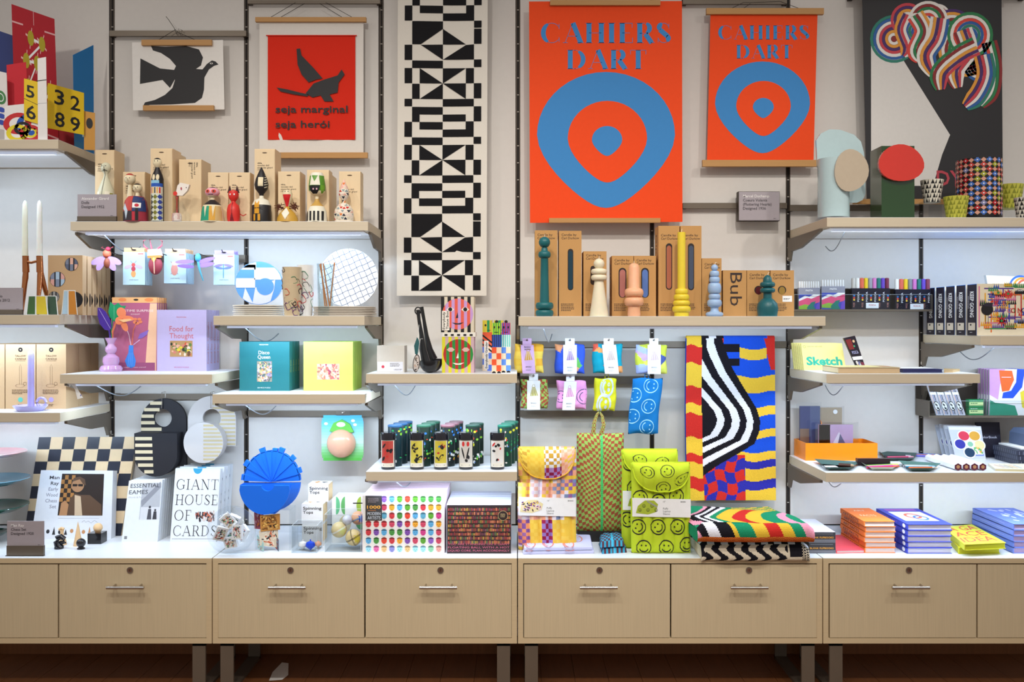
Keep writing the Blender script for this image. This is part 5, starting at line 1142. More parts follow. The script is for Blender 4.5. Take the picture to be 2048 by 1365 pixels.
for i, u in enumerate((776.5, 834, 882, 932, 995)):
    f = bframe(zs, 940.5); R = 14.3; f = Fr(f.d-R*f.s, zs); yb = f.yb
    r = thing('black_tumbler', LBL[i], 'tumbler', (f.x(u), -f.d, zs), 'black tumblers with picture labels')
    b = MB(f); b.plathe(u, [(R-1, yb), (R, yb-2), (R, 880)], BG, 28); part(b, 'tumbler_body', r, True)
    b = MB(f); b.plathe(u, [(R+.6, 880), (R+.8, 868), (R-.3, 865), (0, 865)], BG, 28); part(b, 'lid', r, True)
    b = MB(f); canlbl(b, f, u, R, 878, 933, -62, 62, LB); canlbl(b, f, u, R, 881, 925, -50, 50, c(['b8463c', 'cfc04c', 'c8b43c', 'cfc9c0', 'ddd8d0'][i]), .0008)
    RR = random.Random(i+3)
    if i == 3:
        for s_ in (-4.5, 4.5): canblob(b, f, u, R, s_, 887, 2.6, 5, c('c8302c'), .0012); canblob(b, f, u, R, s_-.5, 905, 1.4, 12, INK, .0014, rot=.05*s_)
    for k in range([7, 9, 8, 3, 8][i]): canblob(b, f, u, R, RR.uniform(-8, 8), RR.uniform(886, 921), RR.uniform(1.2, 3.4), RR.uniform(2, 6), c(RR.choice([['c8302c', '1c1a1c', '3a5ac0', '1c1a1c'], ['1c1a1c'], ['1c1a1c', 'b8403c', '3a7ac0', '1c1a1c'], ['1c1a1c'], ['1c1a1c', 'c8302c', '1c1a1c']][i])), .0011+k*.0001, rot=RR.uniform(-1, 1))
    canblob(b, f, u, R, 0, 929, 9, .9, INK, .001); part(b, 'picture_label', r)
    col, nn = CN[i]; g0 = None
    for j in range(nn):
        if j == 0:
            q = Fr(f.d-.085, zs); R2 = 14.2; uu = u+13.5 if i < 4 else u+14.5; yb2 = q.yb; r = thing('patterned_can', '', 'can', (q.x(uu), -q.d, zs), 'cans patterned with coloured symbols')
            b = MB(q); b.plathe(uu, [(R2, yb2), (R2, 853), (R2-1, 851), (R2-3, 853), (0, 853)], c(['14282c', '162a20', '1a2422', '18241e', '143a30'][i], .4), 24); b.plathe(uu, [(R2+.4, 854), (R2+.5, 851), (R2-.5, 850)], c(col, .3), 24); part(b, 'can_body', r, True)
            b = MB(q); R3 = random.Random(40+i)
            for k in range(34): canblob(b, q, uu, R2, R3.uniform(-13.5, 13.5), R3.uniform(858, 926), R3.uniform(1, 2.6), R3.uniform(1, 3.4), c(R3.choice(['e8e4dc', '8ac43c', 'd8442c', '3a7ac8', 'd8d83c', '2aa05c', 'e8e4dc', '1c1a1c'])), .0005+k*.00002, n=8)
            part(b, 'printed_symbols', r); g0 = r; r['label'] = 'dark patterned can directly behind the tumbler, %s column' % ['leftmost', 'second', 'third', 'fourth', 'rightmost'][i]
        else: dup(g0, .001*j+.012*j, .075*j, 0, 'dark patterned can, %s in the %s column behind the tumblers' % (['', 'middle' if nn == 3 else 'rearmost', 'rearmost'][j], ['leftmost', 'second', 'third', 'fourth', 'rightmost'][i]))
# ---------------------------------------------------------------- turned candles and their kraft boxes
zs = SH['S10']; TXC = c('3a2c28')
def kbox(x0, x1, yt, d, dep, label, win=None, big=None, small=True, sticker=False, ty=None, side=None):
    f = Fr(d, zs); r = thing('candle_carton', label, 'box', (f.x((x0+x1)/2), -d, zs), 'kraft cartons of the turned candles'); yb = f.yb
    b = MB(f); b.box(f.x(x0), f.x(x1), -d, -d+dep, zs, f.z(yt), KRAFT); part(b, 'box_body', r)
    b = MB(f)
    if small:
        ty = ty or yt+9; b.text('Candle by', x0+5, ty, 4.8, TXC, .0006, w=30 if x1-x0 > 38 else 26); b.text('Carl Durkow', x0+5, ty+6.6, 4.8, TXC, .0006, w=min(35, x1-x0-8))
        b.scrib(x0+4, 608, (x1-x0)*.62, 16, 5, TXC, .0005, int(x0))
    if big: b.text(big, (x0+x1)/2-9, 546, 25, TXC, .0006, w=66, rot=90, bold=False)
    if side: b.map = f.left(x0, dep/f.s); b.text(side, dep/f.s*.3, yt+16, 8*1.6, TXC, .0006, w=38, rot=90)
    part(b, 'printing', r)
    if win:
        wx, wy0, wy1, ww, k = win; b = MB(f); P = [(wx+ww*math.cos(a), wy0+ww-ww*math.sin(a)) for a in [PI*i/10 for i in range(11)]]+[(wx-ww*math.cos(a), wy1-ww+ww*math.sin(a)) for a in [PI*i/10 for i in range(11)]]
        b.poly(P, c('2b2322'), .0005); b.poly([((x-wx)*.74+wx, (y-(wy0+wy1)/2)*.93+(wy0+wy1)/2+1.2) for x, y in P], c(k, .3), .0009); part(b, 'window', r)
    if sticker: b = MB(f); b.rect(1565, 592, 1584, 604, WHT, .0006); b.scrib(1567, 597, 14, 4, 2, INK, .0009); part(b, 'sticker', r)
kbox(1070, 1115, 461, .40, .10, 'tall kraft carton at the left end behind the tall teal candle', ty=472)
kbox(1118, 1163, 462, .40, .10, 'tall kraft carton with a dark slot window, second from the left', (1141, 498, 581, 5.6, '1d3a48'), ty=472)
kbox(1167, 1213, 503, .40, .10, 'kraft carton behind the cream candle', (1186, 532, 570, 5, '3a2c28'), ty=513)
kbox(1224, 1267, 512, .40, .10, 'kraft carton with a pink candle in its window', (1245, 536, 596, 7.8, 'b07068'), ty=523, side='Pip')
kbox(1268, 1312, 512, .40, .10, 'kraft carton with a blue candle in its window', (1290, 536, 596, 7.8, '5a78b8'), ty=523)
kbox(1317, 1359, 452, .40, .10, 'tall kraft carton with a rust slot window and sideways lettering', (1338, 487, 580, 6.4, 'b0674c'), ty=473, side='Dip')
kbox(1361, 1403, 452, .40, .10, 'tall kraft carton with a grey-blue slot window behind the yellow candle', (1382, 487, 581, 6.2, '4a5468'), ty=473)
kbox(1404, 1443, 517, .40, .10, 'narrow kraft carton behind the pale blue candle', (1424, 545, 588, 6, '3a4458'), ty=531)
kbox(1446, 1493, 541, .40, .10, 'kraft carton with large sideways lettering', None, 'Bub', False)
kbox(1494, 1539, 541, .40, .10, 'kraft carton with a round dark red window behind the short teal candle', (1517, 572, 589, 8.3, '5c2428'), ty=552)
kbox(1541, 1588, 541, .40, .10, 'kraft carton with a round ochre window and white sticker at the right end', (1564, 572, 589, 8.3, '9a7a3a'), ty=552, sticker=True)
def tc(u, k, prof, wick, label):
    f = Fr(.46, zs); r = thing('turned_candle', label, 'candle', (f.x(u), -.46, zs), 'turned sculptural candles'); P = []
    dy = f.yb-633
    for q in prof:
        if len(q) == 2: P.append((q[0], q[1]+dy*(q[1]-400)/233))
        else: # bead: max radius, neck radius, bottom, top
            R, r_, vb, vt = q[:4]
            for i in range(9): a = PI*i/8; P.append((r_+(R-r_)*math.sin(a)**.8, vb+(vt-vb)*(1-math.cos(a))/2+dy))
    b = MB(f); b.plathe(u, P, mat('wax_'+k, k, .38, sss=.25, spec=.4), 32); part(b, 'wax_body', r, True)
    b = MB(f); v = P[-1][1]; b.tube([f.front(u, v+1), f.front(u+wick[0]*.4, v-4), f.front(u+wick[0], v-wick[1])], .0011, c('e8dcc8'), 6); part(b, 'wick', r)
def ball(u, y, R): return [(max(.02, R*math.sin(PI*i/10)), y+R*math.cos(PI*i/10)) for i in range(1, 11)]
tc(1089, '1c6468', [(17, 633, 1), (18, 14, 633, 620), (10, 620), (18, 13, 619, 605), (9.5, 605), (8.3, 560), (7.6, 517), (12.5, 8, 516, 503), (6.5, 501), (6, 496)][1:]+ball(1089, 485, 11.5), (1, 4), 'tall teal candle with a ball top, leftmost')
tc(1198, 'e6dcc0', [(19, 633), (9, 561), (16, 11, 561, 550), (16, 11, 549, 538), (8, 537)]+ball(1198, 528, 11), (1, 4), 'cream cone candle with two rings and a ball top')
tc(1268, 'eab08a', [(12, 633), (13, 630), (12, 612), (19.5, 13, 612, 595), (19, 12, 594, 577), (11.5, 576), (11.3, 536), (9, 530), (5, 527), (.1, 526.5)], (0, 4), 'peach candle with a round top and two thick rings')
tc(1363, 'e8cf3c', [(14.5, 633), (14.5, 625), (18.5, 13, 625, 612), (17, 12, 612, 601), (15.5, 12, 601, 589), (13, 10, 589, 578), (8, 578), (8, 465), (.1, 464.5)], (1, 6), 'tall yellow candle with four rings at its foot')
tc(1429, 'a0bcdf', [(17.5, 10, 633, 624), (8, 621), (8, 615), (14.5, 9, 614, 599), (12, 8, 599, 588), (13.5, 8, 588, 566), (10.5, 7, 566, 554), (9.5, 6, 554, 542)]+ball(1429, 536, 7), (5, 3), 'pale blue candle of stacked beads')
tc(1535, '1d5f66', [(19, 633), (21, 10, 633, 602)][:1]+[(19.5, 628), (21, 617), (19, 607), (13, 600), (8.5, 597), (8.2, 586), (15, 9, 586, 576), (15, 9, 575, 564), (9, 563), (8, 556), (5, 552), (1, 550)], (4, 5), 'short teal candle with a round belly at the right end')
# ---------------------------------------------------------------- on the left cabinets
zs = TZ
def lean(r, deg, rz=0): r.rotation_euler = (math.radians(-deg), 0, math.radians(rz))
def leanboard(name, label, cat, corners, ds, th, colr, art, gr=None, pname='board', aname='printed_front', zs_=None):
    """flat upright thing from its 4 photo corners (tl tr br bl); ds = wall distance (top, bottom)"""
    A = [Fr(ds[i]).front(*corners[j]) for j, i in ((0, 0), (1, 0), (2, 1), (3, 1))]
    z0 = zs_ if zs_ is not None else TZ
    A[2] = (A[2][0], A[2][1], z0); A[3] = (A[3][0], A[3][1], z0)
    r = thing(name, label, cat, ((A[2][0]+A[3][0])/2, A[3][1], z0), gr)
    b = MB(quadmap(*A)); b.slabgrid(th, colr); part(b, pname, r)
    b = MB(quadmap(*A)); art(b); part(b, aname, r); return r
WD = c('e3c79e', .5)
def achess(b):
    for i in range(8):
        for j in range(8):
            if (i+j) % 2 == 0: b.rect(i/8, j/8, (i+1)/8, (j+1)/8, c('2b2e3a', .3), .0004)
leanboard('chess_board', 'large wooden chess board leaning at the back of the left cabinet', 'chess board', [(78, 875), (274, 874), (242, 1077), (48, 1075)], (.02, .075), .016, WD, achess, pname='board', aname='dark_squares')
def amr(b):
    b.text('Man', .27, .13, .052, c('3c3c44'), .0004, w=.135, al='R', bold=True); b.text('Ray', .27, .215, .052, c('3c3c44'), .0004, w=.11, al='R', bold=True); 
    for i, (t, w) in enumerate((('Early', .13), ('Wood', .155), ('Chess', .155), ('Set', .09))): b.text(t, .27, .30+.085*i, .052, c('8c8c98'), .0004, w=w, al='R', bold=True)
    b.rect(.30, .05, .88, .66, c('2a1f1a'), .0005)
    for i in range(4):
        for j in range(6):
            if (i+j) % 2: b.rect(.30+i*.047, .07+j*.065, .347+i*.047, .135+j*.065, c('a8743c'), .0008)
    b.ell(.53, .22, .085, .10, c('a87c58'), .001, n=20); b.poly([(.44, .18), (.47, .11), (.55, .09), (.62, .13), (.64, .22), (.60, .2), (.55, .13), (.47, .16)], c('5c4432'), .0012)
    b.rect(.46, .20, .52, .235, c('241a16'), .0013); b.rect(.54, .20, .60, .235, c('241a16'), .0013); b.line([(.52, .215), (.54, .215)], .01, c('241a16'), .0013)
    b.poly([(.42, .66), (.44, .42), (.50, .34), (.58, .36), (.70, .36), (.86, .50), (.87, .66)], c('5a4230'), .0009); b.poly([(.50, .36), (.58, .38), (.62, .66), (.52, .66)], c('c8ae90'), .0011); b.poly([(.32, .66), (.33, .48), (.38, .44), (.43, .5), (.42, .66)], c('b08058'), .001)
    b.scrib_n = 0; b.line([(.31, .70), (.84, .70)], .006, c('b8b8c0'), .0004); b.line([(.62, .76), (.65, .73), (.67, .76), (.70, .74), (.74, .77), (.78, .73), (.82, .76)], .005, c('8c8c98'), .0004)
    for i in range(9):
        x = .20+i*.075; k = c('2c2c30' if i < 4 else 'c08a5c'); h = .09+.03*math.sin(i*2); b.poly([(x-.02, .94), (x, .94-h), (x+.02, .94)], k, .0005) if i % 2 else b.ell(x, .92-h*.3, .022, .03, k, .0005, n=12)
r = leanboard('chess_set_box', 'white boxed chess set with a brown portrait photo on its cover', 'box', [(82, 941), (226, 942), (222, 1074), (62, 1074)], (.09, .135), .045, c('dddfe4'), amr)
def easel(u0, u1, yt, d, label):
    f = Fr(d, TZ); b = MB(); b.box(f.x(u0), f.x(u1), -d-.03, -d+.03, TZ, TZ+.003, ACR); b.box(f.x(u0), f.x(u1), -d-.03, -d-.027, TZ+.003, TZ+.015, ACR); solo(b, 'display_easel', label, 'stand', (f.x((u0+u1)/2), -d, TZ), 'clear display easels')
sign(14, 1043, 88, 1094, 1094, .435, TZ, ['Man Ray', 'Chess Set', 'Designed 1920'], 'grey sign on the left cabinet in front of the chess board')
EB = mat('ebony_wood', '19171a', .2, coat=.4); MPW = mat('maple_wood', 'dfb98a', .4)
def pc(u, yb, label, fn, gr='sculptural chess pieces'):
    f = bframe(TZ, yb); f = Fr(min(f.d, .455), TZ); r_ = MB(f); fn(r_, f, f.yb); solo(r_, 'chess_piece', label, 'chess piece', (f.x(u), -f.d, TZ), gr, True)
def kn(b, f, y):
    P = [f.front(118+dx, y-h, 0) for dx, h in ((4, 0), (-2, 6), (-5, 14), (-3, 21), (4, 24), (10, 20), (10, 13), (5, 11), (2, 15))]
    b.tube(P, [8*f.s, 7*f.s, 6*f.s, 6*f.s, 5.5*f.s, 5*f.s, 4.5*f.s, 4*f.s, 2.5*f.s], EB, 12)
    b.plathe(118, [(9, y), (9, y-3), (5, y-6)], EB, 16)
pc(118, 1098, 'black scroll-shaped chess piece', kn)
pc(124, 1090, 'natural wood chess piece with a curled neck behind the black scroll', lambda b, f, y: (b.plathe(124, [(9, y), (8, y-8), (4, y-18), (3, y-24), (4, y-30)], MPW, 18), b.tube([f.front(118, y-30), f.front(123, y-33), f.front(128, y-31)], .006, MPW, 8)))
pc(156, 1092, 'tall natural wood cone chess piece', lambda b, f, y: b.plathe(156, [(9, y), (.3, y-48)], MPW, 20))
pc(162, 1099, 'small black sphere chess piece', lambda b, f, y: (b.plathe(162, [(7, y), (8, y-1.5), (5, y-4), (5, y-6)], EB, 18), b.sph(f.x(162), -f.d, TZ+12.5*f.s, 9*f.s, EB, 20)))
f = bframe(TZ, 1089); b = MB(f); b.box(f.x(175), f.x(202), -f.d, -f.d+27*f.s, TZ, f.z(1068), EB); solo(b, 'chess_piece', 'black cube chess piece under a natural ball', 'chess piece', (f.x(188), -f.d, TZ), 'sculptural chess pieces')
b = MB(f); zt = f.z(1068); b.lathe(f.x(190), -f.d+.028, [(5*f.s, zt), (6*f.s, zt+.003)], MPW, 16); b.sph(f.x(190), -f.d+.028, zt+9.3*f.s, 9*f.s, MPW, 20); solo(b, 'chess_piece', 'natural wooden ball piece resting on the black cube', 'chess piece', (f.x(190), -f.d+.028, zt), 'sculptural chess pieces', True)
# tiered dishes at the left edge
def dish(yt, yb_, rr, k, label, d=.20):
    f = Fr(d); u = -20; z = f.z(yb_); h = f.z(yt)-z; R = (rr-u)*f.s; b = MB(); b.lathe(f.x(u), -d, [(R*.3, z), (R*.72, z+h*.25), (R, z+h*.92), (R*.995, z+h), (R*.93, z+h*.85), (R*.68, z+h*.4), (0, z+h*.3)], gl(k), 44)
    solo(b, 'cake_dish', label, 'dish', (f.x(u), -d, z), 'tiered glass dishes', True); return f.x(u), z, h
dish(904, 916, 47, 'e8aeb0', 'pale pink dish at the left edge, top tier'); dish(957, 972, 53, '6f9fb4', 'blue dish at the left edge, second tier'); dish(1011, 1026, 51, '1f5448', 'dark green dish at the left edge, third tier'); dish(1064, 1074, 14, '1b4a40', 'dark green dish at the left edge, lowest tier')
b = MB(); f = Fr(.20); b.lathe(f.x(-20), -.20, [(.03, TZ), (.012, TZ+.01), (.010, f.z(900))], CHROME, 16); solo(b, 'dish_stand', 'steel pole carrying the tiered dishes at the left edge', 'stand', (f.x(-20), -.20, TZ), None, True)
# paperbacks and card game boxes
def aee(b):
    b.text('ESSENTIAL', .07, .12, .07, c('3a3c44'), .0008, w=.86); b.text('EAMES', .05, .225, .07, c('3a3c44'), .0008, w=.55); b.text('Words & Pictures', .04, .29, .03, c('a8a8b0'), .0003, w=.55)
    b.rect(.42, .05, .98, .64, c('b0b2b8'), .0002); b.poly([(.42, .34), (.95, .03), (.98, .12), (.46, .44)], c('8c8e96'), .0003); b.rect(.44, .44, .98, .64, c('cfd0d4'), .00035)
    b.ell(.70, .44, .035, .022, c('3c3c44'), .0004, n=10); b.poly([(.64, .64), (.66, .47), (.74, .47), (.77, .64)], c('4c4c54'), .0004); b.ell(.86, .49, .03, .02, c('3c3c44'), .0004, n=10); b.poly([(.80, .64), (.82, .51), (.90, .51), (.92, .64)], c('3a3a40'), .0004)
    for i in range(3): b.rect(.06, .91+i*.016, .14, .92+i*.016, INK, .0003)
ee = leanboard('paperback_book', 'white paperback with a grey couple photo on its cover, frontmost', 'book', [(258, 962), (325, 960), (315, 1081), (243, 1081)], (.16, .19), .020, c('dcdfe3'), aee, 'white paperbacks in a leaning row')
for i in range(1, 7): dup(ee, .001*i, .0225*i, 0, 'white paperback, %s in the leaning row' % ['', 'second', 'third', 'fourth', 'fifth', 'sixth', 'rearmost'][i])
def agh(b):
    b.ell(.5, .0, .10, .075, c('3a9cc4'), .0004, a0=180, a1=360); K = c('24242a')
    b.map0 = b.map
    def sx(t, x, y, w): serif(b, t, x, y, .14, K, w, .085, .045, .12, .0005)
    sx('GIANT', .05, .29, .93); sx('HOUSE', .05, .50, .93); sx('OF', .05, .71, .37); sx('CARDS', .05, .92, .95)
    coll(b, .50, .56, .96, .74, ['8a3c34', '3a3a40', 'd8c8c0', 'b08a74', '2a2a30', 'c8684c'], 60, 7, .015, .04, .0006)
    for i in range(30): b.rect(.04+i*.03, .955, .062+i*.03, .965, c('9a9aa0'), .0003)
gh = leanboard('card_game_box', 'white box with large black serif letters, frontmost', 'box', [(351, 937), (441, 938), (432, 1081), (340, 1080)], (.16, .19), .030, c('dcdfe3'), agh, 'white lettered game boxes')
A_ = [Fr(.27).front(441, 938), Fr(.245).front(446, 937)]
for i in range(1, 4):
    g = dup(gh, .002*i, .046*i, 0, 'white box with large black serif letters, %s in its row' % ['', 'second', 'third', 'rearmost'][i])
# clear globe with miniature houses of cards
f = bframe(TZ, 1100); f = Fr(.402, TZ); R = 48*f.s; cz = TZ+R*.985; X = f.x(463)
b = MB(); b.sph(X, -f.d, TZ+R, R, ACR, 40); solo(b, 'clear_globe', 'clear globe bowl filled with small game boxes', 'bowl', (X, -f.d, TZ), None, True)
RR = random.Random(12)
for i, (dx, dy, dz, ax, az, an) in enumerate([(-.36, -.45, -.05, .3, .5, .3), (.42, -.45, .02, -.15, -.35, -.1), (-.05, -.35, .52, .1, .3, -.7), (0, .2, -.3, 0, .2, .9), (-.5, .3, -.1, .2, 1.2, .2), (.45, .35, -.2, -.2, -.8, .5), (0, .4, .35, .5, 0, .4), (.05, -.25, -.5, .4, .1, 1.3)]):
    b = MB(); w, h, t = R*.46, R*.60, R*.13; b.box(-w/2, w/2, -t/2, t/2, -h/2, h/2, c('e9eaec', .4)); b.map = lambda u, v, o=0: (u, -t/2-o, -v)
    coll(b, -w*.42, -h*.4, w*.42, h*.42, ['5a3c34', 'c8b89c', '4a6a8c', 'd84a3c', 'e8e4dc', '3a3a40', '6a9a6c', 'd8c49c'], 60, i, w*.05, w*.11, .0004); b.map = lambda u, v, o=0: (u, t/2+o, -v)
    o = solo(b, 'miniature_game_box', 'small white game box in the clear globe, %s' % ['front left', 'front right', 'topmost', 'middle rear', 'rear left', 'rear right', 'upper rear', 'lowest'][i], 'box', (0, 0, 0), 'small game boxes in the globe'); o.location = (X+dx*R*.9, -f.d+dy*R*.9, cz+dz*R*.9); o.rotation_euler = (ax, an, az)
# little house built of slotted cards
f = bframe(TZ, 1104); f = Fr(min(f.d, .43), TZ)
KS = ['c8702c', '7a3c2c', 'e0b45c', '3a2c2c', 'd8c8a0', 'b03a4c', '4a4a5c']
def mini(pts, ds, ks, bg, label, seed):
    A = [Fr(f.d+d).front(u, v) for (u, v), d in zip(pts, ds)]; b = MB(quadmap(*A)); b.rect(0, 0, 1, 1, c(bg), 0, .0012); coll(b, .03, .03, .97, .97, ks, 40, seed, .04, .12, .0003)
    lo = min(p[2] for p in A); solo(b, 'slotted_card', label, 'card', (sum(p[0] for p in A)/4, A[2][1], lo), 'miniature slotted cards')
yb = f.yb
mini([(508, 1020), (527, 1022), (527, 1060), (509, 1058)], (-.05, -.05, -.05, -.05), ['8c3c5c', 'c8702c', 'd8a4a0', '5c2c3c'], 'a84a5c', 'small dark red slotted card at the upper left', 1)
mini([(520, 1032), (560, 1028), (560, 1060), (521, 1064)], (0, -.02, -.02, 0), ['7a4a1c', 'e0b45c', '3a2414', 'c8a05c'], 'b8803c', 'small golden picture card on top of the slotted card house', 2)
mini([(518, 1062), (556, 1058), (557, 1096), (520, 1092)], (-.002, -.024, -.024, -.002), ['e8dcc8', 'c8603c', '2c2c30', 'e8dcc8'], 'd8c8b0', 'small cream slotted card with orange drawings in the middle', 3)
mini([(514, 1070), (527, 1086), (527, yb), (515, yb-7)], (-.06, .012, .012, -.03), ['a8d0c8', 'e8e0d0', 'c8603c'], 'a8ccc4', 'small aqua slotted card standing at the left', 4)
mini([(545, 1066), (557, 1080), (557, yb), (545, yb-14)], (-.07, 0, 0, -.07), ['4a4a5c', '8a9ab0', 'c84a3c'], '5c6470', 'small grey slotted card standing at the right', 5)
zr = riser(510, 580, 1020, .34, .10, 'clear riser under the bright blue fan vase', TZ, gr='clear acrylic display risers')
# blue fan vase
f = Fr(.26); f = Fr(.28); zr2 = zr; s_ = f.s
BV = mat('blue_stoneware', '0f6ae0', .6, grain=(800, 800, 800), bump=.15, var=.07)
r = thing('fan_vase', 'bright blue fan-shaped vase with a toothed rim above a half-round pocket', 'vase', (f.x(546), -.28, zr)); b = MB(f); cx, cy = 546, 963
R_ = random.Random(9)
for i in range(14):
    a0, a1 = math.radians(2+176*i/14), math.radians(2+176*(i+1)/14); am = (a0+a1)/2; ro = 56; th = (i % 2)*.003
    P = [(cx, cy)]+[(cx+ro*1.0*math.cos(a0+(a1-a0)*t/3), cy-62*math.sin(a0+(a1-a0)*t/3)) for t in range(4)]
    b.poly(P, BV, .02+th, .02)
    tl = [1, 6, 1, 8, 1, 9, 5, 1, 9, 1, 2, 9, 1, 5][i]; q0, q1 = am-.085, am+.085
    b.poly([(cx+ro*.98*math.cos(q0), cy-61*math.sin(q0)), (cx+(ro+tl)*math.cos(q0), cy-(62+tl)*math.sin(q0)), (cx+(ro+tl)*math.cos(q1), cy-(62+tl)*math.sin(q1)), (cx+ro*.98*math.cos(q1), cy-61*math.sin(q1))], BV, .02+th, .02)
part(b, 'fan_back', r)
b = MB(f); P = [(cx-54, cy+2), (cx-12, cy+2)]+[(cx-12*math.cos(PI*i/8), cy+2+11*math.sin(PI*i/8)) for i in range(1, 8)]+[(cx+12, cy+2), (cx+42, cy+2)]+[(cx-6+50*math.cos(PI*i/20), cy+2+57*math.sin(PI*i/20)) for i in range(1, 20)]
b.poly(P, BV, .085, .012); P2 = [(cx-56, cy+2), (cx+56, cy+2)]+[(cx+56*math.cos(PI*i/20), cy+2+56*math.sin(PI*i/20)) for i in range(1, 20)]; b.poly(P2, BV, .02, .02)
for i in range(20): # rim joining the pocket to the back
    a0, a1 = PI*i/20, PI*(i+1)/20
    q = lambda a, F_: (cx-6*F_+(56-6*F_)*math.cos(a), cy+2+(56+F_)*math.sin(a)); 
    b.mesh([f.front(*q(a0, 0), .02), f.front(*q(a1, 0), .02), f.front(*q(a1, 1), .073), f.front(*q(a0, 1), .073)], [(0, 1, 2, 3)], BV)
b.box(f.x(cx-18), f.x(cx+14), -.28-.08, -.28, zr, f.z(cy+58), BV)
part(b, 'half_round_pocket', r)
# spinning top boxes
def sbox(x0, x1, yt, yb_, f, z0, label):
    r = thing('spinning_top_box', label, 'box', (f.x((x0+x1)/2), -f.d, z0), 'white spinning top boxes'); zt = f.z(yt); b = MB(f); b.box(f.x(x0), f.x(x1), -f.d, -f.d+.085, z0, zt, c('f0efee')); part(b, 'box_body', r)
    b = MB(f); b.text('Spinning', x0+3, yt+11, 6, INK, .0005, w=37, bold=True); b.text('Tops', x0+3, yt+19, 6, INK, .0005, w=20, bold=True); b.map = lambda u, v, o=0: (f.x(u), -f.d+v, zt+o)
    b.poly([(x0+8, .05), (x0+14, .03), (x0+20, .06), (x0+14, .075)], c('e0a45c'), .0005); b.poly([(x0+22, .06), (x0+28, .035), (x0+36, .06)], c('2c3440'), .0005); b.map = f.right(x1); b.rect(1, yt+1, 40, yb_-1, c('f0d4a4'), .0005); part(b, 'printing', r); return zt
f = Fr(.27, TZ); z2 = sbox(604, 646, 1049, 1085, f, TZ, 'white spinning top box, lowest of three, behind the small clear case'); z3 = f.z(1009)
sbox(603, 646, 1009, 1046, f, z2+.0005, 'white spinning top box in the middle of the three'); f5 = Fr(.20); sbox(616, 657, 969, 1004, Fr(.22), z3+.0005, 'white spinning top box, topmost of the three')
def case(x0, x1, yt, yb_, dep, label):
    f = bframe(TZ, yb_); t = .0025; X0, X1, d = f.x(x0), f.x(x1), f.d; zt = f.z(yt); b = MB()
    b.box(X0, X1, -d, -d+t, TZ, zt, ACR); b.box(X0, X1, -d+dep-t, -d+dep, TZ, zt, ACR); b.box(X0, X0+t, -d+t, -d+dep-t, TZ, zt, ACR); b.box(X1-t, X1, -d+t, -d+dep-t, TZ, zt, ACR); b.box(X0+t, X1-t, -d+t, -d+dep-t, TZ, TZ+t, ACR)
    EG = c('e8f0f2', .2)
    for y in (-d, -d+dep-.0012): b.box(X0, X1, y, y+.0012, zt-.0008, zt+.0004, EG)
    for x in (X0, X1-.0012):
        b.box(x, x+.0012, -d, -d+dep, zt-.0008, zt+.0004, EG); b.box(x, x+.0008, -d, -d+.0008, TZ, zt, EG)
    solo(b, 'acrylic_case', label, 'display case', ((X0+X1)/2, -d, TZ), 'clear display cases'); return f
f = case(583, 634, 1052, 1107, .11, 'small clear case holding three little spinning tops')
def top(u, yb_, rr, k, f, dy, label, band=None):
    b = MB(f); R = rr*f.s; X = f.x(u); y = -f.d+dy; z = TZ+.0028
    b.lathe(X, y, [(.001, z), (R*.3, z+R*.3), (R*.95, z+R*.85), (R, z+R*1.1), (R*.8, z+R*1.6), (R*.3, z+R*1.85), (R*.12, z+R*1.9), (R*.12, z+R*2.2), (0, z+R*2.2)], lambda j: c(k if not band or j not in (2, 3) else band, .25), 24)
    solo(b, 'top_toy', label, 'spinning top', (X, y, z), 'little spinning tops', True)
top(600, 1100, 9, 'ece4dc', f, .05, 'cream spinning top at the left in the small clear case'); top(617, 1100, 10, '2048c8', f, .035, 'bright blue spinning top in the small clear case'); top(628, 1096, 7, 'eea070', f, .08, 'orange spinning top behind the blue one')
f = case(649, 722, 1030, 1105, .125, 'larger clear case holding painted wooden balls')
def wball(u, v, rr, k1, k2, dy, label, lines, lk):
    b = MB(); R = rr*f.s; X, y, z = f.x(u), -f.d+dy, max(f.z(v), TZ+.003+R); b.sph(X, y, z, R, mat('ball_'+k1, k1, .3, coat=.2), 24)
    for q in range(lines):
        P = []
        for i in range(25):
            a = 2*PI*i/24; o = (q % 2-.5)*.1; w = math.sqrt(1-o*o); t = .5+(q//2)*1.4; P.append((X+R*1.01*(w*math.cos(a)*math.cos(t)-o*math.sin(t)), y+R*1.01*w*math.sin(a), z+R*1.01*(w*math.cos(a)*math.sin(t)+o*math.cos(t))))
        b.tube(P, .0008, c(lk), 4)
    if k2:
        n0 = len(b.v); cm = c(k2, .3)
        for i in range(8):
            for j in range(3):
                a0, a1 = 2*PI*i/8, 2*PI*(i+1)/8; p0, p1 = .25*j, .25*(j+1)
                g = lambda a, p: (X+R*1.006*(math.sin(p)*math.cos(a)*.7+math.cos(p)*.7), y-R*1.006*(math.cos(p)*.714-math.sin(p)*math.cos(a)*.7), z+R*1.006*math.sin(p)*math.sin(a)); b.mesh([g(a0, p0), g(a1, p0), g(a1, p1), g(a0, p1)], [(0, 1, 2, 3)], cm)
    solo(b, 'wooden_ball', label, 'ball', (X, y, z-R), 'painted wooden balls', True)
wball(674, 1065, 16, 'd8c08c', 'cfd07c', .045, 'wooden ball with white lines at the left in the clear case', 2, 'f4f4f0'); wball(704, 1080, 16.5, 'dcc088', 'dcc43c', .038, 'wooden ball with yellow patch and black lines at the lower right', 4, '1c1a1c')
wball(709, 1045, 14, 'd8a480', '3a64c8', .085, 'wooden ball with a blue patch at the upper right in the clear case', 2, '3aa0d0'); wball(690, 1046, 10, 'c8c8d0', None, .05, 'small silver ball on top of the wooden balls', 0, 'ffffff')
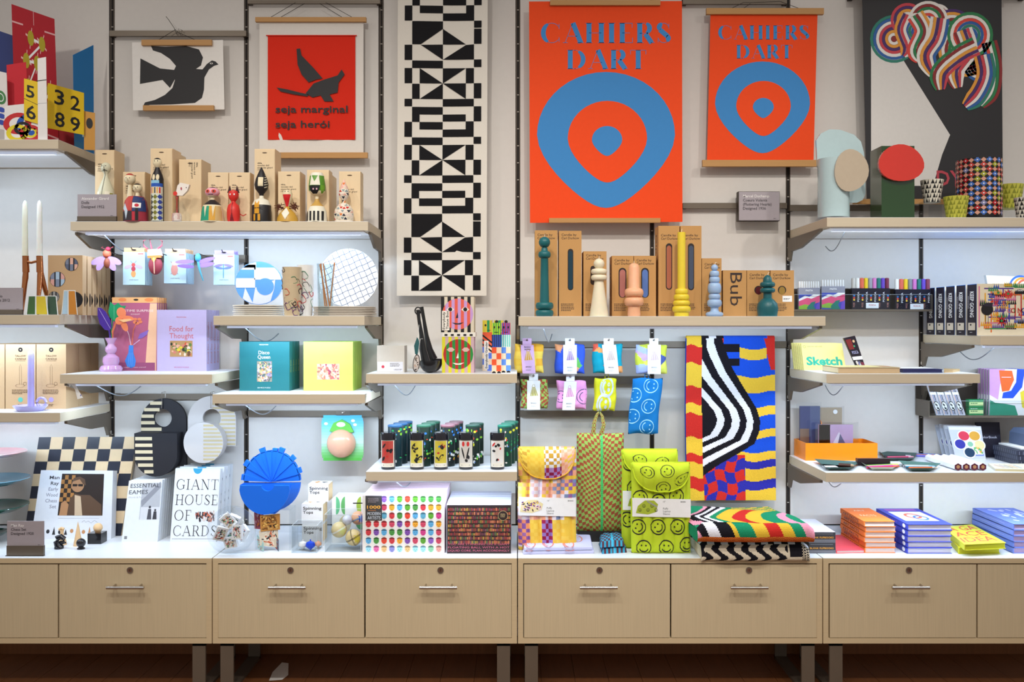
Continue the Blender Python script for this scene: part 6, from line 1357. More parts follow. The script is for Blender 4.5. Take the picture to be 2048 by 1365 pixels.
f = Fr(.21, TZ); b = MB(f); r = thing('ball_box', 'white box with large green half circles behind the clear case', 'box', (f.x(700), -.21, TZ)); b.box(f.x(664), f.x(741), -.21, -.06, TZ, f.z(998), c('efeeec')); part(b, 'box_body', r)
b = MB(f); b.ell(672, 1012, 8, 18, c('6ac08c'), .0005, a0=-90, a1=90); b.ell(690, 1012, 8, 18, c('6ab46c'), .0005, a0=90, a1=270); b.ell(722, 1012, 9, 18, c('a8c84c'), .0005, a0=90, a1=270); b.ell(690, 1048, 12, 16, c('d8c8a4'), .0005); b.ell(722, 1044, 11, 16, c('5aa86c'), .0005); b.rect(706, 1006, 726, 1008, INK, .0008); part(b, 'printed_circles', r)
# puzzle rows
f = bframe(TZ, 1107)
HC = ['c8383c', '5a9a2c', '8a5ab0', '5aa0c8', 'd8442c', 'c83c7c', 'e09a2c', '4a8a3c', '7a4a9a', '5a9ab0', 'c8445c']
def heads(b, f, yb):
    b.rect(725.5, 992.5, 888.5, yb, c('dad2c8'), .0002); i = 0; R = random.Random(1)
    for r_ in range(7):
        for q in range(10):
            if r_ < 3 and q < 2: continue
            x = 737+q*15.6; y = 999+r_*16.6; k = R.choice(HC) if r_ < 6 else R.choice(['8a8ac8', 'a87ac0', 'e8b87c', 'e89a8c', '8ac8a0', '9ad0e0', 'e06aa0'])
            b.ell(x, y, 5.6, 6.6, c(k), .0005+.000001*q, n=12); b.ell(x, y-2.2, 5.9, 4.7, c('%02x%02x%02x' % tuple(int(int(k[j:j+2], 16)*.62) for j in (0, 2, 4))), .0007, a0=10, a1=170, n=8); b.ell(x-2, y+.6, .7, .7, INK, .0009, n=6); b.ell(x+2, y+.6, .7, .7, INK, .0009, n=6); b.line([(x-1.5, y+4), (x+1.5, y+4)], .6, INK, .0009)
            b.scrib(x-5, y+8, 10, .9, 1, c('999'*2), .0005, i); i += 1
    b.rect(731, 992, 764, 1042, c('3a3634'), .0006); b.text('1000', 734, 1018, 6.5, c('e8a43c'), .001, w=27, bold=True); b.text('MODERN', 735, 1031, 6.6, c('c8ccd0'), .001, w=26); b.text('ARTISTS', 735, 1039.5, 6.6, c('c8ccd0'), .001, w=26); b.scrib(736, 997, 24, 10, 4, c('8a7a78'), .001); b.scrib(736, 1021, 24, 2.4, 1, c('c87a3c'), .001)
pbox('portrait_puzzle_box', 725, 889, 992, 1107.5, .055, 6, .003, TZ, c('efd4dc'), heads, 'cream and pink puzzle box printed with rows of coloured heads', 'puzzle boxes with coloured heads', f=f, art_nm='printed_front')
f = bframe(TZ, 1108)
def spines(b, f, yb):
    b.rect(894, 1011, 1022, yb, c('2f2220'), .0003); R = random.Random(6)
    for r_ in range(9):
        x = 896
        while x < 1019: w = R.uniform(1.6, 3.2); b.rect(x, 1016+r_*8.2+R.uniform(0, 2), x+w, 1022.5+r_*8.2, c(R.choice(['8a4434', 'b86444', '6a3a44', 'a8843c', '5a6a44', 'c87a54', '7a4a5a', '94383c'])), .0006); x += w+R.uniform(.5, 1.2)
    for i, t in enumerate(('YOU ARE STANDING ON A GIANT', 'FLOATING BALL WITH A HOT', 'LIQUID CORE. PLAN ACCORDINGLY')): b.text(t, 896, 1091+i*6.4, 4, c('c8607c'), .0006, w=123)
    b.ring(1006, 1032, 10, 9.2, c('b8a070'), .001); b.ell(1006, 1032, 9, 9, c('2f2220'), .0009)
    b.scrib(1001, 1028, 10, 8, 4, c('c8b080'), .0012)
pbox('word_puzzle_box', 893, 1022, 1010, 1108.5, .048, 6, .004, TZ, c('cfcdd8'), spines, 'dark puzzle box with rows of coloured strokes and lettering', 'dark lettered puzzle boxes', f=f)
# ---------------------------------------------------------------- folded bags on the rails
def smile(b, x, y, r, k, w, o, rot=0, eyes_=True, two=True):
    q = [(x+r*math.cos(2*PI*i/22)*1.0, y+r*math.sin(2*PI*i/22)) for i in range(22)]; b.line(q, w, k, o, closed=True)
    a = math.radians(rot); P = []
    for i in range(11):
        t = math.radians(20+140*i/10); px, py = r*.62*math.cos(t), r*.62*math.sin(t); P.append((x+px*math.cos(a)-py*math.sin(a), y+px*math.sin(a)+py*math.cos(a)))
    b.line(P, w, k, o)
    for s_ in (-1, 1): px, py = s_*r*.28, -r*.3; b.ell(x+px*math.cos(a)-py*math.sin(a), y+px*math.sin(a)+py*math.cos(a), max(w*.8, r*.11), max(w*.8, r*.11), k, o, n=8)
def pillow(b, x0, y0, x1, y1, f, m, th=.035, nu=20, nv=20, colf=None, seed=1, wob=1.2, slant=0):
    """soft folded packet: a puffed front over a puffed back"""
    R = random.Random(seed); ph = [R.uniform(0, 6) for _ in range(6)]
    def pos(sgn):
        def g(u, v):
            e = (1-abs(2*u-1)**5)*(1-abs(2*v-1)**5); e = max(0, e)**.5
            x = x0+(x1-x0)*u+wob*math.sin(v*7+ph[0])*(abs(2*u-1)**3)+slant*(v-.5); y = y0+(y1-y0)*v+wob*math.sin(u*8+ph[1])*(abs(2*v-1)**3)
            wr = .0022*math.sin(u*15+v*9+ph[2])*math.sin(v*13-u*6+ph[3])
            return f.front(x, y, sgn*th/2*e+(wr*e if sgn > 0 else 0))
        return g
    b.grid(nu, nv, pos(1), colf or (lambda u, v: m)); b.grid(6, 6, pos(-1), lambda u, v: m)
    b.soft = pos(1)
def onsoft(b, fn, off=.0008):
    g = b.soft
    def mp(u, v, o=0): p = g(max(.02, min(.98, u)), max(.015, min(.985, v))); return (p[0], p[1]-off-o, p[2])
    s_ = MB(mp); s_.cut = 0; return s_
def bagpack(x0, y0, x1, y1, colf, base, bx, bk, label, seed, tabk, tilt=0, ink='c08a70', logo=None, d=.13, railv=689, extra=None, slant=0):
    f = Fr(d); r = thing('folded_bag', label, 'folded bag', (f.x((x0+x1)/2), -d, f.z(y1)), 'folded bags on card bands'); b = MB(f); pillow(b, x0, y0, x1, y1, f, base, colf=colf, seed=seed, nu=28, nv=28, slant=slant); part(b, 'cloth_packet', r, True)
    if extra: q = onsoft(b, None, .0006); extra(q); part(q, 'cloth_print', r)
    b = MB(f); X0, X1 = bx; t = tilt
    b.poly([(X0-t, y0+1), (X1-t, y0+1), (X1+t, y1+1), (X0+t, y1+1)], c(bk), .0215, .001); b.poly([(X0+4-t, y0-12), (X1-4-t, y0-12), (X1-4-t, y0+1), (X0+4-t, y0+1)], c(bk), .010, .001); b.ell((X0+X1)/2-t, y0-8, 2.2, 1.6, INK, .011, n=8)
    m = (X0+X1)/2
    b.poly([(m-3, y0+14), (m+3, y0+14), (m+9, y0+31), (m-7, y0+32)], c(ink), .022); b.line([(m-3, y0+14), (m-1, y0+9), (m+2, y0+9), (m+3, y0+14)], .8, c(ink), .022)
    for i in range(3): b.line([(m-2+i*2, y0+15), (m-4+i*5, y0+31)], .5, c('ffffff'), .0224)
    if logo:
        for i, l in enumerate(logo): b.text(l, m-t*.5, y0+7+i*4.6, 3.4, INK, .0224, w=13, al='C', bold=True)
    b.text('BAGGU', m+t*.5, y1-11, 2.6, c('555'*2), .0224, w=11, al='C', bold=True); b.scrib(m-5+t*.6, y1-7, 11, 3, 2, c('999'*2), .0224); part(b, 'card_band', r)
    b = MB(f); X = f.x(m-t); z = f.z(y0-8); b.tube([(X, -.03, z), (X, -d-.02, z), (X, -d-.028, z+.006)], .0022, CHROME, 6); part(b, 'hook', r)
def patch(ks, n, seed):
    R = random.Random(seed); S = [(R.random(), R.random(), R.choice(ks)) for _ in range(n)]
    return lambda u, v: cl(min(S, key=lambda s: (u-s[0])**2+(v-s[1])**2)[2])
def plaid(ks, nx, ny, seed):
    R = random.Random(seed); G = [[R.choice(ks) for _ in range(nx)] for _ in range(ny)]
    return lambda u, v: cl(G[min(ny-1, int(v*ny))][min(nx-1, int(u*nx))])
bagpack(1029, 689, 1086, 746, plaid(['f0b43c', 'f0c84c', 'eea830', 'f4d45c'], 4, 4, 1), cl('f0b43c'), (1043, 1069), 'dcb4dc', 'orange and yellow folded bag with a lilac card band, upper left', 1, 0, 2, 'd8a03c', ['BAGGU', 'ARCHIVE'])
bagpack(1110, 689, 1169, 747, patch(['3a5cd0', '3a5cd0', '6ab85c', '3a5cd0', 'e8a070', '2f4ec0'], 14, 2), cl('3a5cd0'), (1126, 1153), 'f0f0f2', 'blue and green cactus patterned folded bag, second in the upper row', 2, 0, 0, 'a080b0')
bagpack(1185, 689, 1244, 747, patch(['1a9ab0', '1a9ab0', '1a9ab0', 'e0604c', '1a9ab0', 'e8a060'], 20, 3), cl('1a9ab0'), (1206, 1234), 'f2e4d8', 'teal and coral folded bag with a cream card band, third in the upper row', 3, 0, 3, 'c0a8a0')
bagpack(1271, 689, 1333, 747, patch(['a8b8ec', 'a8b8ec', 'c8a8e0', 'c8d048', '4a5a9c', 'd8dc60'], 12, 12), cl('a8b8ec'), (1294, 1320), 'f2f0f4', 'pale blue and lime folded bag, right end of the upper row', 4, 0, 0, 'c8b0c8')
CKM = (cl('92b65a'), cl('a04e36'))
def wavyck(nx, ny, amp, A, B):
    def g(u, v):
        uu = u+amp*math.sin(v*9+2*math.sin(u*4)); vv = v+amp*.8*math.sin(u*9+1.5*math.sin(v*5)); return A if (int(math.floor(uu*nx))+int(math.floor(vv*ny))) % 2 == 0 else B
    return g
bagpack(1042, 760, 1096, 818, wavyck(10, 10, .05, *CKM), CKM[0], (1054, 1080), 'efeff0', 'green and rust checked folded bag in the lower row', 5, 0, 0, 'a8a050', d=.12)
bagpack(1114, 762, 1173, 819, None, cl('eca0d4'), (1126, 1151), 'efeff2', 'pink smiley folded bag in the lower row', 6, 0, -2, 'd090b8', d=.12, extra=lambda q: (smile(q, .12, .55, .2, c('3a4a6c'), .025, 0, 90), smile(q, .92, .55, .26, c('3a4a6c'), .025, 0, 90)))
def hangbag(x0, y0, x1, y1, k, art, label, d, slant, loopk):
    f = Fr(d); r = thing('zip_pouch', label, 'pouch', (f.x((x0+x1)/2), -d, f.z(y1)), 'hanging smiley pouches'); b = MB(f); pillow(b, x0, y0, x1, y1, f, cl(k), .03, 20, 24, seed=int(x0), slant=slant); part(b, 'pouch_body', r, True)
    q = onsoft(b, None, .0008); art(q); part(q, 'smiley_print', r)
    b = MB(f); m = (x0+x1)/2+4; b.tube([f.front(m-4, y0+2), f.front(m-3, y0-8, -.02), f.front(m+3, y0-8, -.02), f.front(m+4, y0+2)], .002, cl(loopk), 6); X = f.x(m); b.tube([(X, -.03, f.z(y0-7)), (X, -d-.01, f.z(y0-7)), (X, -d-.016, f.z(y0-10))], .0022, CHROME, 6); part(b, 'hanging_loop', r)
hangbag(1188, 757, 1232, 822, 'd8d42c', lambda q: (smile(q, .55, .27, .28, c('c8d0d8'), .08, 0, 90), smile(q, .45, .8, .3, c('c8d0d8'), .08, 0, 90)), 'yellow pouch with grey smileys hanging in the lower row', .12, -4, 'd8d42c')
hangbag(1260, 757, 1320, 868, '1c74b8', lambda q: [smile(q, x, y, .0, c('9ad4f0'), .02, 0) if 0 else [q.line([(x+.23*math.cos(2*PI*i/22), y+.125*math.sin(2*PI*i/22)) for i in range(22)], .018, c('9ad4f0'), 0, True), q.line([(x+.14*math.cos(math.radians(110+140*i/10)), y+.08*math.sin(math.radians(110+140*i/10))) for i in range(11)], .018, c('9ad4f0'), 0), q.ell(x+.1, y-.035, .024, .014, c('9ad4f0'), 0, n=8), q.ell(x+.1, y+.04, .024, .014, c('9ad4f0'), 0, n=8)] for x, y in ((.62, .13), (.60, .50), (.60, .87), (.0+.1, .30), (.1, .68))], 'blue pouch with pale smileys, hanging lowest at the right of the bags', .14, -10, '1c74b8')
# tall checked zip bag
f = Fr(.16, TZ); r = thing('tall_zip_bag', 'tall green and rust wavy checked bag with a green zip', 'bag', (f.x(1199), -.16, TZ)); b = MB(f); yb = 1066
WC2 = wavyck(16, 33, .03, *CKM); pillow(b, 1153, 867, 1247, yb, f, CKM[0], .07, 96, 196, WC2, 3, .6); part(b, 'checked_body', r, True)
q = onsoft(b, None, .0015); ZM = q.map; q.grid(3, 90, lambda u, v: ZM(.50+.05*u, .97*v, 0), lambda u, v: c('4cc46c')); 
for i in range(50): q.rect(.512, .01+.0192*i, .538, .018+.0192*i, c('2fa858'), .0006)
part(q, 'zip', r)
b = MB(f); b.box(f.x(1154), f.x(1246), -.19, -.10, TZ, f.z(1061), c('1f1d1c')); part(b, 'dark_base', r)
for s_ in (0, 1):
    b = MB(f); P = [(1186, 868, 0), (1188, 845, .004), (1194, 828, 0), (1198, 824, -.01)] if s_ == 0 else [(1202, 868, .0), (1207, 850, .004), (1204, 832, 0), (1199, 824, -.01)]
    n = 24
    def pos(u, v, P=P):
        t = v*(len(P)-1); i = min(len(P)-2, int(t)); q_ = t-i; c0 = [P[i][j]+(P[i+1][j]-P[i][j])*q_ for j in range(3)]; return f.front(c0[0]+(u-.5)*9*(1-.5*v), c0[1], .01+c0[2])
    b.grid(5, n, pos, lambda u, v: CKM[(int(u*4)+int(v*18)) % 2]); part(b, 'handle_loop', r)
b = MB(); X = f.x(1198); b.tube([(X, -.03, f.z(826)), (X, -.19, f.z(826)), (X, -.196, f.z(822))], .0022, CHROME, 6); solo(b, 'peg_hook', 'steel hook carrying the tall checked bag', 'hook', (X, -.03, f.z(826)), 'bronze peg hooks')
# quilted laptop sleeves
def sleeve(x0, x1, yt, yb_, d, colf, base, flapf, flapy, bandy, label, bandart, art=None, fart=None, gr=None, slant=0, fcx=None, edge='e8b43c'):
    f = Fr(d, TZ); r = thing('laptop_sleeve', label, 'laptop sleeve', (f.x((x0+x1)/2), -d, TZ), gr); b = MB(f); yb = f.yb
    R_ = random.Random(int(x0))
    def pos(sgn, th):
        def g(u, v):
            e = max(0, (1-abs(2*u-1)**6)*(1-abs(2*v-1)**10))**.5; x = x0+(x1-x0)*u+slant*(.5-v)+math.sin(v*9+x0)*.8; y = yt+(yb-yt)*v
            return f.front(x, y, sgn*(th*e*(.62+.38*abs(math.sin(u*PI*5.5))**.6)+.001*math.sin(v*31+u*7)*e))
        return g
    b.grid(44, 56, pos(1, .024), colf); b.grid(4, 4, pos(-1, .012), lambda u, v: base); part(b, 'quilted_body', r, True)
    b.soft = pos(1, .024)
    if art: q = onsoft(b, None, .001); art(q); part(q, 'printed_smileys', r)
    g0 = pos(1, .024)
    def fl(u, v):
        vm = (flapy-yt)/(yb-yt); w = math.sqrt(max(0, 1-abs(2*u-1)**2.4)); p = g0(u*.96+.02, -.015+v*(vm+.015)*(.22+.78*w)); return (p[0], p[1]-.010-.008*math.sin(PI*min(1, v*1.02))*w, p[2])
    b = MB(f); b.grid(36, 20, fl, flapf); b.tube([fl(i/30, 1) for i in range(31)], .0028, cl(edge), 6); part(b, 'curved_flap', r, True)
    if fart: b.soft = fl; q = onsoft(b, None, .001); fart(q); part(q, 'flap_print', r)
    b = MB(f); y0, y1 = bandy; b.poly([(x0+1, y0), (x1-1, y0+3), (x1-1, y1+2), (x0+1, y1)], c('efefef'), .0275, .001); bandart(b, y0, y1); part(b, 'paper_band', r)
    return r
PK_ = ['f0c84c', 'f0c84c', 'e8d8e4', 'f0b49c', 'c89a3c', '7a8ab8', 'f4d058', 'e8a088', 'a078b4', 'f0dce0']
def hs(i, j, L): return L[(i*7+j*13+(i*j*5+i*i*3) % 11) % len(L)]
def pc1(u, v):
    i, j = int(u*15), int(v*27); p = (i+j) % 2; z = int(u*5)
    if v < .70:
        A_, B_ = [(['f0c84c', 'd8b44c', 'f4d058'], ['e8a470', 'f0c84c']), (['e8e0ec', 'ece4f0'], ['f0c0b8', 'e0d0e8']), (['f0b49c', 'f4c0a0'], ['f0c84c', 'e8a088']), (['8090b8', '9098c0', 'e8e0ec'], ['f0a888', 'e8b8a0']), (['f0c84c', '9a70b0', 'e8e0ec'], ['f0a888', 'f0c84c', '8090b8'])][(z+(1 if v > .58 else 0)) % 5]
    else: A_, B_ = [(['a070b0', '8a5ca8'], ['e89070', 'f0a070']), (['f0c84c'], ['f4d058']), (['a02c54', '8c2048'], ['a080c8', '9878c0']), (['f0c84c'], ['f0d060']), (['f0c84c', 'f4d058'], ['f0c84c'])][z % 5]
    if v > .95: A_, B_ = ['b89040', 'e8dce8'], ['f0c84c', '9a8848']
    return cl(hs(i, j, A_ if p else B_))
def pc2(u, v):
    i, j = int(u*15), int(v*9); p = (i+j) % 2
    if u < .20: A_, B_ = ['f0c84c', 'c89a3c'], ['f4d058']
    elif u < .44: A_, B_ = ['f0c84c'], ['f4d058']
    elif u < .76: A_, B_ = (['e8ecf4', 'e4e8f2'], ['c89a3c', 'd8a848']) if v < .66 else (['a02c54', '8c2048'], ['a080c8', 'b090d0'])
    else: A_, B_ = ['f0b49c', 'f4c0a8'], ['f0a888', 'f0c84c']
    return cl(hs(i, j, A_ if p else B_))
def band1(b, y0, y1):
    b.poly([(1040, y0+30), (1042, y0+14), (1056, y0+6), (1074, y0+6), (1086, y0+14), (1082, y0+26), (1064, y0+32)], c('e8d8a4'), .028); coll(b, 1043, y0+8, 1083, y0+29, ['8a3c9a', 'f0d0d0', 'f0c84c', 'e8e0f0', '6a2c7a', '26222c'], 60, 4, 1.2, 2.6, .0284); b.text('16"', 1094, y0+9, 3.2, c('777'*2), .028, w=5)
    for i, t in enumerate(('Puffy', 'Laptop', 'Sleeve')): b.text(t, 1093, y0+24+i*5.3, 4, c('777'*2), .028)
    b.text('BAGGU', 1135, y0+9, 2.6, INK, .028, w=11, bold=True)
r = sleeve(1036, 1152, 896, 1080, .33, pc1, cl('e8b43c'), pc2, 956, (992, 1029), 'plaid quilted laptop sleeve in yellow, peach and purple checks', band1)
YS = cl('c0d432'); KI = c('22221c', .7)
def ysm(spots, sc):
    def A(q):
        for x, y, ro in spots:
            rx, ry = .12*sc[0], .12*sc[1]; a = math.radians(ro)
            q.line([(x+rx*math.cos(2*PI*i/20)*(1+.04*math.sin(3*i)), y+ry*math.sin(2*PI*i/20)) for i in range(20)], .014, KI, 0, True)
            P = []
            for i in range(9):
                t = math.radians(15+150*i/8); px, py = .6*math.cos(t), .6*math.sin(t); P.append((x+rx*(px*math.cos(a)-py*math.sin(a)), y+ry*(px*math.sin(a)+py*math.cos(a))))
            q.line(P, .014, KI, 0)
            for s_ in (-1, 1): px, py = s_*.3, -.3; q.ell(x+rx*(px*math.cos(a)-py*math.sin(a)), y+ry*(px*math.sin(a)+py*math.cos(a)), .014, .014*sc[1]/sc[0], KI, 0, n=8)
    return A
def band2(x):
    def A(b, y0, y1):
        b.poly([(x+8, y0+30), (x+12, y0+16), (x+26, y0+5), (x+44, y0+5), (x+52, y0+13), (x+48, y0+28), (x+32, y0+33)], c('a8b838'), .028)
        for i in range(5): smile(b, x+16+i*8, y0+24-(i % 2)*8, 3, KI, .6, .0284)
        b.line([(x+30, y0+6), (x+50, y0+18)], 3, c('9a9a90'), .0286); b.text('13"', x+62, y0+9, 3.2, c('777'*2), .028, w=5)
        for i, t in enumerate(('Puffy', 'Laptop', 'Sleeve')): b.text(t, x+62, y0+23+i*5.3, 4, c('777'*2), .028)
        b.text('BAGGU', x+97, y0+9, 2.6, INK, .028, w=10, bold=True)
    return A
sp = [(.12, .13, 20), (.42, .12, -40), (.80, .12, 10), (.2, .38, -40), (.1, .7, 90), (.3, .9, 0), (.6, .5, 30), (.8, .72, 0)]
sleeve(1243, 1356, 900, 1084, .30, lambda u, v: YS, YS, lambda u, v: YS, 950, (980, 1018), 'yellow-green smiley laptop sleeve standing behind the front one', band2(1246), ysm(sp, (.95, .62)), ysm([(.3, .4, 20), (.7, .5, -30)], (1, 1.6)), 'yellow-green smiley laptop sleeves', edge='c9de2e')
sp2 = [(.14, .38, -60), (.75, .36, -40), (.12, .70, -70), (.45, .70, -50), (.78, .70, -45), (.20, .93, 0), (.58, .93, 0), (.93, .90, 0), (.45, .42, 100)]
sleeve(1262, 1380, 926, 1098, .385, lambda u, v: YS, YS, lambda u, v: YS, 982, (994, 1031), 'yellow-green smiley laptop sleeve in front', band2(1262), ysm(sp2, (1.0, .68)), ysm([(.25, .35, -70), (.6, .3, -50), (.52, .85, 170), (.85, .7, 20)], (1, 1.7)), 'yellow-green smiley laptop sleeves', edge='c9de2e')
# folded pouches lying on the cabinet
def slab(b, P, z0, th, topm, sidem, art=None, rough=.0):
    """folded cloth slab: P = 4 floor corners (front left, front right, back right, back left)"""
    n = 10; N = []; per = []
    for i in range(4):
        a, e = P[i], P[(i+1) % 4]
        for k in range(n): t = k/n; per.append((a[0]+(e[0]-a[0])*t, a[1]+(e[1]-a[1])*t))
    cxx, cyy = sum(p[0] for p in per)/len(per), sum(p[1] for p in per)/len(per); L_ = len(per); prof = [(.985, 0), (1, .25), (1.0, .7), (.975, .97), (.9, 1.0), (.0, 1.0+rough)]; V = []
    for s_, h in prof:
        for i, p in enumerate(per): V.append((cxx+(p[0]-cxx)*s_, cyy+(p[1]-cyy)*s_, z0+th*h+rough*.3*th*math.sin(i*.9)*(h > .5)))
    for j in range(len(prof)-1):
        b.mesh([V[j*L_+i] for i in range(L_)]+[V[(j+1)*L_+i] for i in range(L_)], [(i, (i+1) % L_, L_+(i+1) % L_, L_+i) for i in range(L_)], sidem if j < 2 else topm)
def flp(u, v, z): # photo point on a horizontal plane at height z
    dist = (EYE-z)*F/(v-HY); return ((u-CX)*dist/F, dist-D, z)
LL = cl('c9ccf0')
for i in range(2):
    z0 = TZ+i*.016; b = MB(); th = .0155; P = [flp(1046+i*2, 1110-i*7.5, z0)[:2], flp(1188-i*3, 1108-i*7.5, z0)[:2], flp(1180, 1082-i*7.5, z0)[:2], flp(1046, 1084-i*7, z0)[:2]]
    r = thing('folded_pouch', 'lilac folded pouch with coral smileys, %s' % ('upper of the two' if i else 'lower of the two'), 'folded bag', ((P[0][0]+P[1][0])/2, P[0][1], z0), 'lilac smiley pouches lying flat'); slab(b, P, z0, th, LL, LL, rough=.04); part(b, 'cloth_packet', r, True)
    b = MB(); x0, x1, y0, y1 = P[0][0]+.02, P[1][0]-.02, P[0][1]+.006, P[3][1]-.004; b.map = lambda u, v, o=0: (x0+(x1-x0)*u, y0+(y1-y0)*(1-v), z0+th*1.012+o+.0006)
    for x, y in ((.15, .3), (.5, .25), (.85, .35), (.33, .75), (.68, .8), (.02, .8)):
        for rr in (.09, .065): b.line([(x+rr*math.cos(2*PI*k/20), y+rr*3.0*math.sin(2*PI*k/20)) for k in range(5 if rr < .08 else 0, 16 if rr < .08 else 20)], .02, c('e0826c'), 0, rr > .08)
        b.ell(x-.025, y-.08, .008, .03, c('e0826c'), 0, n=8); b.ell(x+.025, y-.08, .008, .03, c('e0826c'), 0, n=8)
    part(b, 'smiley_print', r)
BC = (cl('3a9cc0'), cl('5c3440'))
for i in range(2):
    z0 = TZ+i*.026; b = MB(); P = [flp(1204-i*4, 1109-i*13, z0), flp(1254-i*5, 1106-i*13, z0), flp(1250-i*5, 1086-i*13, z0), flp(1197+i*2, 1088-i*13, z0)]
    def g(u, v, P=P, z0=z0):
        x = (P[0][0]*(1-u)+P[1][0]*u)*(1-v)+(P[3][0]*(1-u)+P[2][0]*u)*v; y = (P[0][1]*(1-u)+P[1][1]*u)*(1-v)+(P[3][1]*(1-u)+P[2][1]*u)*v; e = max(0, (1-abs(2*u-1)**4)*(1-abs(2*v-1)**4))**.35; return (x, y, z0+.0255*e+.002*math.sin(u*14+v*5)*e)
    b.grid(24, 16, g, lambda u, v: BC[(int(u*12)+int(v*8)) % 2] if abs(u-.5) > .06 else c('3ab0d8')); b.grid(4, 4, lambda u, v: (g(u, v)[0], g(u, v)[1], z0), lambda u, v: BC[0])
    solo(b, 'folded_pouch', 'small blue and maroon checked folded pouch, %s' % ('upper of the two' if i else 'lower of the two'), 'folded bag', ((P[0][0]+P[1][0])/2, P[0][1], z0), 'blue checked pouches', True)
# ---------------------------------------------------------------- knit blankets
K_ = {k: knit(v) for k, v in dict(r='c9302a', y='e3b93c', k='1c1a20', w='e3e2ea', b='1f4fc8', p='3030a0', g='1f8a62', i='e69ab0', o='e08a3c', t='d8cbb4').items()}
f = Fr(.055); r = thing('hanging_blanket', 'long knit blanket in black and white waves with red, yellow and blue bars', 'blanket', (f.x(1460), -.055, f.z(1000)))
def hb(u, v):
    x, y = u*180, v*322 # px space from (1372,677)
    if u < .17+.02*v:
        e = [0, 20, 50, 98, 130, 150, 170, 192, 225, 245, 292, 322] ; yy = y+3*math.sin(u*30)
        seg = [(15, 'y'), (50, 'r'), (96, 'y'), (130, 'r'), (150, 'y'), (197, 'r'), (230, 'y'), (247, 'r'), (276, 'y'), (301, 'r'), (330, 'y')]
        for lim, k in seg:
            if yy < lim: return K_[k]
    x0 = 31
    ew = [(0, 72), (20, 78), (60, 94), (100, 118), (140, 143), (165, 150), (185, 148), (210, 138), (235, 95), (255, 60), (275, 31)]
    def xe(y_):
        for (a, p), (c_, q) in zip(ew, ew[1:]):
            if a <= y_ <= c_: return p+(q-p)*(y_-a)/(c_-a)
        return -1
    X = xe(y)
    if x < X and y < 275:
        # nested wave bands, measured inward from the right edge
        def band(off, dy): return xe(min(275, max(0, y+dy)))-off
        L_ = [(18, 16), (36, 30), (54, 47), (75, 62), (95, 78), (115, 92)]; cnt = 0
        for off, dy in L_:
            yy = y
            e2 = xe(y) if 0 else None
            t = max(0, min(1, y/275)); xx = band(off*(.9-.15*math.sin(PI*t)), dy*(t-.55)*1.3)
            if x < xx: cnt += 1
        return K_['k' if cnt % 2 == 0 else 'w']
    if (y > 232 and x < 118+.0*y) and x < 122:
        yy = y+4*math.sin(x*.12); return K_['r' if (int((x+3*math.sin(y*.1))/20)+int(yy/22)) % 2 else 'p']
    if x > 158+6*math.sin(y*.05) and y < 70 and x < 180: return K_['r'] if y < 62 and x > 156+y*.25 else K_['b']
    if y < 12: return K_['b' if x > 75 else 'r']
    if x < 108 and y < 55: return K_['k' if (y < 27 or 40 < y) else 'b']
    seg = [(20, 'b'), (41, 'y'), (76, 'b'), (107, 'y'), (136, 'b'), (154, 'y'), (182, 'b'), (198, 'y'), (226, 'b'), (243, 'y'), (258, 'p'), (282, 'y'), (300, 'p'), (330, 'y')]; yy = y+3*math.sin(x*.08)
    for lim, k in seg:
        if yy < lim: return K_[k]
    return K_['y']
def hbp(u, v, o=0):
    x = 1372+(1548-1372)*u+(-4+8*u)*0+2*v-3*math.sin(v*3)*(1-u); y = 677+(1000-677)*v; return f.front(x, y, .016+.004*math.sin(u*5+v*2)+.003*math.sin(u*11+1)*v+o)
b = MB(f); b.grid(120, 200, hbp, hb); b.grid(8, 12, lambda u, v: tuple(a+e for a, e in zip(hbp(u, v*.93), (0, .028, 0))), lambda u, v: K_['b'])
b.grid(12, 6, lambda u, v: (hbp(u, 0)[0], hbp(u, 0)[1]+.014-.014*math.cos(PI*v), hbp(u, 0)[2]+.012*math.sin(PI*v)), lambda u, v: hb(u, .001)); part(b, 'knit_cloth', r, True)
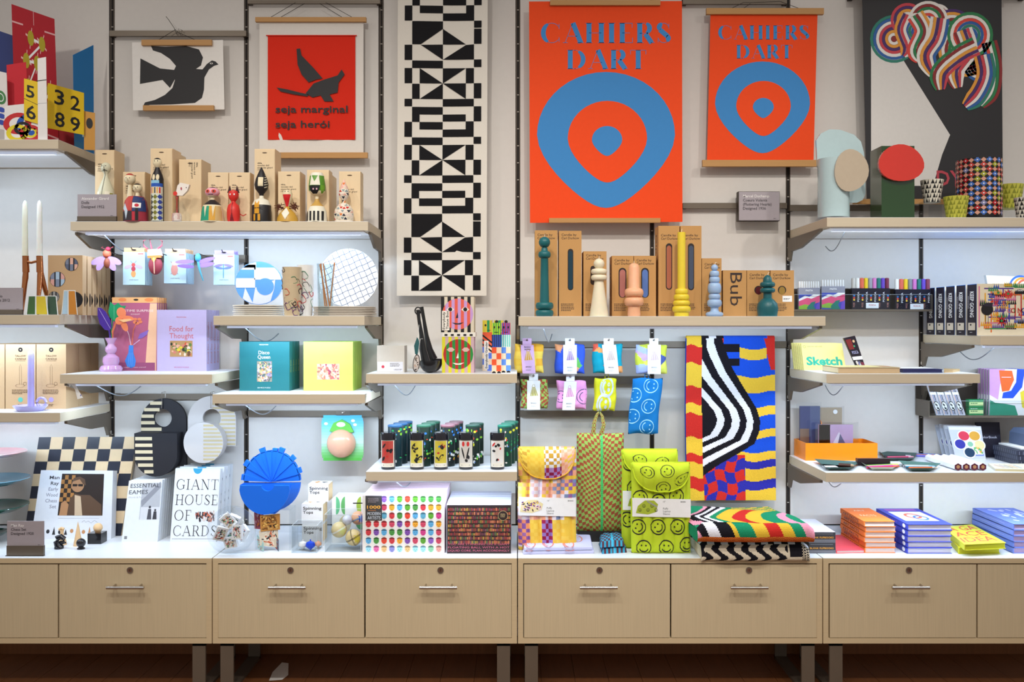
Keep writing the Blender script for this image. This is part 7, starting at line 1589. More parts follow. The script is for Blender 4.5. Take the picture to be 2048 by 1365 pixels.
def fold(x0, x1, yb0, yt, dpt, z0, h, colt, cols, label, layers=2, drop=0, sk=0):
    """folded blanket: rounded front fold over stacked layers"""
    A, B = flp(x0, yb0, z0), flp(x1, yb0, z0); y0 = A[1]; y1 = y0+dpt; n = 24; pr = []
    for i in range(13): a = -PI/2+PI*i/12; pr.append((-(h/2)*math.cos(a)*.8, h/2+h/2*math.sin(a)))
    def g(u, v):
        X = A[0]+(B[0]-A[0])*u; w = .004*math.sin(u*9+1)+.003*math.sin(u*21)
        endf = 1-.55*max(0, abs(2*u-1)-.9)*10*.5
        if v < .4:
            t = v/.4*12; i = min(11, int(t)); q = t-i; py = pr[i][0]+(pr[i+1][0]-pr[i][0])*q; pz = pr[i][1]+(pr[i+1][1]-pr[i][1])*q
            return (X, y0+py+w+h*.4, z0+pz*endf-(.024*max(0, math.cos(-PI/2+PI*t/12)) if z0 < TZ+.01 else 0))
        t = (v-.4)/.6; return (X+sk*t, y0+h*.4+(dpt)*t+w*(1-t), z0+h*endf-h*.12*t*t+.004*math.sin(u*6+t*7))
    r = thing('folded_blanket', label, 'blanket', ((A[0]+B[0])/2, y0, z0), 'folded knit blankets'); b = MB(); b.grid(120, 90, g, colt)
    for e in (0, 1): # side ends
        X = (A[0], B[0])[e]; P = [g(e, .4*i/12) for i in range(13)]+[(X+sk, y1+h*.4, z0+h*.7), (X, y1+h*.4, z0)]
        for k in range(1, len(P)-1): b.mesh([P[0], P[k], P[k+1]], [(0, 1, 2)], cols)
    part(b, 'knit_cloth', r, True)
    b = MB(); b.box(A[0]+.006, B[0]-.006, y0+h*.45, y1+h*.3, z0, z0+h*.5, cols); part(b, 'inner_layer', r)
def c1(u, v):
    if v < .36:
        x = u*14+.6*math.sin(v*26); 
        if u > .93: return K_['k' if (int(v*60)+int(u*160)) % 2 else 't']
        if u > .80: return K_['t'] if (v < .2 or u < .82) else K_['k']
        return K_['k' if (x % 1.9) < .95 else 't']
    return K_['k' if (int(u*16)+int(v*14)) % 2 else 'w']
fold(1404, 1620, 1119.5, 0, .34, TZ+.0005, .066, c1, K_['t'], 'cream and black knit blanket folded at the bottom of the pile', sk=-.02)
def c2(u, v):
    x, t = u, v
    if v < .16: return K_['o'] if (int(u*160)+int(v*160)) % 3 else K_['r']
    if v < .40:
        q = u+.25*(v-.16)
        for lim, k in ((.04, 'i'), (.10, 'k'), (.2, 'w'), (.32, 'k'), (.36, 'y'), (.50, 'g'), (.62, 'y'), (.74, 'r'), (.84, 'y'), (.93, 'g'), (1.3, 'i')):
            if q < lim: return K_[k]
    w = (v-.4)/.6
    d = u-.55*w*.35+.10*math.sin(w*5)
    for lim, k in ((.03, 'g'), (.07, 'i'), (.11, 'k'), (.15, 'w'), (.19, 'k'), (.24, 'w'), (.30, 'g'), (.44, 'y'), (.56, 'r'), (.70, 'y'), (.84, 'g'), (.92, 'i'), (2, 'g')):
        if d < lim: 
            if w > .75 and .3 < d < .75: return K_['y' if (int(u*18)+int(w*30)) % 2 else 'g']
            return K_[k]
z1 = TZ+.0005+.071
fold(1396, 1630, 1088, 0, .38, z1, .075, c2, K_['g'], 'bright red, green and yellow knit blanket folded on top of the pile', sk=-.05)
# ---------------------------------------------------------------- right side: pen trays
def tray(x0, x1, yb, d, lip, back, label):
    f = Fr(d); zs_ = f.z(yb); X0, X1 = f.x(x0), f.x(x1); r = thing('metal_tray', label, 'tray', ((X0+X1)/2, -d, zs_), 'bronze wall trays'); t = .003
    b = MB(); b.box(X0, X1, -d, -.012, zs_-.009, zs_, BRONZE); b.box(X0, X1, -.015, -.012, zs_, f.z(back), BRONZED); part(b, 'tray_body', r)
    for X in (X0, X1-t): b = MB(); b.box(X, X+t, -d, -.015, zs_, f.z(lip), BRONZE); part(b, 'side_panel', r)
    b = MB(); b.box(X0+t, X1-t, -d, -d+.002, zs_, f.z(lip), ACR); b.box(X0+t, X1-t, -d, -d+.002, f.z(lip)-.0012, f.z(lip), c('aab4b8', .3)); part(b, 'clear_lip', r); return zs_
zT = tray(1588, 1865, 619, .12, 589, 576, 'bronze wall tray holding marker packs')
def pasta(x0, x1, yt, label):
    f = Fr(.108, zT); r = thing('marker_pack', label, 'marker pack', (f.x((x0+x1)/2), -.108, zT), 'clear marker packs'); yb = f.yb
    b = MB(f); b.box(f.x(x0), f.x(x1), -.108, -.092, zT, f.z(yt+13), c('8f8f9c')); b.rect(x0, yt+13, x1, yt+26, c('8f8f9c'), .0004); b.text('PASTA', (x0+x1)/2, yt+20, 3.6, WHT, .0008, w=14, al='C', bold=True)
    b.rect(x0+.5, yt+26, x1-.5, yb, c('3a4ab0'), .0004); w = x1-x0
    b.poly([(x0+.5, yt+36), (x0+w*.3, yt+29), (x0+w*.5, yt+31), (x0+w*.7, yt+26), (x1-.5, yt+26), (x1-.5, yt+34), (x0+.5, yt+43)], WHT, .0006); b.poly([(x0+.5, yt+40), (x0+w*.4, yt+33), (x0+w*.6, yt+35), (x1-.5, yt+28), (x1-.5, yt+42), (x0+.5, yt+52)], c('e0507c'), .0008)
    b.poly([(x0+.5, yt+50), (x0+w*.3, yt+46), (x0+w*.5, yt+48), (x0+w*.5, yt+57), (x0+.5, yt+56)], c('8ab83c'), .001); b.poly([(x0+w*.4, yt+52), (x0+w*.6, yt+42), (x0+w*.8, yt+40), (x0+w*.7, yt+50), (x1-w*.2, yb), (x0+w*.4, yb)], c('1f7a6a'), .0012); b.poly([(x0+w*.8, yb), (x0+w*.85, yt+46), (x1-.5, yt+40), (x1-.5, yb)], c('6a4ac0'), .0013); part(b, 'printed_sleeve', r)
    for i in range(9): b = MB(f); u = x0+3+i*(w-6)/8; b.lathe(f.x(u), -.10, [(2.3*f.s, f.z(yt+13)), (2.2*f.s, f.z(yt+1)), (1.8*f.s, f.z(yt))], c('e2e0dc', .3), 10); part(b, 'marker_cap', r, True)
pasta(1597, 1640, 563, 'grey marker pack with mountain artwork at the left of the tray'); pasta(1643, 1690, 560, 'grey marker pack with mountain artwork, second from the left')
def posca(x0, x1, yt, ks, label):
    f = Fr(.105, zT); r = thing('marker_pack', label, 'marker pack', (f.x((x0+x1)/2), -.105, zT), 'black marker packs'); yb = f.yb; n = len(ks); w = (x1-x0)/n
    b = MB(f); b.box(f.x(x0), f.x(x1), -.105, -.085, zT, f.z(yt+21), c('1f1c28', .3)); R = random.Random(int(x0))
    for i in range(n):
        x = x0+w*(i+.5)
        if i % 2: b.text('POSCA', x+1.6, yt+48, 3.6, c('e8e8f0'), .0006, w=20, rot=-90, bold=True)
        else:
            for j, k in enumerate(('2a7ac8', 'd83a3c', 'e8c03c')): b.ell(x, yt+36+j*4, 2, 2, c(k), .0006, n=10)
            b.scrib(x-2, yt+50, 4, 10, 4, c('c8887c'), .0006, i)
    b.rect(x0+w*3.2, yt+50, x0+w*6.2, yt+61, c('eef0f2'), .0055); b.text('POSCA', x0+w*4.7, yt+56, 3, c('c84a4c'), .006, w=14, al='C', bold=True); part(b, 'printed_pack', r)
    for i, k in enumerate(ks):
        b = MB(f); x = x0+w*(i+.5); b.lathe(f.x(x), -.095, [(w*.46*f.s, f.z(yt+21)), (w*.46*f.s, f.z(yt+1)), (w*.3*f.s, f.z(yt))], c(k, .35), 14); part(b, 'marker_cap', r, True)
posca(1704, 1780, 556, ['c8c2b8', 'ecebe4', 'e06a50', 'e8c828', '9a9aa4', 'd880bc', '2a7a70', '6a48b8', '7a3048'], 'black marker pack with nine coloured caps in the middle of the tray')
posca(1791, 1862, 558, ['efede6', 'dc6858', 'ecc82c', '8a8c94', 'd47ac0', '2c7c74', '6c4cc0', '8a4258'], 'black marker pack with eight coloured caps at the right of the tray')
# ---------------------------------------------------------------- black-spined puzzle boxes
zs = SH['S13']; f = Fr(.50, zs)
def akg(b, f, yb):
    b.rect(1953.5, 568, 2070, yb, c('e8dcc0'), .0003); R = random.Random(3); K = ['c8322c', 'e8a82c', '2a50b0', '3a8a4c', '1f1c20', 'd87aa0', '5a3a8c', 'e0702c']
    for i in range(9): x = 1957+i*12; b.rect(x, 568+R.uniform(0, 20), x+2.6, 650+R.uniform(-10, 18), c(R.choice(K)), .0005)
    for i in range(8): y = 576+i*11.5; x = 1954+R.uniform(0, 30); b.rect(x, y, x+R.uniform(30, 70), y+2.6, c(R.choice(K)), .0006)
    for i in range(46):
        x, y = R.uniform(1956, 2045), R.uniform(572, 660); k = c(R.choice(K)); n = R.randint(3, 6)
        for j in range(n): b.poly([(x+j*4, y), (x+j*4+4, y), (x+j*4+2, y-10)], k, .0007+i*.00002)
    for x, y, r1, k in ((2016, 588, 11, 'c8322c'), (2003, 642, 13, 'c8322c'), (1996, 586, 6, '8a3a2c')):
        b.poly([(x+r1*(1 if i % 2 == 0 else .38)*math.cos(2*PI*i/16), y+r1*(1 if i % 2 == 0 else .38)*math.sin(2*PI*i/16)) for i in range(16)], c(k), .0014); b.ell(x, y, 2.6, 2.6, c('3a8a4c'), .0016, n=10)
    b.ell(1974, 619, 12, 12, INK, .0018); b.poly([(1964, 612), (1972, 606), (1986, 606), (1984, 614)], c('2a2434'), .0019); b.line([(1971, 630), (1971, 648)], .8, INK, .0018); b.line([(1976, 630), (1976, 648)], .8, INK, .0018)
    for i, (t, k) in enumerate(zip('KEEP', ('c8322c', '2a50b0', 'e0702c', 'c8a02c'))): b.text(t, 1989+i*8, 611, 9, c(k), .002, bold=True)
    for i, (t, k) in enumerate(zip('GOING', ('d87a90', 'c8322c', '3a8a4c', 'c8322c', '2a50b0'))): b.text(t, 2014+i*7, 626, 10, c(k), .002, bold=True)
    b.ell(2039, 586, 10, 7, INK, .002, a0=-20, a1=200); b.text('1000', 2039, 583, 3.6, WHT, .0024, w=13, al='C', bold=True)
def skg(b, f, yb, W):
    b.rect(0, 569, W, yb, c('201a26'), .0006); b.text('KEEP GOING', W*.32, 583, W*.42, WHT, .0010, w=52, rot=90, bold=True); b.scrib(W*.08, 592, W*.14, 26, 14, c('a8a4b0'), .001)
    b.rect(W*.12, 646, W*.88, 661, c('d8ccb8'), .0010); b.ell(W*.4, 650, W*.1, 2, INK, .0014, n=8); b.scrib(W*.3, 665, W*.4, 2, 1, WHT, .001)
pbox('art_puzzle_box', 1953, 2070, 568, 670, .075, 5, .018, zs, c('2a7ad0'), akg, 'black-spined puzzle box with a colourful patterned front', 'black-spined puzzle boxes', skg, f=f)
f = Fr(.22); z0 = Fr(.50, zs).z(568); b = MB(f); b.poly([(1972, 552), (2080, 556), (2080, 575), (1976, 575)], c('efe4c8'), 0, .02)
for i in range(3): b.ring(2040+i*4, 574, 22-i*4, 18-i*4, c(['3a6ac8', 'e8a03c', 'd86a4c'][i]), .0006+i*.0003, 20, 0, 180)
b.v = [(x, y, z-(f.z(575)-z0)) for x, y, z in b.v]; b.rect
solo(b, 'flat_puzzle_box', 'cream patterned box lying on top of the black-spined puzzle boxes', 'puzzle box', (f.x(2020), -.22, z0))
# ---------------------------------------------------------------- sketch pads, pouch and flat books
zs = SH['S14']
def ask(b):
    b.text('Sketch', .08, .80, .30, c('2fae94'), .0005, w=.86, asp=1, bold=2); b.text('DRAW NOTES', .14, .14, .035, c('5a6a6a'), .0005, w=.36); b.ring(.07, .13, .035, .028, c('8a8a5c'), .0005, 14, 0, 360, 1.4); b.scrib_ = 0
    b.rect(.08, .87, .92, .876, c('8aa88c'), .0005); b.rect(.78, .93, .92, .937, c('8aa88c'), .0005)
sk = leanboard('sketch_pad', 'yellow sketch pad with large green lettering, frontmost', 'sketch pad', [(1602, 687), (1684, 687), (1692, 738), (1608, 740)], (.19, .22), .012, c('f0e48c'), ask, 'leaning sketch pads', zs_=zs)
for i in range(1, 6): dup(sk, -.001*i, .024*i, 0, 'yellow sketch pad, %s in the leaning row' % ['', 'second', 'third', 'fourth', 'fifth', 'rearmost'][i])
f = Fr(.24, zs); A = [f.front(1687, 677), f.front(1710, 672), f.front(1733, f.yb), f.front(1716, f.yb+.5)]; A[2] = A[2][:2]+(zs,); A[3] = A[3][:2]+(zs,)
r = thing('marker_pouch', 'black marker pouch leaning beside the sketch pads', 'marker pack', (f.x(1718), -.24, zs)); b = MB(quadmap(*A)); b.slabgrid(.012, c('26202a', .3)); part(b, 'pouch_body', r)
b = MB(quadmap(*A)); b.rect(.08, .06, .55, .36, c('7a2c2c', .3), .0005); b.ell(.72, .14, .1, .04, c('d8b088'), .0008, n=12); b.ell(.62, .28, .08, .03, c('3a9a6c'), .0008, n=12); b.text('POSCA', .2, .5, .09, c('a8a8d0'), .0008, w=.6, bold=True); b.rect(0, .58, 1, .68, c('eceaea'), .001); b.scrib; b.ell(.8, .82, .2, .07, c('7a3040'), .0008, n=14); coll(b, .1, .7, .7, .98, ['c8a060', '8a8ac0', '3a3440', 'd8d0c8'], 20, 3, .05, .12, .001); part(b, 'printed_markers', r)
def flat(nm, P, z0, th, cov, pages, label, gr, top=None, cat='book', spine=None, ov=.0016):
    """closed book lying flat: P = floor corners (front left, front right, back right, back left)"""
    r = thing(nm, label, cat, ((P[0][0]+P[1][0])/2, P[0][1], z0), gr); cvm = cov if not isinstance(cov, str) else c(cov); pg = c(pages)
    def slabp(b, za, zb, ins, m):
        cx = sum(p[0] for p in P)/4; cy = sum(p[1] for p in P)/4; Q = [(cx+(p[0]-cx)*(1-ins), cy+(p[1]-cy)*(1-ins)) for p in P]
        b.mesh([(*q, za) for q in Q]+[(*q, zb) for q in Q], [(3, 2, 1, 0), (4, 5, 6, 7), (0, 1, 5, 4), (1, 2, 6, 5), (2, 3, 7, 6), (3, 0, 4, 7)], m)
    b = MB(); slabp(b, z0+ov, z0+th-ov, .03, pg); part(b, 'pages', r)
    b = MB(); slabp(b, z0, z0+ov, 0, cvm); slabp(b, z0+th-ov, z0+th, 0, cvm)
    a, e = P[0], P[3]; b.mesh([(a[0], a[1], z0), (e[0], e[1], z0), (e[0], e[1], z0+th), (a[0], a[1], z0+th), (a[0]+.004, a[1], z0), (e[0]+.004, e[1], z0), (e[0]+.004, e[1], z0+th), (a[0]+.004, a[1], z0+th)], [(0, 1, 2, 3), (4, 5, 6, 7), (0, 3, 7, 4), (1, 2, 6, 5)], cvm); part(b, 'cover', r)
    if top:
        b = MB(lambda u, v, o=0: (P[3][0]*(1-u)*(1-v)+P[2][0]*u*(1-v)+P[1][0]*u*v+P[0][0]*(1-u)*v, P[3][1]*(1-u)*(1-v)+P[2][1]*u*(1-v)+P[1][1]*u*v+P[0][1]*(1-u)*v, z0+th+o)); top(b); part(b, 'cover_print', r)
    if spine:
        b = MB(lambda u, v, o=0: (P[3][0]*(1-u)+P[0][0]*u-o, P[3][1]*(1-u)+P[0][1]*u, z0+th*(1-v))); spine(b); part(b, 'spine_print', r)
    return r
def FP(z, *pts): return [flp(u, v, z)[:2] for u, v in pts]
def box4(x0, x1, yf, z, dep):
    """square-on footprint from the photo x range at the front row yf"""
    a, e = flp(x0, yf, z), flp(x1, yf, z); return [(a[0], a[1]), (e[0], e[1]), (e[0], e[1]+dep), (a[0], a[1]+dep)]
zs = SH['S14']
P = box4(1676, 1802, 747.4, zs, .19); flat('flat_book', P, zs, .024, 'c9b48c', 'c8ab84', 'thick tan book lying flat in front of the sketch pads', None, lambda b: (b.rect(.0, 0, .75, .9, c('e8dc9c'), .0005), b.rect(.78, .5, .96, .6, c('d86a4c'), .0007)))
P = box4(1806, 1886, 746, zs, .20); flat('flat_book', P, zs, .014, '2a2c5a', '2a2c5a', 'thin navy book lying flat at the right of the sketch shelf', None, lambda b: b.rect(.0, .0, 1, .7, c('f0f0f0'), .0006))
P = [flp(1888, 746, zs)[:2], flp(1906, 745.6, zs)[:2], flp(1920, 743, zs)[:2], flp(1888, 742, zs)[:2]]; flat('flat_book', P, zs, .010, 'b89a6c', 'b89a6c', 'small tan notebook at the right end of the sketch shelf', None)
# ---------------------------------------------------------------- lower tray
zT2 = tray(1858, 2110, 832, .15, 802, 770, 'bronze wall tray holding drawing pens, erasers and colourful folders')
f = Fr(.12, zT2)
for i in range(4):
    x0 = 1876+i*15; q = [f.front(x0-17, 768, -.03), f.front(x0-4, 768, -.03), f.front(x0+10, f.yb), f.front(x0-3, f.yb)]; q[2] = q[2][:2]+(zT2,); q[3] = q[3][:2]+(zT2,)
    r = thing('pen_sleeve', 'clear sleeve of pens with a black and white round label, %s of the four' % ['leftmost', 'second', 'third', 'rightmost'][i], 'pen pack', (f.x(x0), -.12, zT2), 'clear pen sleeves'); b = MB(quadmap(*q)); b.slabgrid(.008, c('d8d8e2', .2))
    for j, k in enumerate(('c8a08c', '6a6a8c', '2c2c3c', 'b0a0a8')): b.rect(.08+j*.22, .02, .22+j*.22, .98, c(k, .3), .0006)
    b.rect(0, .28, 1, .36, WHT, .0009); part(b, 'pens', r); b = MB(quadmap(*q)); b.ell(.5, .72, .46, .15, WHT, .0012, n=18); b.ring(.5, .72, .46, .38, INK, .0014, 18, 0, 360, .33); b.line([(.3, .66), (.6, .70), (.4, .78), (.7, .80)], .07, INK, .0015); part(b, 'round_label', r)
for i in range(2):
    z = zT2+i*.0345; r = thing('eraser_box', 'small green box in the lower tray, %s' % ('upper of the two' if i else 'lower of the two'), 'box', (f.x(1953), -.12, z), 'small green boxes'); b = MB(f); b.box(f.x(1938), f.x(1967), -.12, -.09, z, z+.033, c('1f8a4c')); part(b, 'box_body', r)
    b = MB(f); v0 = HY+(EYE-z-.033)/f.s; b.rect(1938.5, v0+5, 1966.5, v0+12, c('d8e8a0'), .0005); b.scrib(1941, v0+6.5, 22, 4, 1, c('2a6a3c'), .0009); b.scrib(1941, v0+2, 22, 2, 1, WHT, .0007); part(b, 'printed_label', r)
f = Fr(.13, zT2)
def afo(b, f, yb):
    b.rect(1979, 739, 2070, yb, c('efe8e4'), .0003); b.poly([(1979, 739), (2010, 739), (2000, 770), (1996, 800), (1979, 790)], c('d8a0dc'), .0005); b.poly([(1998, 741), (2024, 742), (2028, 760), (2018, 782), (2004, 784), (2000, 760)], c('ee6a2c'), .0007)
    b.poly([(2034, 739), (2050, 739), (2044, 775), (2026, 797), (2004, 797), (2006, 786), (2022, 782), (2032, 765)], c('2452d0'), .0008); b.poly([(1980, 800), (1990, 806), (2010, 808), (2030, 812), (2036, yb), (1979, yb)], c('1f8a6a'), .0006); b.poly([(2040, 785), (2070, 770), (2070, yb), (2044, 815)], c('e8d03c'), .0009); b.line([(2003, 755), (2022, 755)], 1, WHT, .001)
pbox('colour_folder', 1979, 2070, 739, 832, .012, 5, .012, zT2, c('c8b8cc'), afo, 'notebook with a bold orange, blue and green cover', 'bold covered notebooks', f=f, cat='notebook')
# ---------------------------------------------------------------- lowest right shelf
zs = SH['S16']; OG = mat('orange_plastic', 'f58a12', .35, coat=.2)
f = Fr(.182, zs); r = thing('orange_tray', 'bright orange plastic tray at the left of the lowest shelf', 'tray', (f.x(1683), -.182, zs)); X0, X1, t = f.x(1611), f.x(1755), .004; zt = f.z(887)
b = MB(); b.box(X0, X1, -.182, -.015, zs, zs+t, OG); b.box(X0, X1, -.182, -.182+t, zs+t, zt, OG); b.box(X0, X1, -.015-t, -.015, zs+t, zt, OG); b.box(X0, X0+t, -.182+t, -.015-t, zs+t, zt, OG); b.box(X1-t, X1, -.182+t, -.015-t, zs+t, zt, OG); part(b, 'tray_shell', r)
b = MB(); xm = f.x(1660); b.mesh([(xm, -.10, zs+t), (xm, -.02, zs+t), (xm, -.02, f.z(842)), (xm, -.06, f.z(850)), (xm, -.09, zt+.005), (xm+.004, -.10, zs+t), (xm+.004, -.02, zs+t), (xm+.004, -.02, f.z(842)), (xm+.004, -.06, f.z(850)), (xm+.004, -.09, zt+.005)], [(0, 1, 2, 3, 4), (9, 8, 7, 6, 5), (0, 4, 9, 5), (4, 3, 8, 9), (3, 2, 7, 8)], OG); part(b, 'divider', r)
def bagged(x0, x1, yt, d, panels, label, film):
    f = Fr(d, zs+.0045); r = thing('bagged_notebook', label, 'notebook', (f.x((x0+x1)/2), -d, zs+.0045), 'notebooks in clear bags'); b = MB(f); b.box(f.x(x0), f.x(x1), -d, -d+.012, zs+.0045, f.z(yt), c(panels[0][4]))
    for a, y0, e, y1, k in panels: b.rect(a, y0, e, y1, c(k), .0006)
    part(b, 'notebook', r); b = MB(f); a, y0, e, y1 = film; b.poly([(a, y0+4), (a+12, y0), (e-10, y0+2), (e, y0), (e, y1), (a, y1)], FILM, .004); part(b, 'clear_bag', r); return r, f
bagged(1600, 1640, 813, .06, [(1600, 813, 1620, 858, '2c3c74'), (1600, 858, 1618, 890, '8a6a54'), (1620, 813, 1640, 890, '4a5a84')], 'blue and brown bagged notebook standing in the orange tray', (1592, 804, 1642, 890))
r, f2 = bagged(1624, 1684, 816, .045, [(1624, 816, 1682, 845, 'b8a488'), (1624, 845, 1682, 880, 'a8947c')], 'tan bagged notebook with a white button at the back of the orange tray', (1618, 812, 1688, 880)); b = MB(f2); b.ell(1670, 824, 4.5, 4.5, WHT, .004); part(b, 'white_button', r)
r, f2 = bagged(1638, 1706, 850, .12, [(1638, 850, 1706, 900, 'c8a4c4'), (1638, 850, 1660, 900, 'd8c8d8')], 'pink bagged notebook with a triangle design in the orange tray', (1630, 844, 1716, 900)); b = MB(f2); b.poly([(1664, 890), (1678, 864), (1692, 890)], c('e8dce8'), .001); b.poly([(1675, 890), (1680, 868), (1692, 890)], c('5a5a7c'), .0014); part(b, 'triangle_design', r)
def pouchtray(pts, z, k, label, fill, gr='shallow pen trays'):
    P = FP(z+.01, *pts); r = thing('pen_tray', label, 'tray', ((P[0][0]+P[1][0])/2, P[0][1], z), gr); cx = sum(p[0] for p in P)/4; cy = sum(p[1] for p in P)/4; Q = [(cx+(p[0]-cx)*.72, cy+(p[1]-cy)*.72) for p in P]
    b = MB(); b.mesh([(*q, z) for q in Q]+[(*p, z+.016) for p in P], [(0, 1, 2, 3), (0, 1, 5, 4), (1, 2, 6, 5), (2, 3, 7, 6), (3, 0, 4, 7)], c(k, .4)); part(b, 'tray_shell', r)
    return cx, cy, z
def pen(cx, cy, z, l, a, k, k2, label, rr=.0045):
    b = MB(); ca, sa = math.cos(a), math.sin(a); b.tube([(cx-l/2*ca, cy-l/2*sa, z+rr), (cx+l*.3*ca, cy+l*.3*sa, z+rr)], rr, c(k, .3), 8); b.tube([(cx+l*.3*ca, cy+l*.3*sa, z+rr), (cx+l/2*ca, cy+l/2*sa, z+rr)], [rr*1.05, rr*.7], c(k2, .3), 8)
    solo(b, 'colour_pen', label, 'pen', (cx, cy, z), 'pens lying in the shallow trays', True)
a = pouchtray([(1652, 938), (1704, 938), (1720, 927), (1628, 921)], zs, '4a6460', 'slate green shallow tray at the left holding a card and a brown marker', None)
b = MB(); b.box(a[0]-.06, a[0]-.005, a[1]-.03, a[1]+.02, zs+.002, zs+.005, WHT); solo(b, 'white_card', 'blank white card lying in the left slate tray', 'card', (a[0]-.03, a[1], zs+.002)); pen(a[0]+.035, a[1], zs+.002, .06, -.5, '4a2c24', 'a88a6c', 'short brown marker in the left slate tray', .007)
a = pouchtray([(1740, 938), (1790, 938), (1803, 928), (1712, 922)], zs, 'c8ccb8', 'pale shallow tray with rainbow pencils in the middle', None)
for i, (k, k2) in enumerate((('d83a5c', 'e06a3c'), ('7a4ac8', 'c83ac0'), ('e8a83c', 'e8d83c'), ('3a9a4c', '8ad04c'))): pen(a[0]+.005*i, a[1]-.028+i*.016, zs+.003, .15, .25, k, k2, '%s pencil in the pale rainbow tray' % ['red', 'violet', 'orange and yellow', 'green'][i])
b = MB(); b.box(a[0]-.075, a[0]+.06, a[1]+.05, a[1]+.075, zs+.001, zs+.03, c('2a1c20', .3)); solo(b, 'pencil_box', 'dark narrow box lying behind the rainbow pencils', 'box', (a[0], a[1]+.06, zs+.001))
a = pouchtray([(1818, 940), (1866, 940), (1882, 930), (1796, 924)], zs, '4c6a62', 'dark green shallow tray with blue and orange pens at the right', None)
for i, (k, k2) in enumerate((('e0784a', 'f0e0d0'), ('3a9ac8', '2a6ab0'), ('e8e8ee', '8ac0e0'))): pen(a[0]+.004, a[1]-.02+i*.02, zs+.003, .12, .05-.12*i, k, k2, '%s pen in the dark green tray' % ['orange', 'blue', 'white'][i])
a = pouchtray([(1772, 919), (1830, 919), (1834, 909), (1758, 905)], zs, '4a5c58', 'dark shallow tray at the back with pink pens', None)
for i, (k, k2) in enumerate((('c84a6c', 'e8a0b0'), ('2c2c34', 'c8c8d0'))): pen(a[0], a[1]-.012+i*.03, zs+.003, .12, .1, k, k2, '%s pen in the dark tray at the back' % ['pink', 'black'][i])
for i, (x, k, k2) in enumerate(((1838, '6a5ac0', 'b04ac0'), (1848, 'd87a3c', 'e8a05c'), (1860, '3a6ac8', '2a2c5a'))): p = flp(x, 914-i, zs); pen(p[0], p[1], zs, .12, -.35, k, k2, '%s pen lying loose beside the white sticks' % ['violet', 'orange', 'blue'][i])
for i in range(4):
    p = flp(1916+i*16.5, 942, zs); b = MB(); R = .0155; P1 = [(p[0]+R*math.cos(2*PI*j/6+.52), R+R*math.sin(2*PI*j/6+.52)) for j in range(6)]; L_ = .27
    b.mesh([(x, p[1], zs+z-.001) for x, z in P1]+[(x, p[1]+L_, zs+z-.001) for x, z in P1], [(j, (j+1) % 6, 6+(j+1) % 6, 6+j) for j in range(6)]+[(11, 10, 9, 8, 7, 6)], c('eeeef2'))
    r = thing('kaleidoscope_box', 'long white hexagonal box end-on with a dark red end, %s of four' % ['leftmost', 'second', 'third', 'rightmost'][i], 'box', (p[0], p[1], zs), 'white hexagonal boxes'); part(b, 'white_sleeve', r)
    b = MB(); b.mesh([(x, p[1]-.001, zs+z-.001) for x, z in P1], [(0, 1, 2, 3, 4, 5)], c('5c1c30', .3)); b.mesh([(p[0]+R*.5*math.cos(j*1.05), p[1]-.0014, zs+R+R*.5*math.sin(j*1.05)) for j in range(6)], [(0, 1, 2, 3, 4, 5)], c('b88a5c', .3)); part(b, 'coloured_end', r)
P = FP(zs, (1990, 943), (2060, 945), (2060, 933), (1976, 932)); flat('flat_book', P, zs, .010, 'e8e0c8', 'e8dcb0', 'white pad with coloured pencil strokes lying at the right front', None, lambda b: [b.line([(.1+i*.12, .3), (.3+i*.12, .8)], .02, c(k), .0005) for i, k in enumerate(('c8323c', '6a3ab0', '2a2c34', 'e0842c', '3a8ac8'))])
# palette packs, black book and dark patterned boxes
A = [Fr(.10).front(1895, 852), Fr(.10).front(1962, 853), Fr(.14, zs).front(1972, 918), Fr(.14, zs).front(1912, 918)]; A[2] = A[2][:2]+(zs,); A[3] = A[3][:2]+(zs,)
r = thing('palette_pack', 'clear pack with a flower-shaped paint palette, frontmost', 'paint set', (A[3][0]+.06, -.14, zs), 'paint palette packs'); b = MB(quadmap(*A)); b.slabgrid(.004, c('c8ccd8', .25)); b.rect(.02, .0, .98, .12, c('e4e8f0', .2), .0005); b.rect(.55, .85, .95, .9, c('7a8ac8'), .0006); part(b, 'clear_pack', r)
b = MB(quadmap(*A))
for x, y, k in ((.42, .3, 'd83a54'), (.75, .3, 'd8a03c'), (.25, .55, '3a3aa0'), (.5, .8, '24405c'), (.85, .58, 'e8d8a0')): b.ell(x, y, .2, .17, WHT, .0008, n=18); b.ell(x, y, .165, .14, c(k, .3), .0012, n=18)
b.ell(.57, .55, .15, .13, WHT, .0014, n=16); b.ell(.57, .55, .09, .08, c('8ac0a0'), .0016, n=12); b.rect(.62, .66, .92, .86, c('e8e0d0'), .001); coll(b, .6, .6, .95, .84, ['c84a6c', '3a8ac8', 'e8a83c', '5ab46c'], 12, 2, .02, .05, .0014); part(b, 'palette', r)
for i in range(1, 4): dup(r, -.004*i, .034*i, 0, 'clear paint palette pack, %s in its row' % ['', 'second', 'third', 'rearmost'][i])
A = [Fr(.05).front(1952, 845), Fr(.05).front(1999, 845), Fr(.08, zs).front(2004, 912), Fr(.08, zs).front(1956, 912)]; A[2] = A[2][:2]+(zs,); A[3] = A[3][:2]+(zs,)
r = thing('black_book', 'black colour book standing behind the palette packs', 'book', (A[3][0]+.05, -.08, zs)); b = MB(quadmap(*A)); b.slabgrid(.012, c('1f1c2a', .4)); b.text('ColorBook', .1, .46, .07, c('c8c8d8'), .0006, w=.75); part(b, 'cover', r)
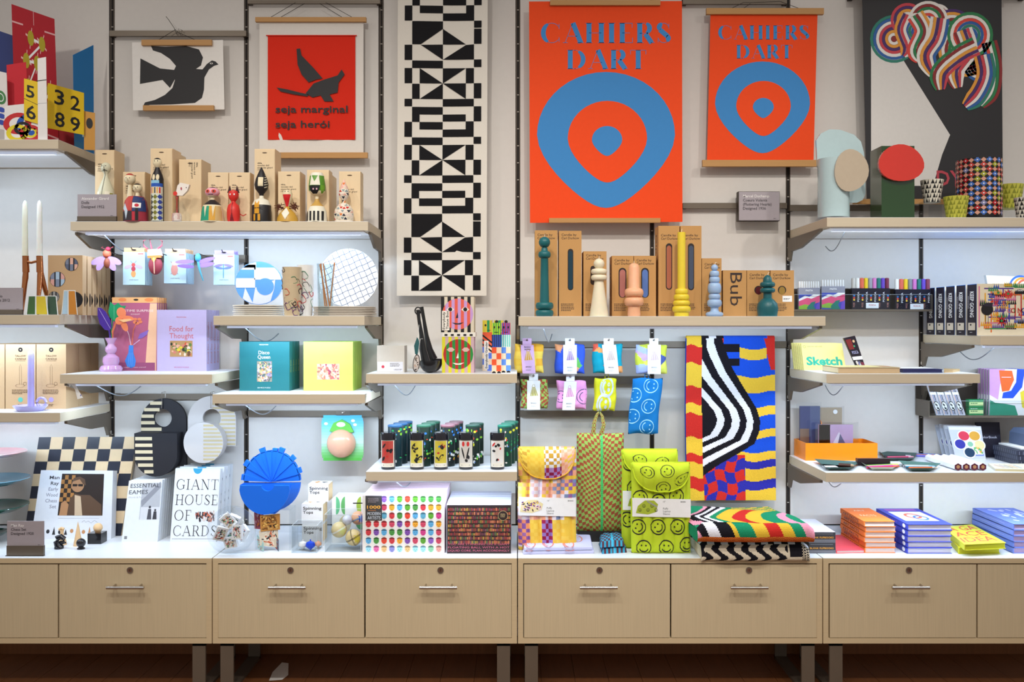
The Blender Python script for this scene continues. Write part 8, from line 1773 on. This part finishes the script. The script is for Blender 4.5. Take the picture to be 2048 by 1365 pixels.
for i in range(3):
    f = Fr(.36, zs); z = zs+i*.021; b = MB(); x0 = 2.082-.004*i; b.box(x0, x0+.24, -.33, -.13, z, z+.020, c('2f3346', .4))
    b.map = lambda u, v, o=0: (x0-o, -.13-u, z+.02-v)
    for j in range(12): b.rect(.008+j*.016, .003, .010+j*.016, .017, c('8a90a8'), .0005)
    b.map = lambda u, v, o=0: (x0+u, -.33-o, z+.02-v)
    for j in range(14): b.rect(.008+j*.016, .003, .010+j*.016, .017, c('8a90a8'), .0005)
    solo(b, 'patterned_box', 'dark blue ticked box at the right edge, %s of its stack' % ['lowest', 'middle', 'topmost'][i], 'box', (x0+.12, -.33, z), 'dark ticked boxes')
f = Fr(.30); b = MB(); z = zs+.0635; b.box(2.105, 2.32, -.30, -.12, z, z+.006, WHT); solo(b, 'flat_book', 'thin white book on top of the dark ticked boxes', 'book', (f.x(2040), -.3, z))
b = MB(); z2_ = z+.0065; b.map = lambda u, v, o=0: (u, -.26-o, v); x0 = 2.15; b.poly([(x0, z2_), (x0+.003, z2_+.05), (x0+.02, z2_+.068), (x0+.2, z2_+.07), (x0+.2, z2_)], c('5a6884', .5), 0, .14); solo(b, 'zip_case', 'grey-blue rounded case on top at the right edge', 'case', (x0+.08, -.26, z2_))
# ---------------------------------------------------------------- book stacks on the right cabinet
zs = TZ
def stack(n, x0, x1, yf, dep, th, cov, pages, nm, label, gr, top, spine, jit=.0, topth=None):
    for i in range(n):
        z = TZ+.0005+i*(th+.0004); P = box4(x0, x1, yf, TZ, dep); j = math.sin(i*2.1)*jit; P = [(p[0]+j, p[1]+j*.6) for p in P]
        pos_ = 'topmost of its stack' if i == n-1 else ('lowest of its stack' if i == 0 else '%s from the bottom of its stack' % ['', 'second', 'third', 'fourth', 'fifth', 'sixth'][i])
        flat(nm, P, z, th, cov, pages, label+', '+pos_, gr, top if i == n-1 else None, 'book', spine)
BT = ['7a7a80', '2c2a2c']
for i in range(6):
    z = TZ+.0005+i*.0145; P = box4(1618, 1671, 1108, TZ, .26); r = thing('flipbook_box', 'dark flipbook box beside the blankets, %s' % ['lowest of its stack', 'second from the bottom', 'third from the bottom', 'fourth from the bottom', 'fifth from the bottom', 'topmost of its stack'][i], 'box', (P[0][0]+.04, P[0][1], z), 'dark flipbook boxes')
    b = MB(); b.box(P[0][0], P[1][0], P[0][1], P[2][1], z, z+.0142, c('3c3a3e' if i not in (0, 3) else '6a6a72')); b.box(P[0][0], P[1][0], P[0][1]+.001, P[2][1], z+.0142, z+.0144, c('dcdce4')); part(b, 'box_body', r)
    b = MB(lambda u, v, o=0: (P[0][0]+u, P[0][1]-o, z+.0142-v)); W = P[1][0]-P[0][0]
    if i in (1, 4): b.text('BLANK FLIPBOOKS', .004, .0105, .0072, c('e8a43c'), .0005, w=W-.012, bold=True)
    else: b.rect(.006, .006, W-.01, .0075, c('8a8a90'), .0004)
    part(b, 'printing', r)
P = FP(TZ, (1672, 1108), (1729, 1107), (1700, 1076), (1668, 1076)); flat('flat_book', P, TZ+.0005, .012, 'e2505c', 'ece4e0', 'red notebook lying flat between the flipbooks and orange books', None)
def ortop(b): b.text('ART', .28, .25, .10, c('f6d8b8'), .0004, w=.4); b.text('FACTS', .24, .62, .12, c('f6d8b8'), .0004, w=.5)
def orsp(b): b.text('ART FACTS', .12, .76, .52, c('4a2430'), .0004, w=.66, bold=True)
stack(6, 1729, 1791, 1107, .28, .0212, 'f0782c', 'd8cec8', 'orange_book', 'orange art fact book', 'orange books in a stack', ortop, orsp, .003)
def bltop(b): b.rect(.12, .22, .88, .8, c('f0f0f6'), .0004); b.rect(.14, .05, .86, .16, c('a85ac0'), .0004); b.ring(.5, .5, .18, .12, c('e8704c'), .0008, 20, 0, 360, .9); b.ring(.6, .62, .16, .11, c('4a7ad8'), .001, 20, 0, 360, .9)
def blsp(b): b.ell(.9, .5, .045, .36, WHT, .0005, n=14); b.text('MODERN ART', .1, .7, .4, c('8a7ae0'), .0005, w=.6)
stack(5, 1814, 1904, 1108.5, .33, .0236, '3a46b8', 'cfcbd4', 'blue_book', 'thick blue paperback with a white panel', 'thick blue paperbacks', bltop, blsp, .002)
P = FP(TZ, (1917, 1109), (2000, 1108), (1944, 1068), (1884, 1070)); flat('yellow_book', P, TZ+.0005, .026, 'd8d42c', 'd8d43c', 'yellow book, lower of the two in front of the lavender books', 'yellow books')
P = FP(TZ+.027, (1929, 1102), (2012, 1098), (1944, 1060), (1886, 1066))
def yt_(b):
    for j, t in enumerate(('A GA', 'ACE', 'IDEA')): b.text(t, .06, .28+j*.30, .24, c('e2603c'), .0005, w=.86, bold=True)
flat('yellow_book', P, TZ+.027, .024, 'e4e03c', 'c8cc2c', 'yellow book with large red letters, upper of the two', 'yellow books', yt_)
def lvt(b):
    R = random.Random(7)
    for i in range(26): b.ell(R.uniform(.25, .95), R.uniform(.1, .9), .06, .03, c('dfe0f4'), .0004+i*.00001, n=8, rot=R.uniform(0, 90))
stack(5, 2026, 2115, 1108, .34, .0236, '6a7ed0', 'b8a0bc', 'lavender_book', 'periwinkle blue book at the right edge', 'periwinkle books', lvt, lambda b: b.rect(.2, .45, .8, .5, c('a8b4e8'), .0005), .002)
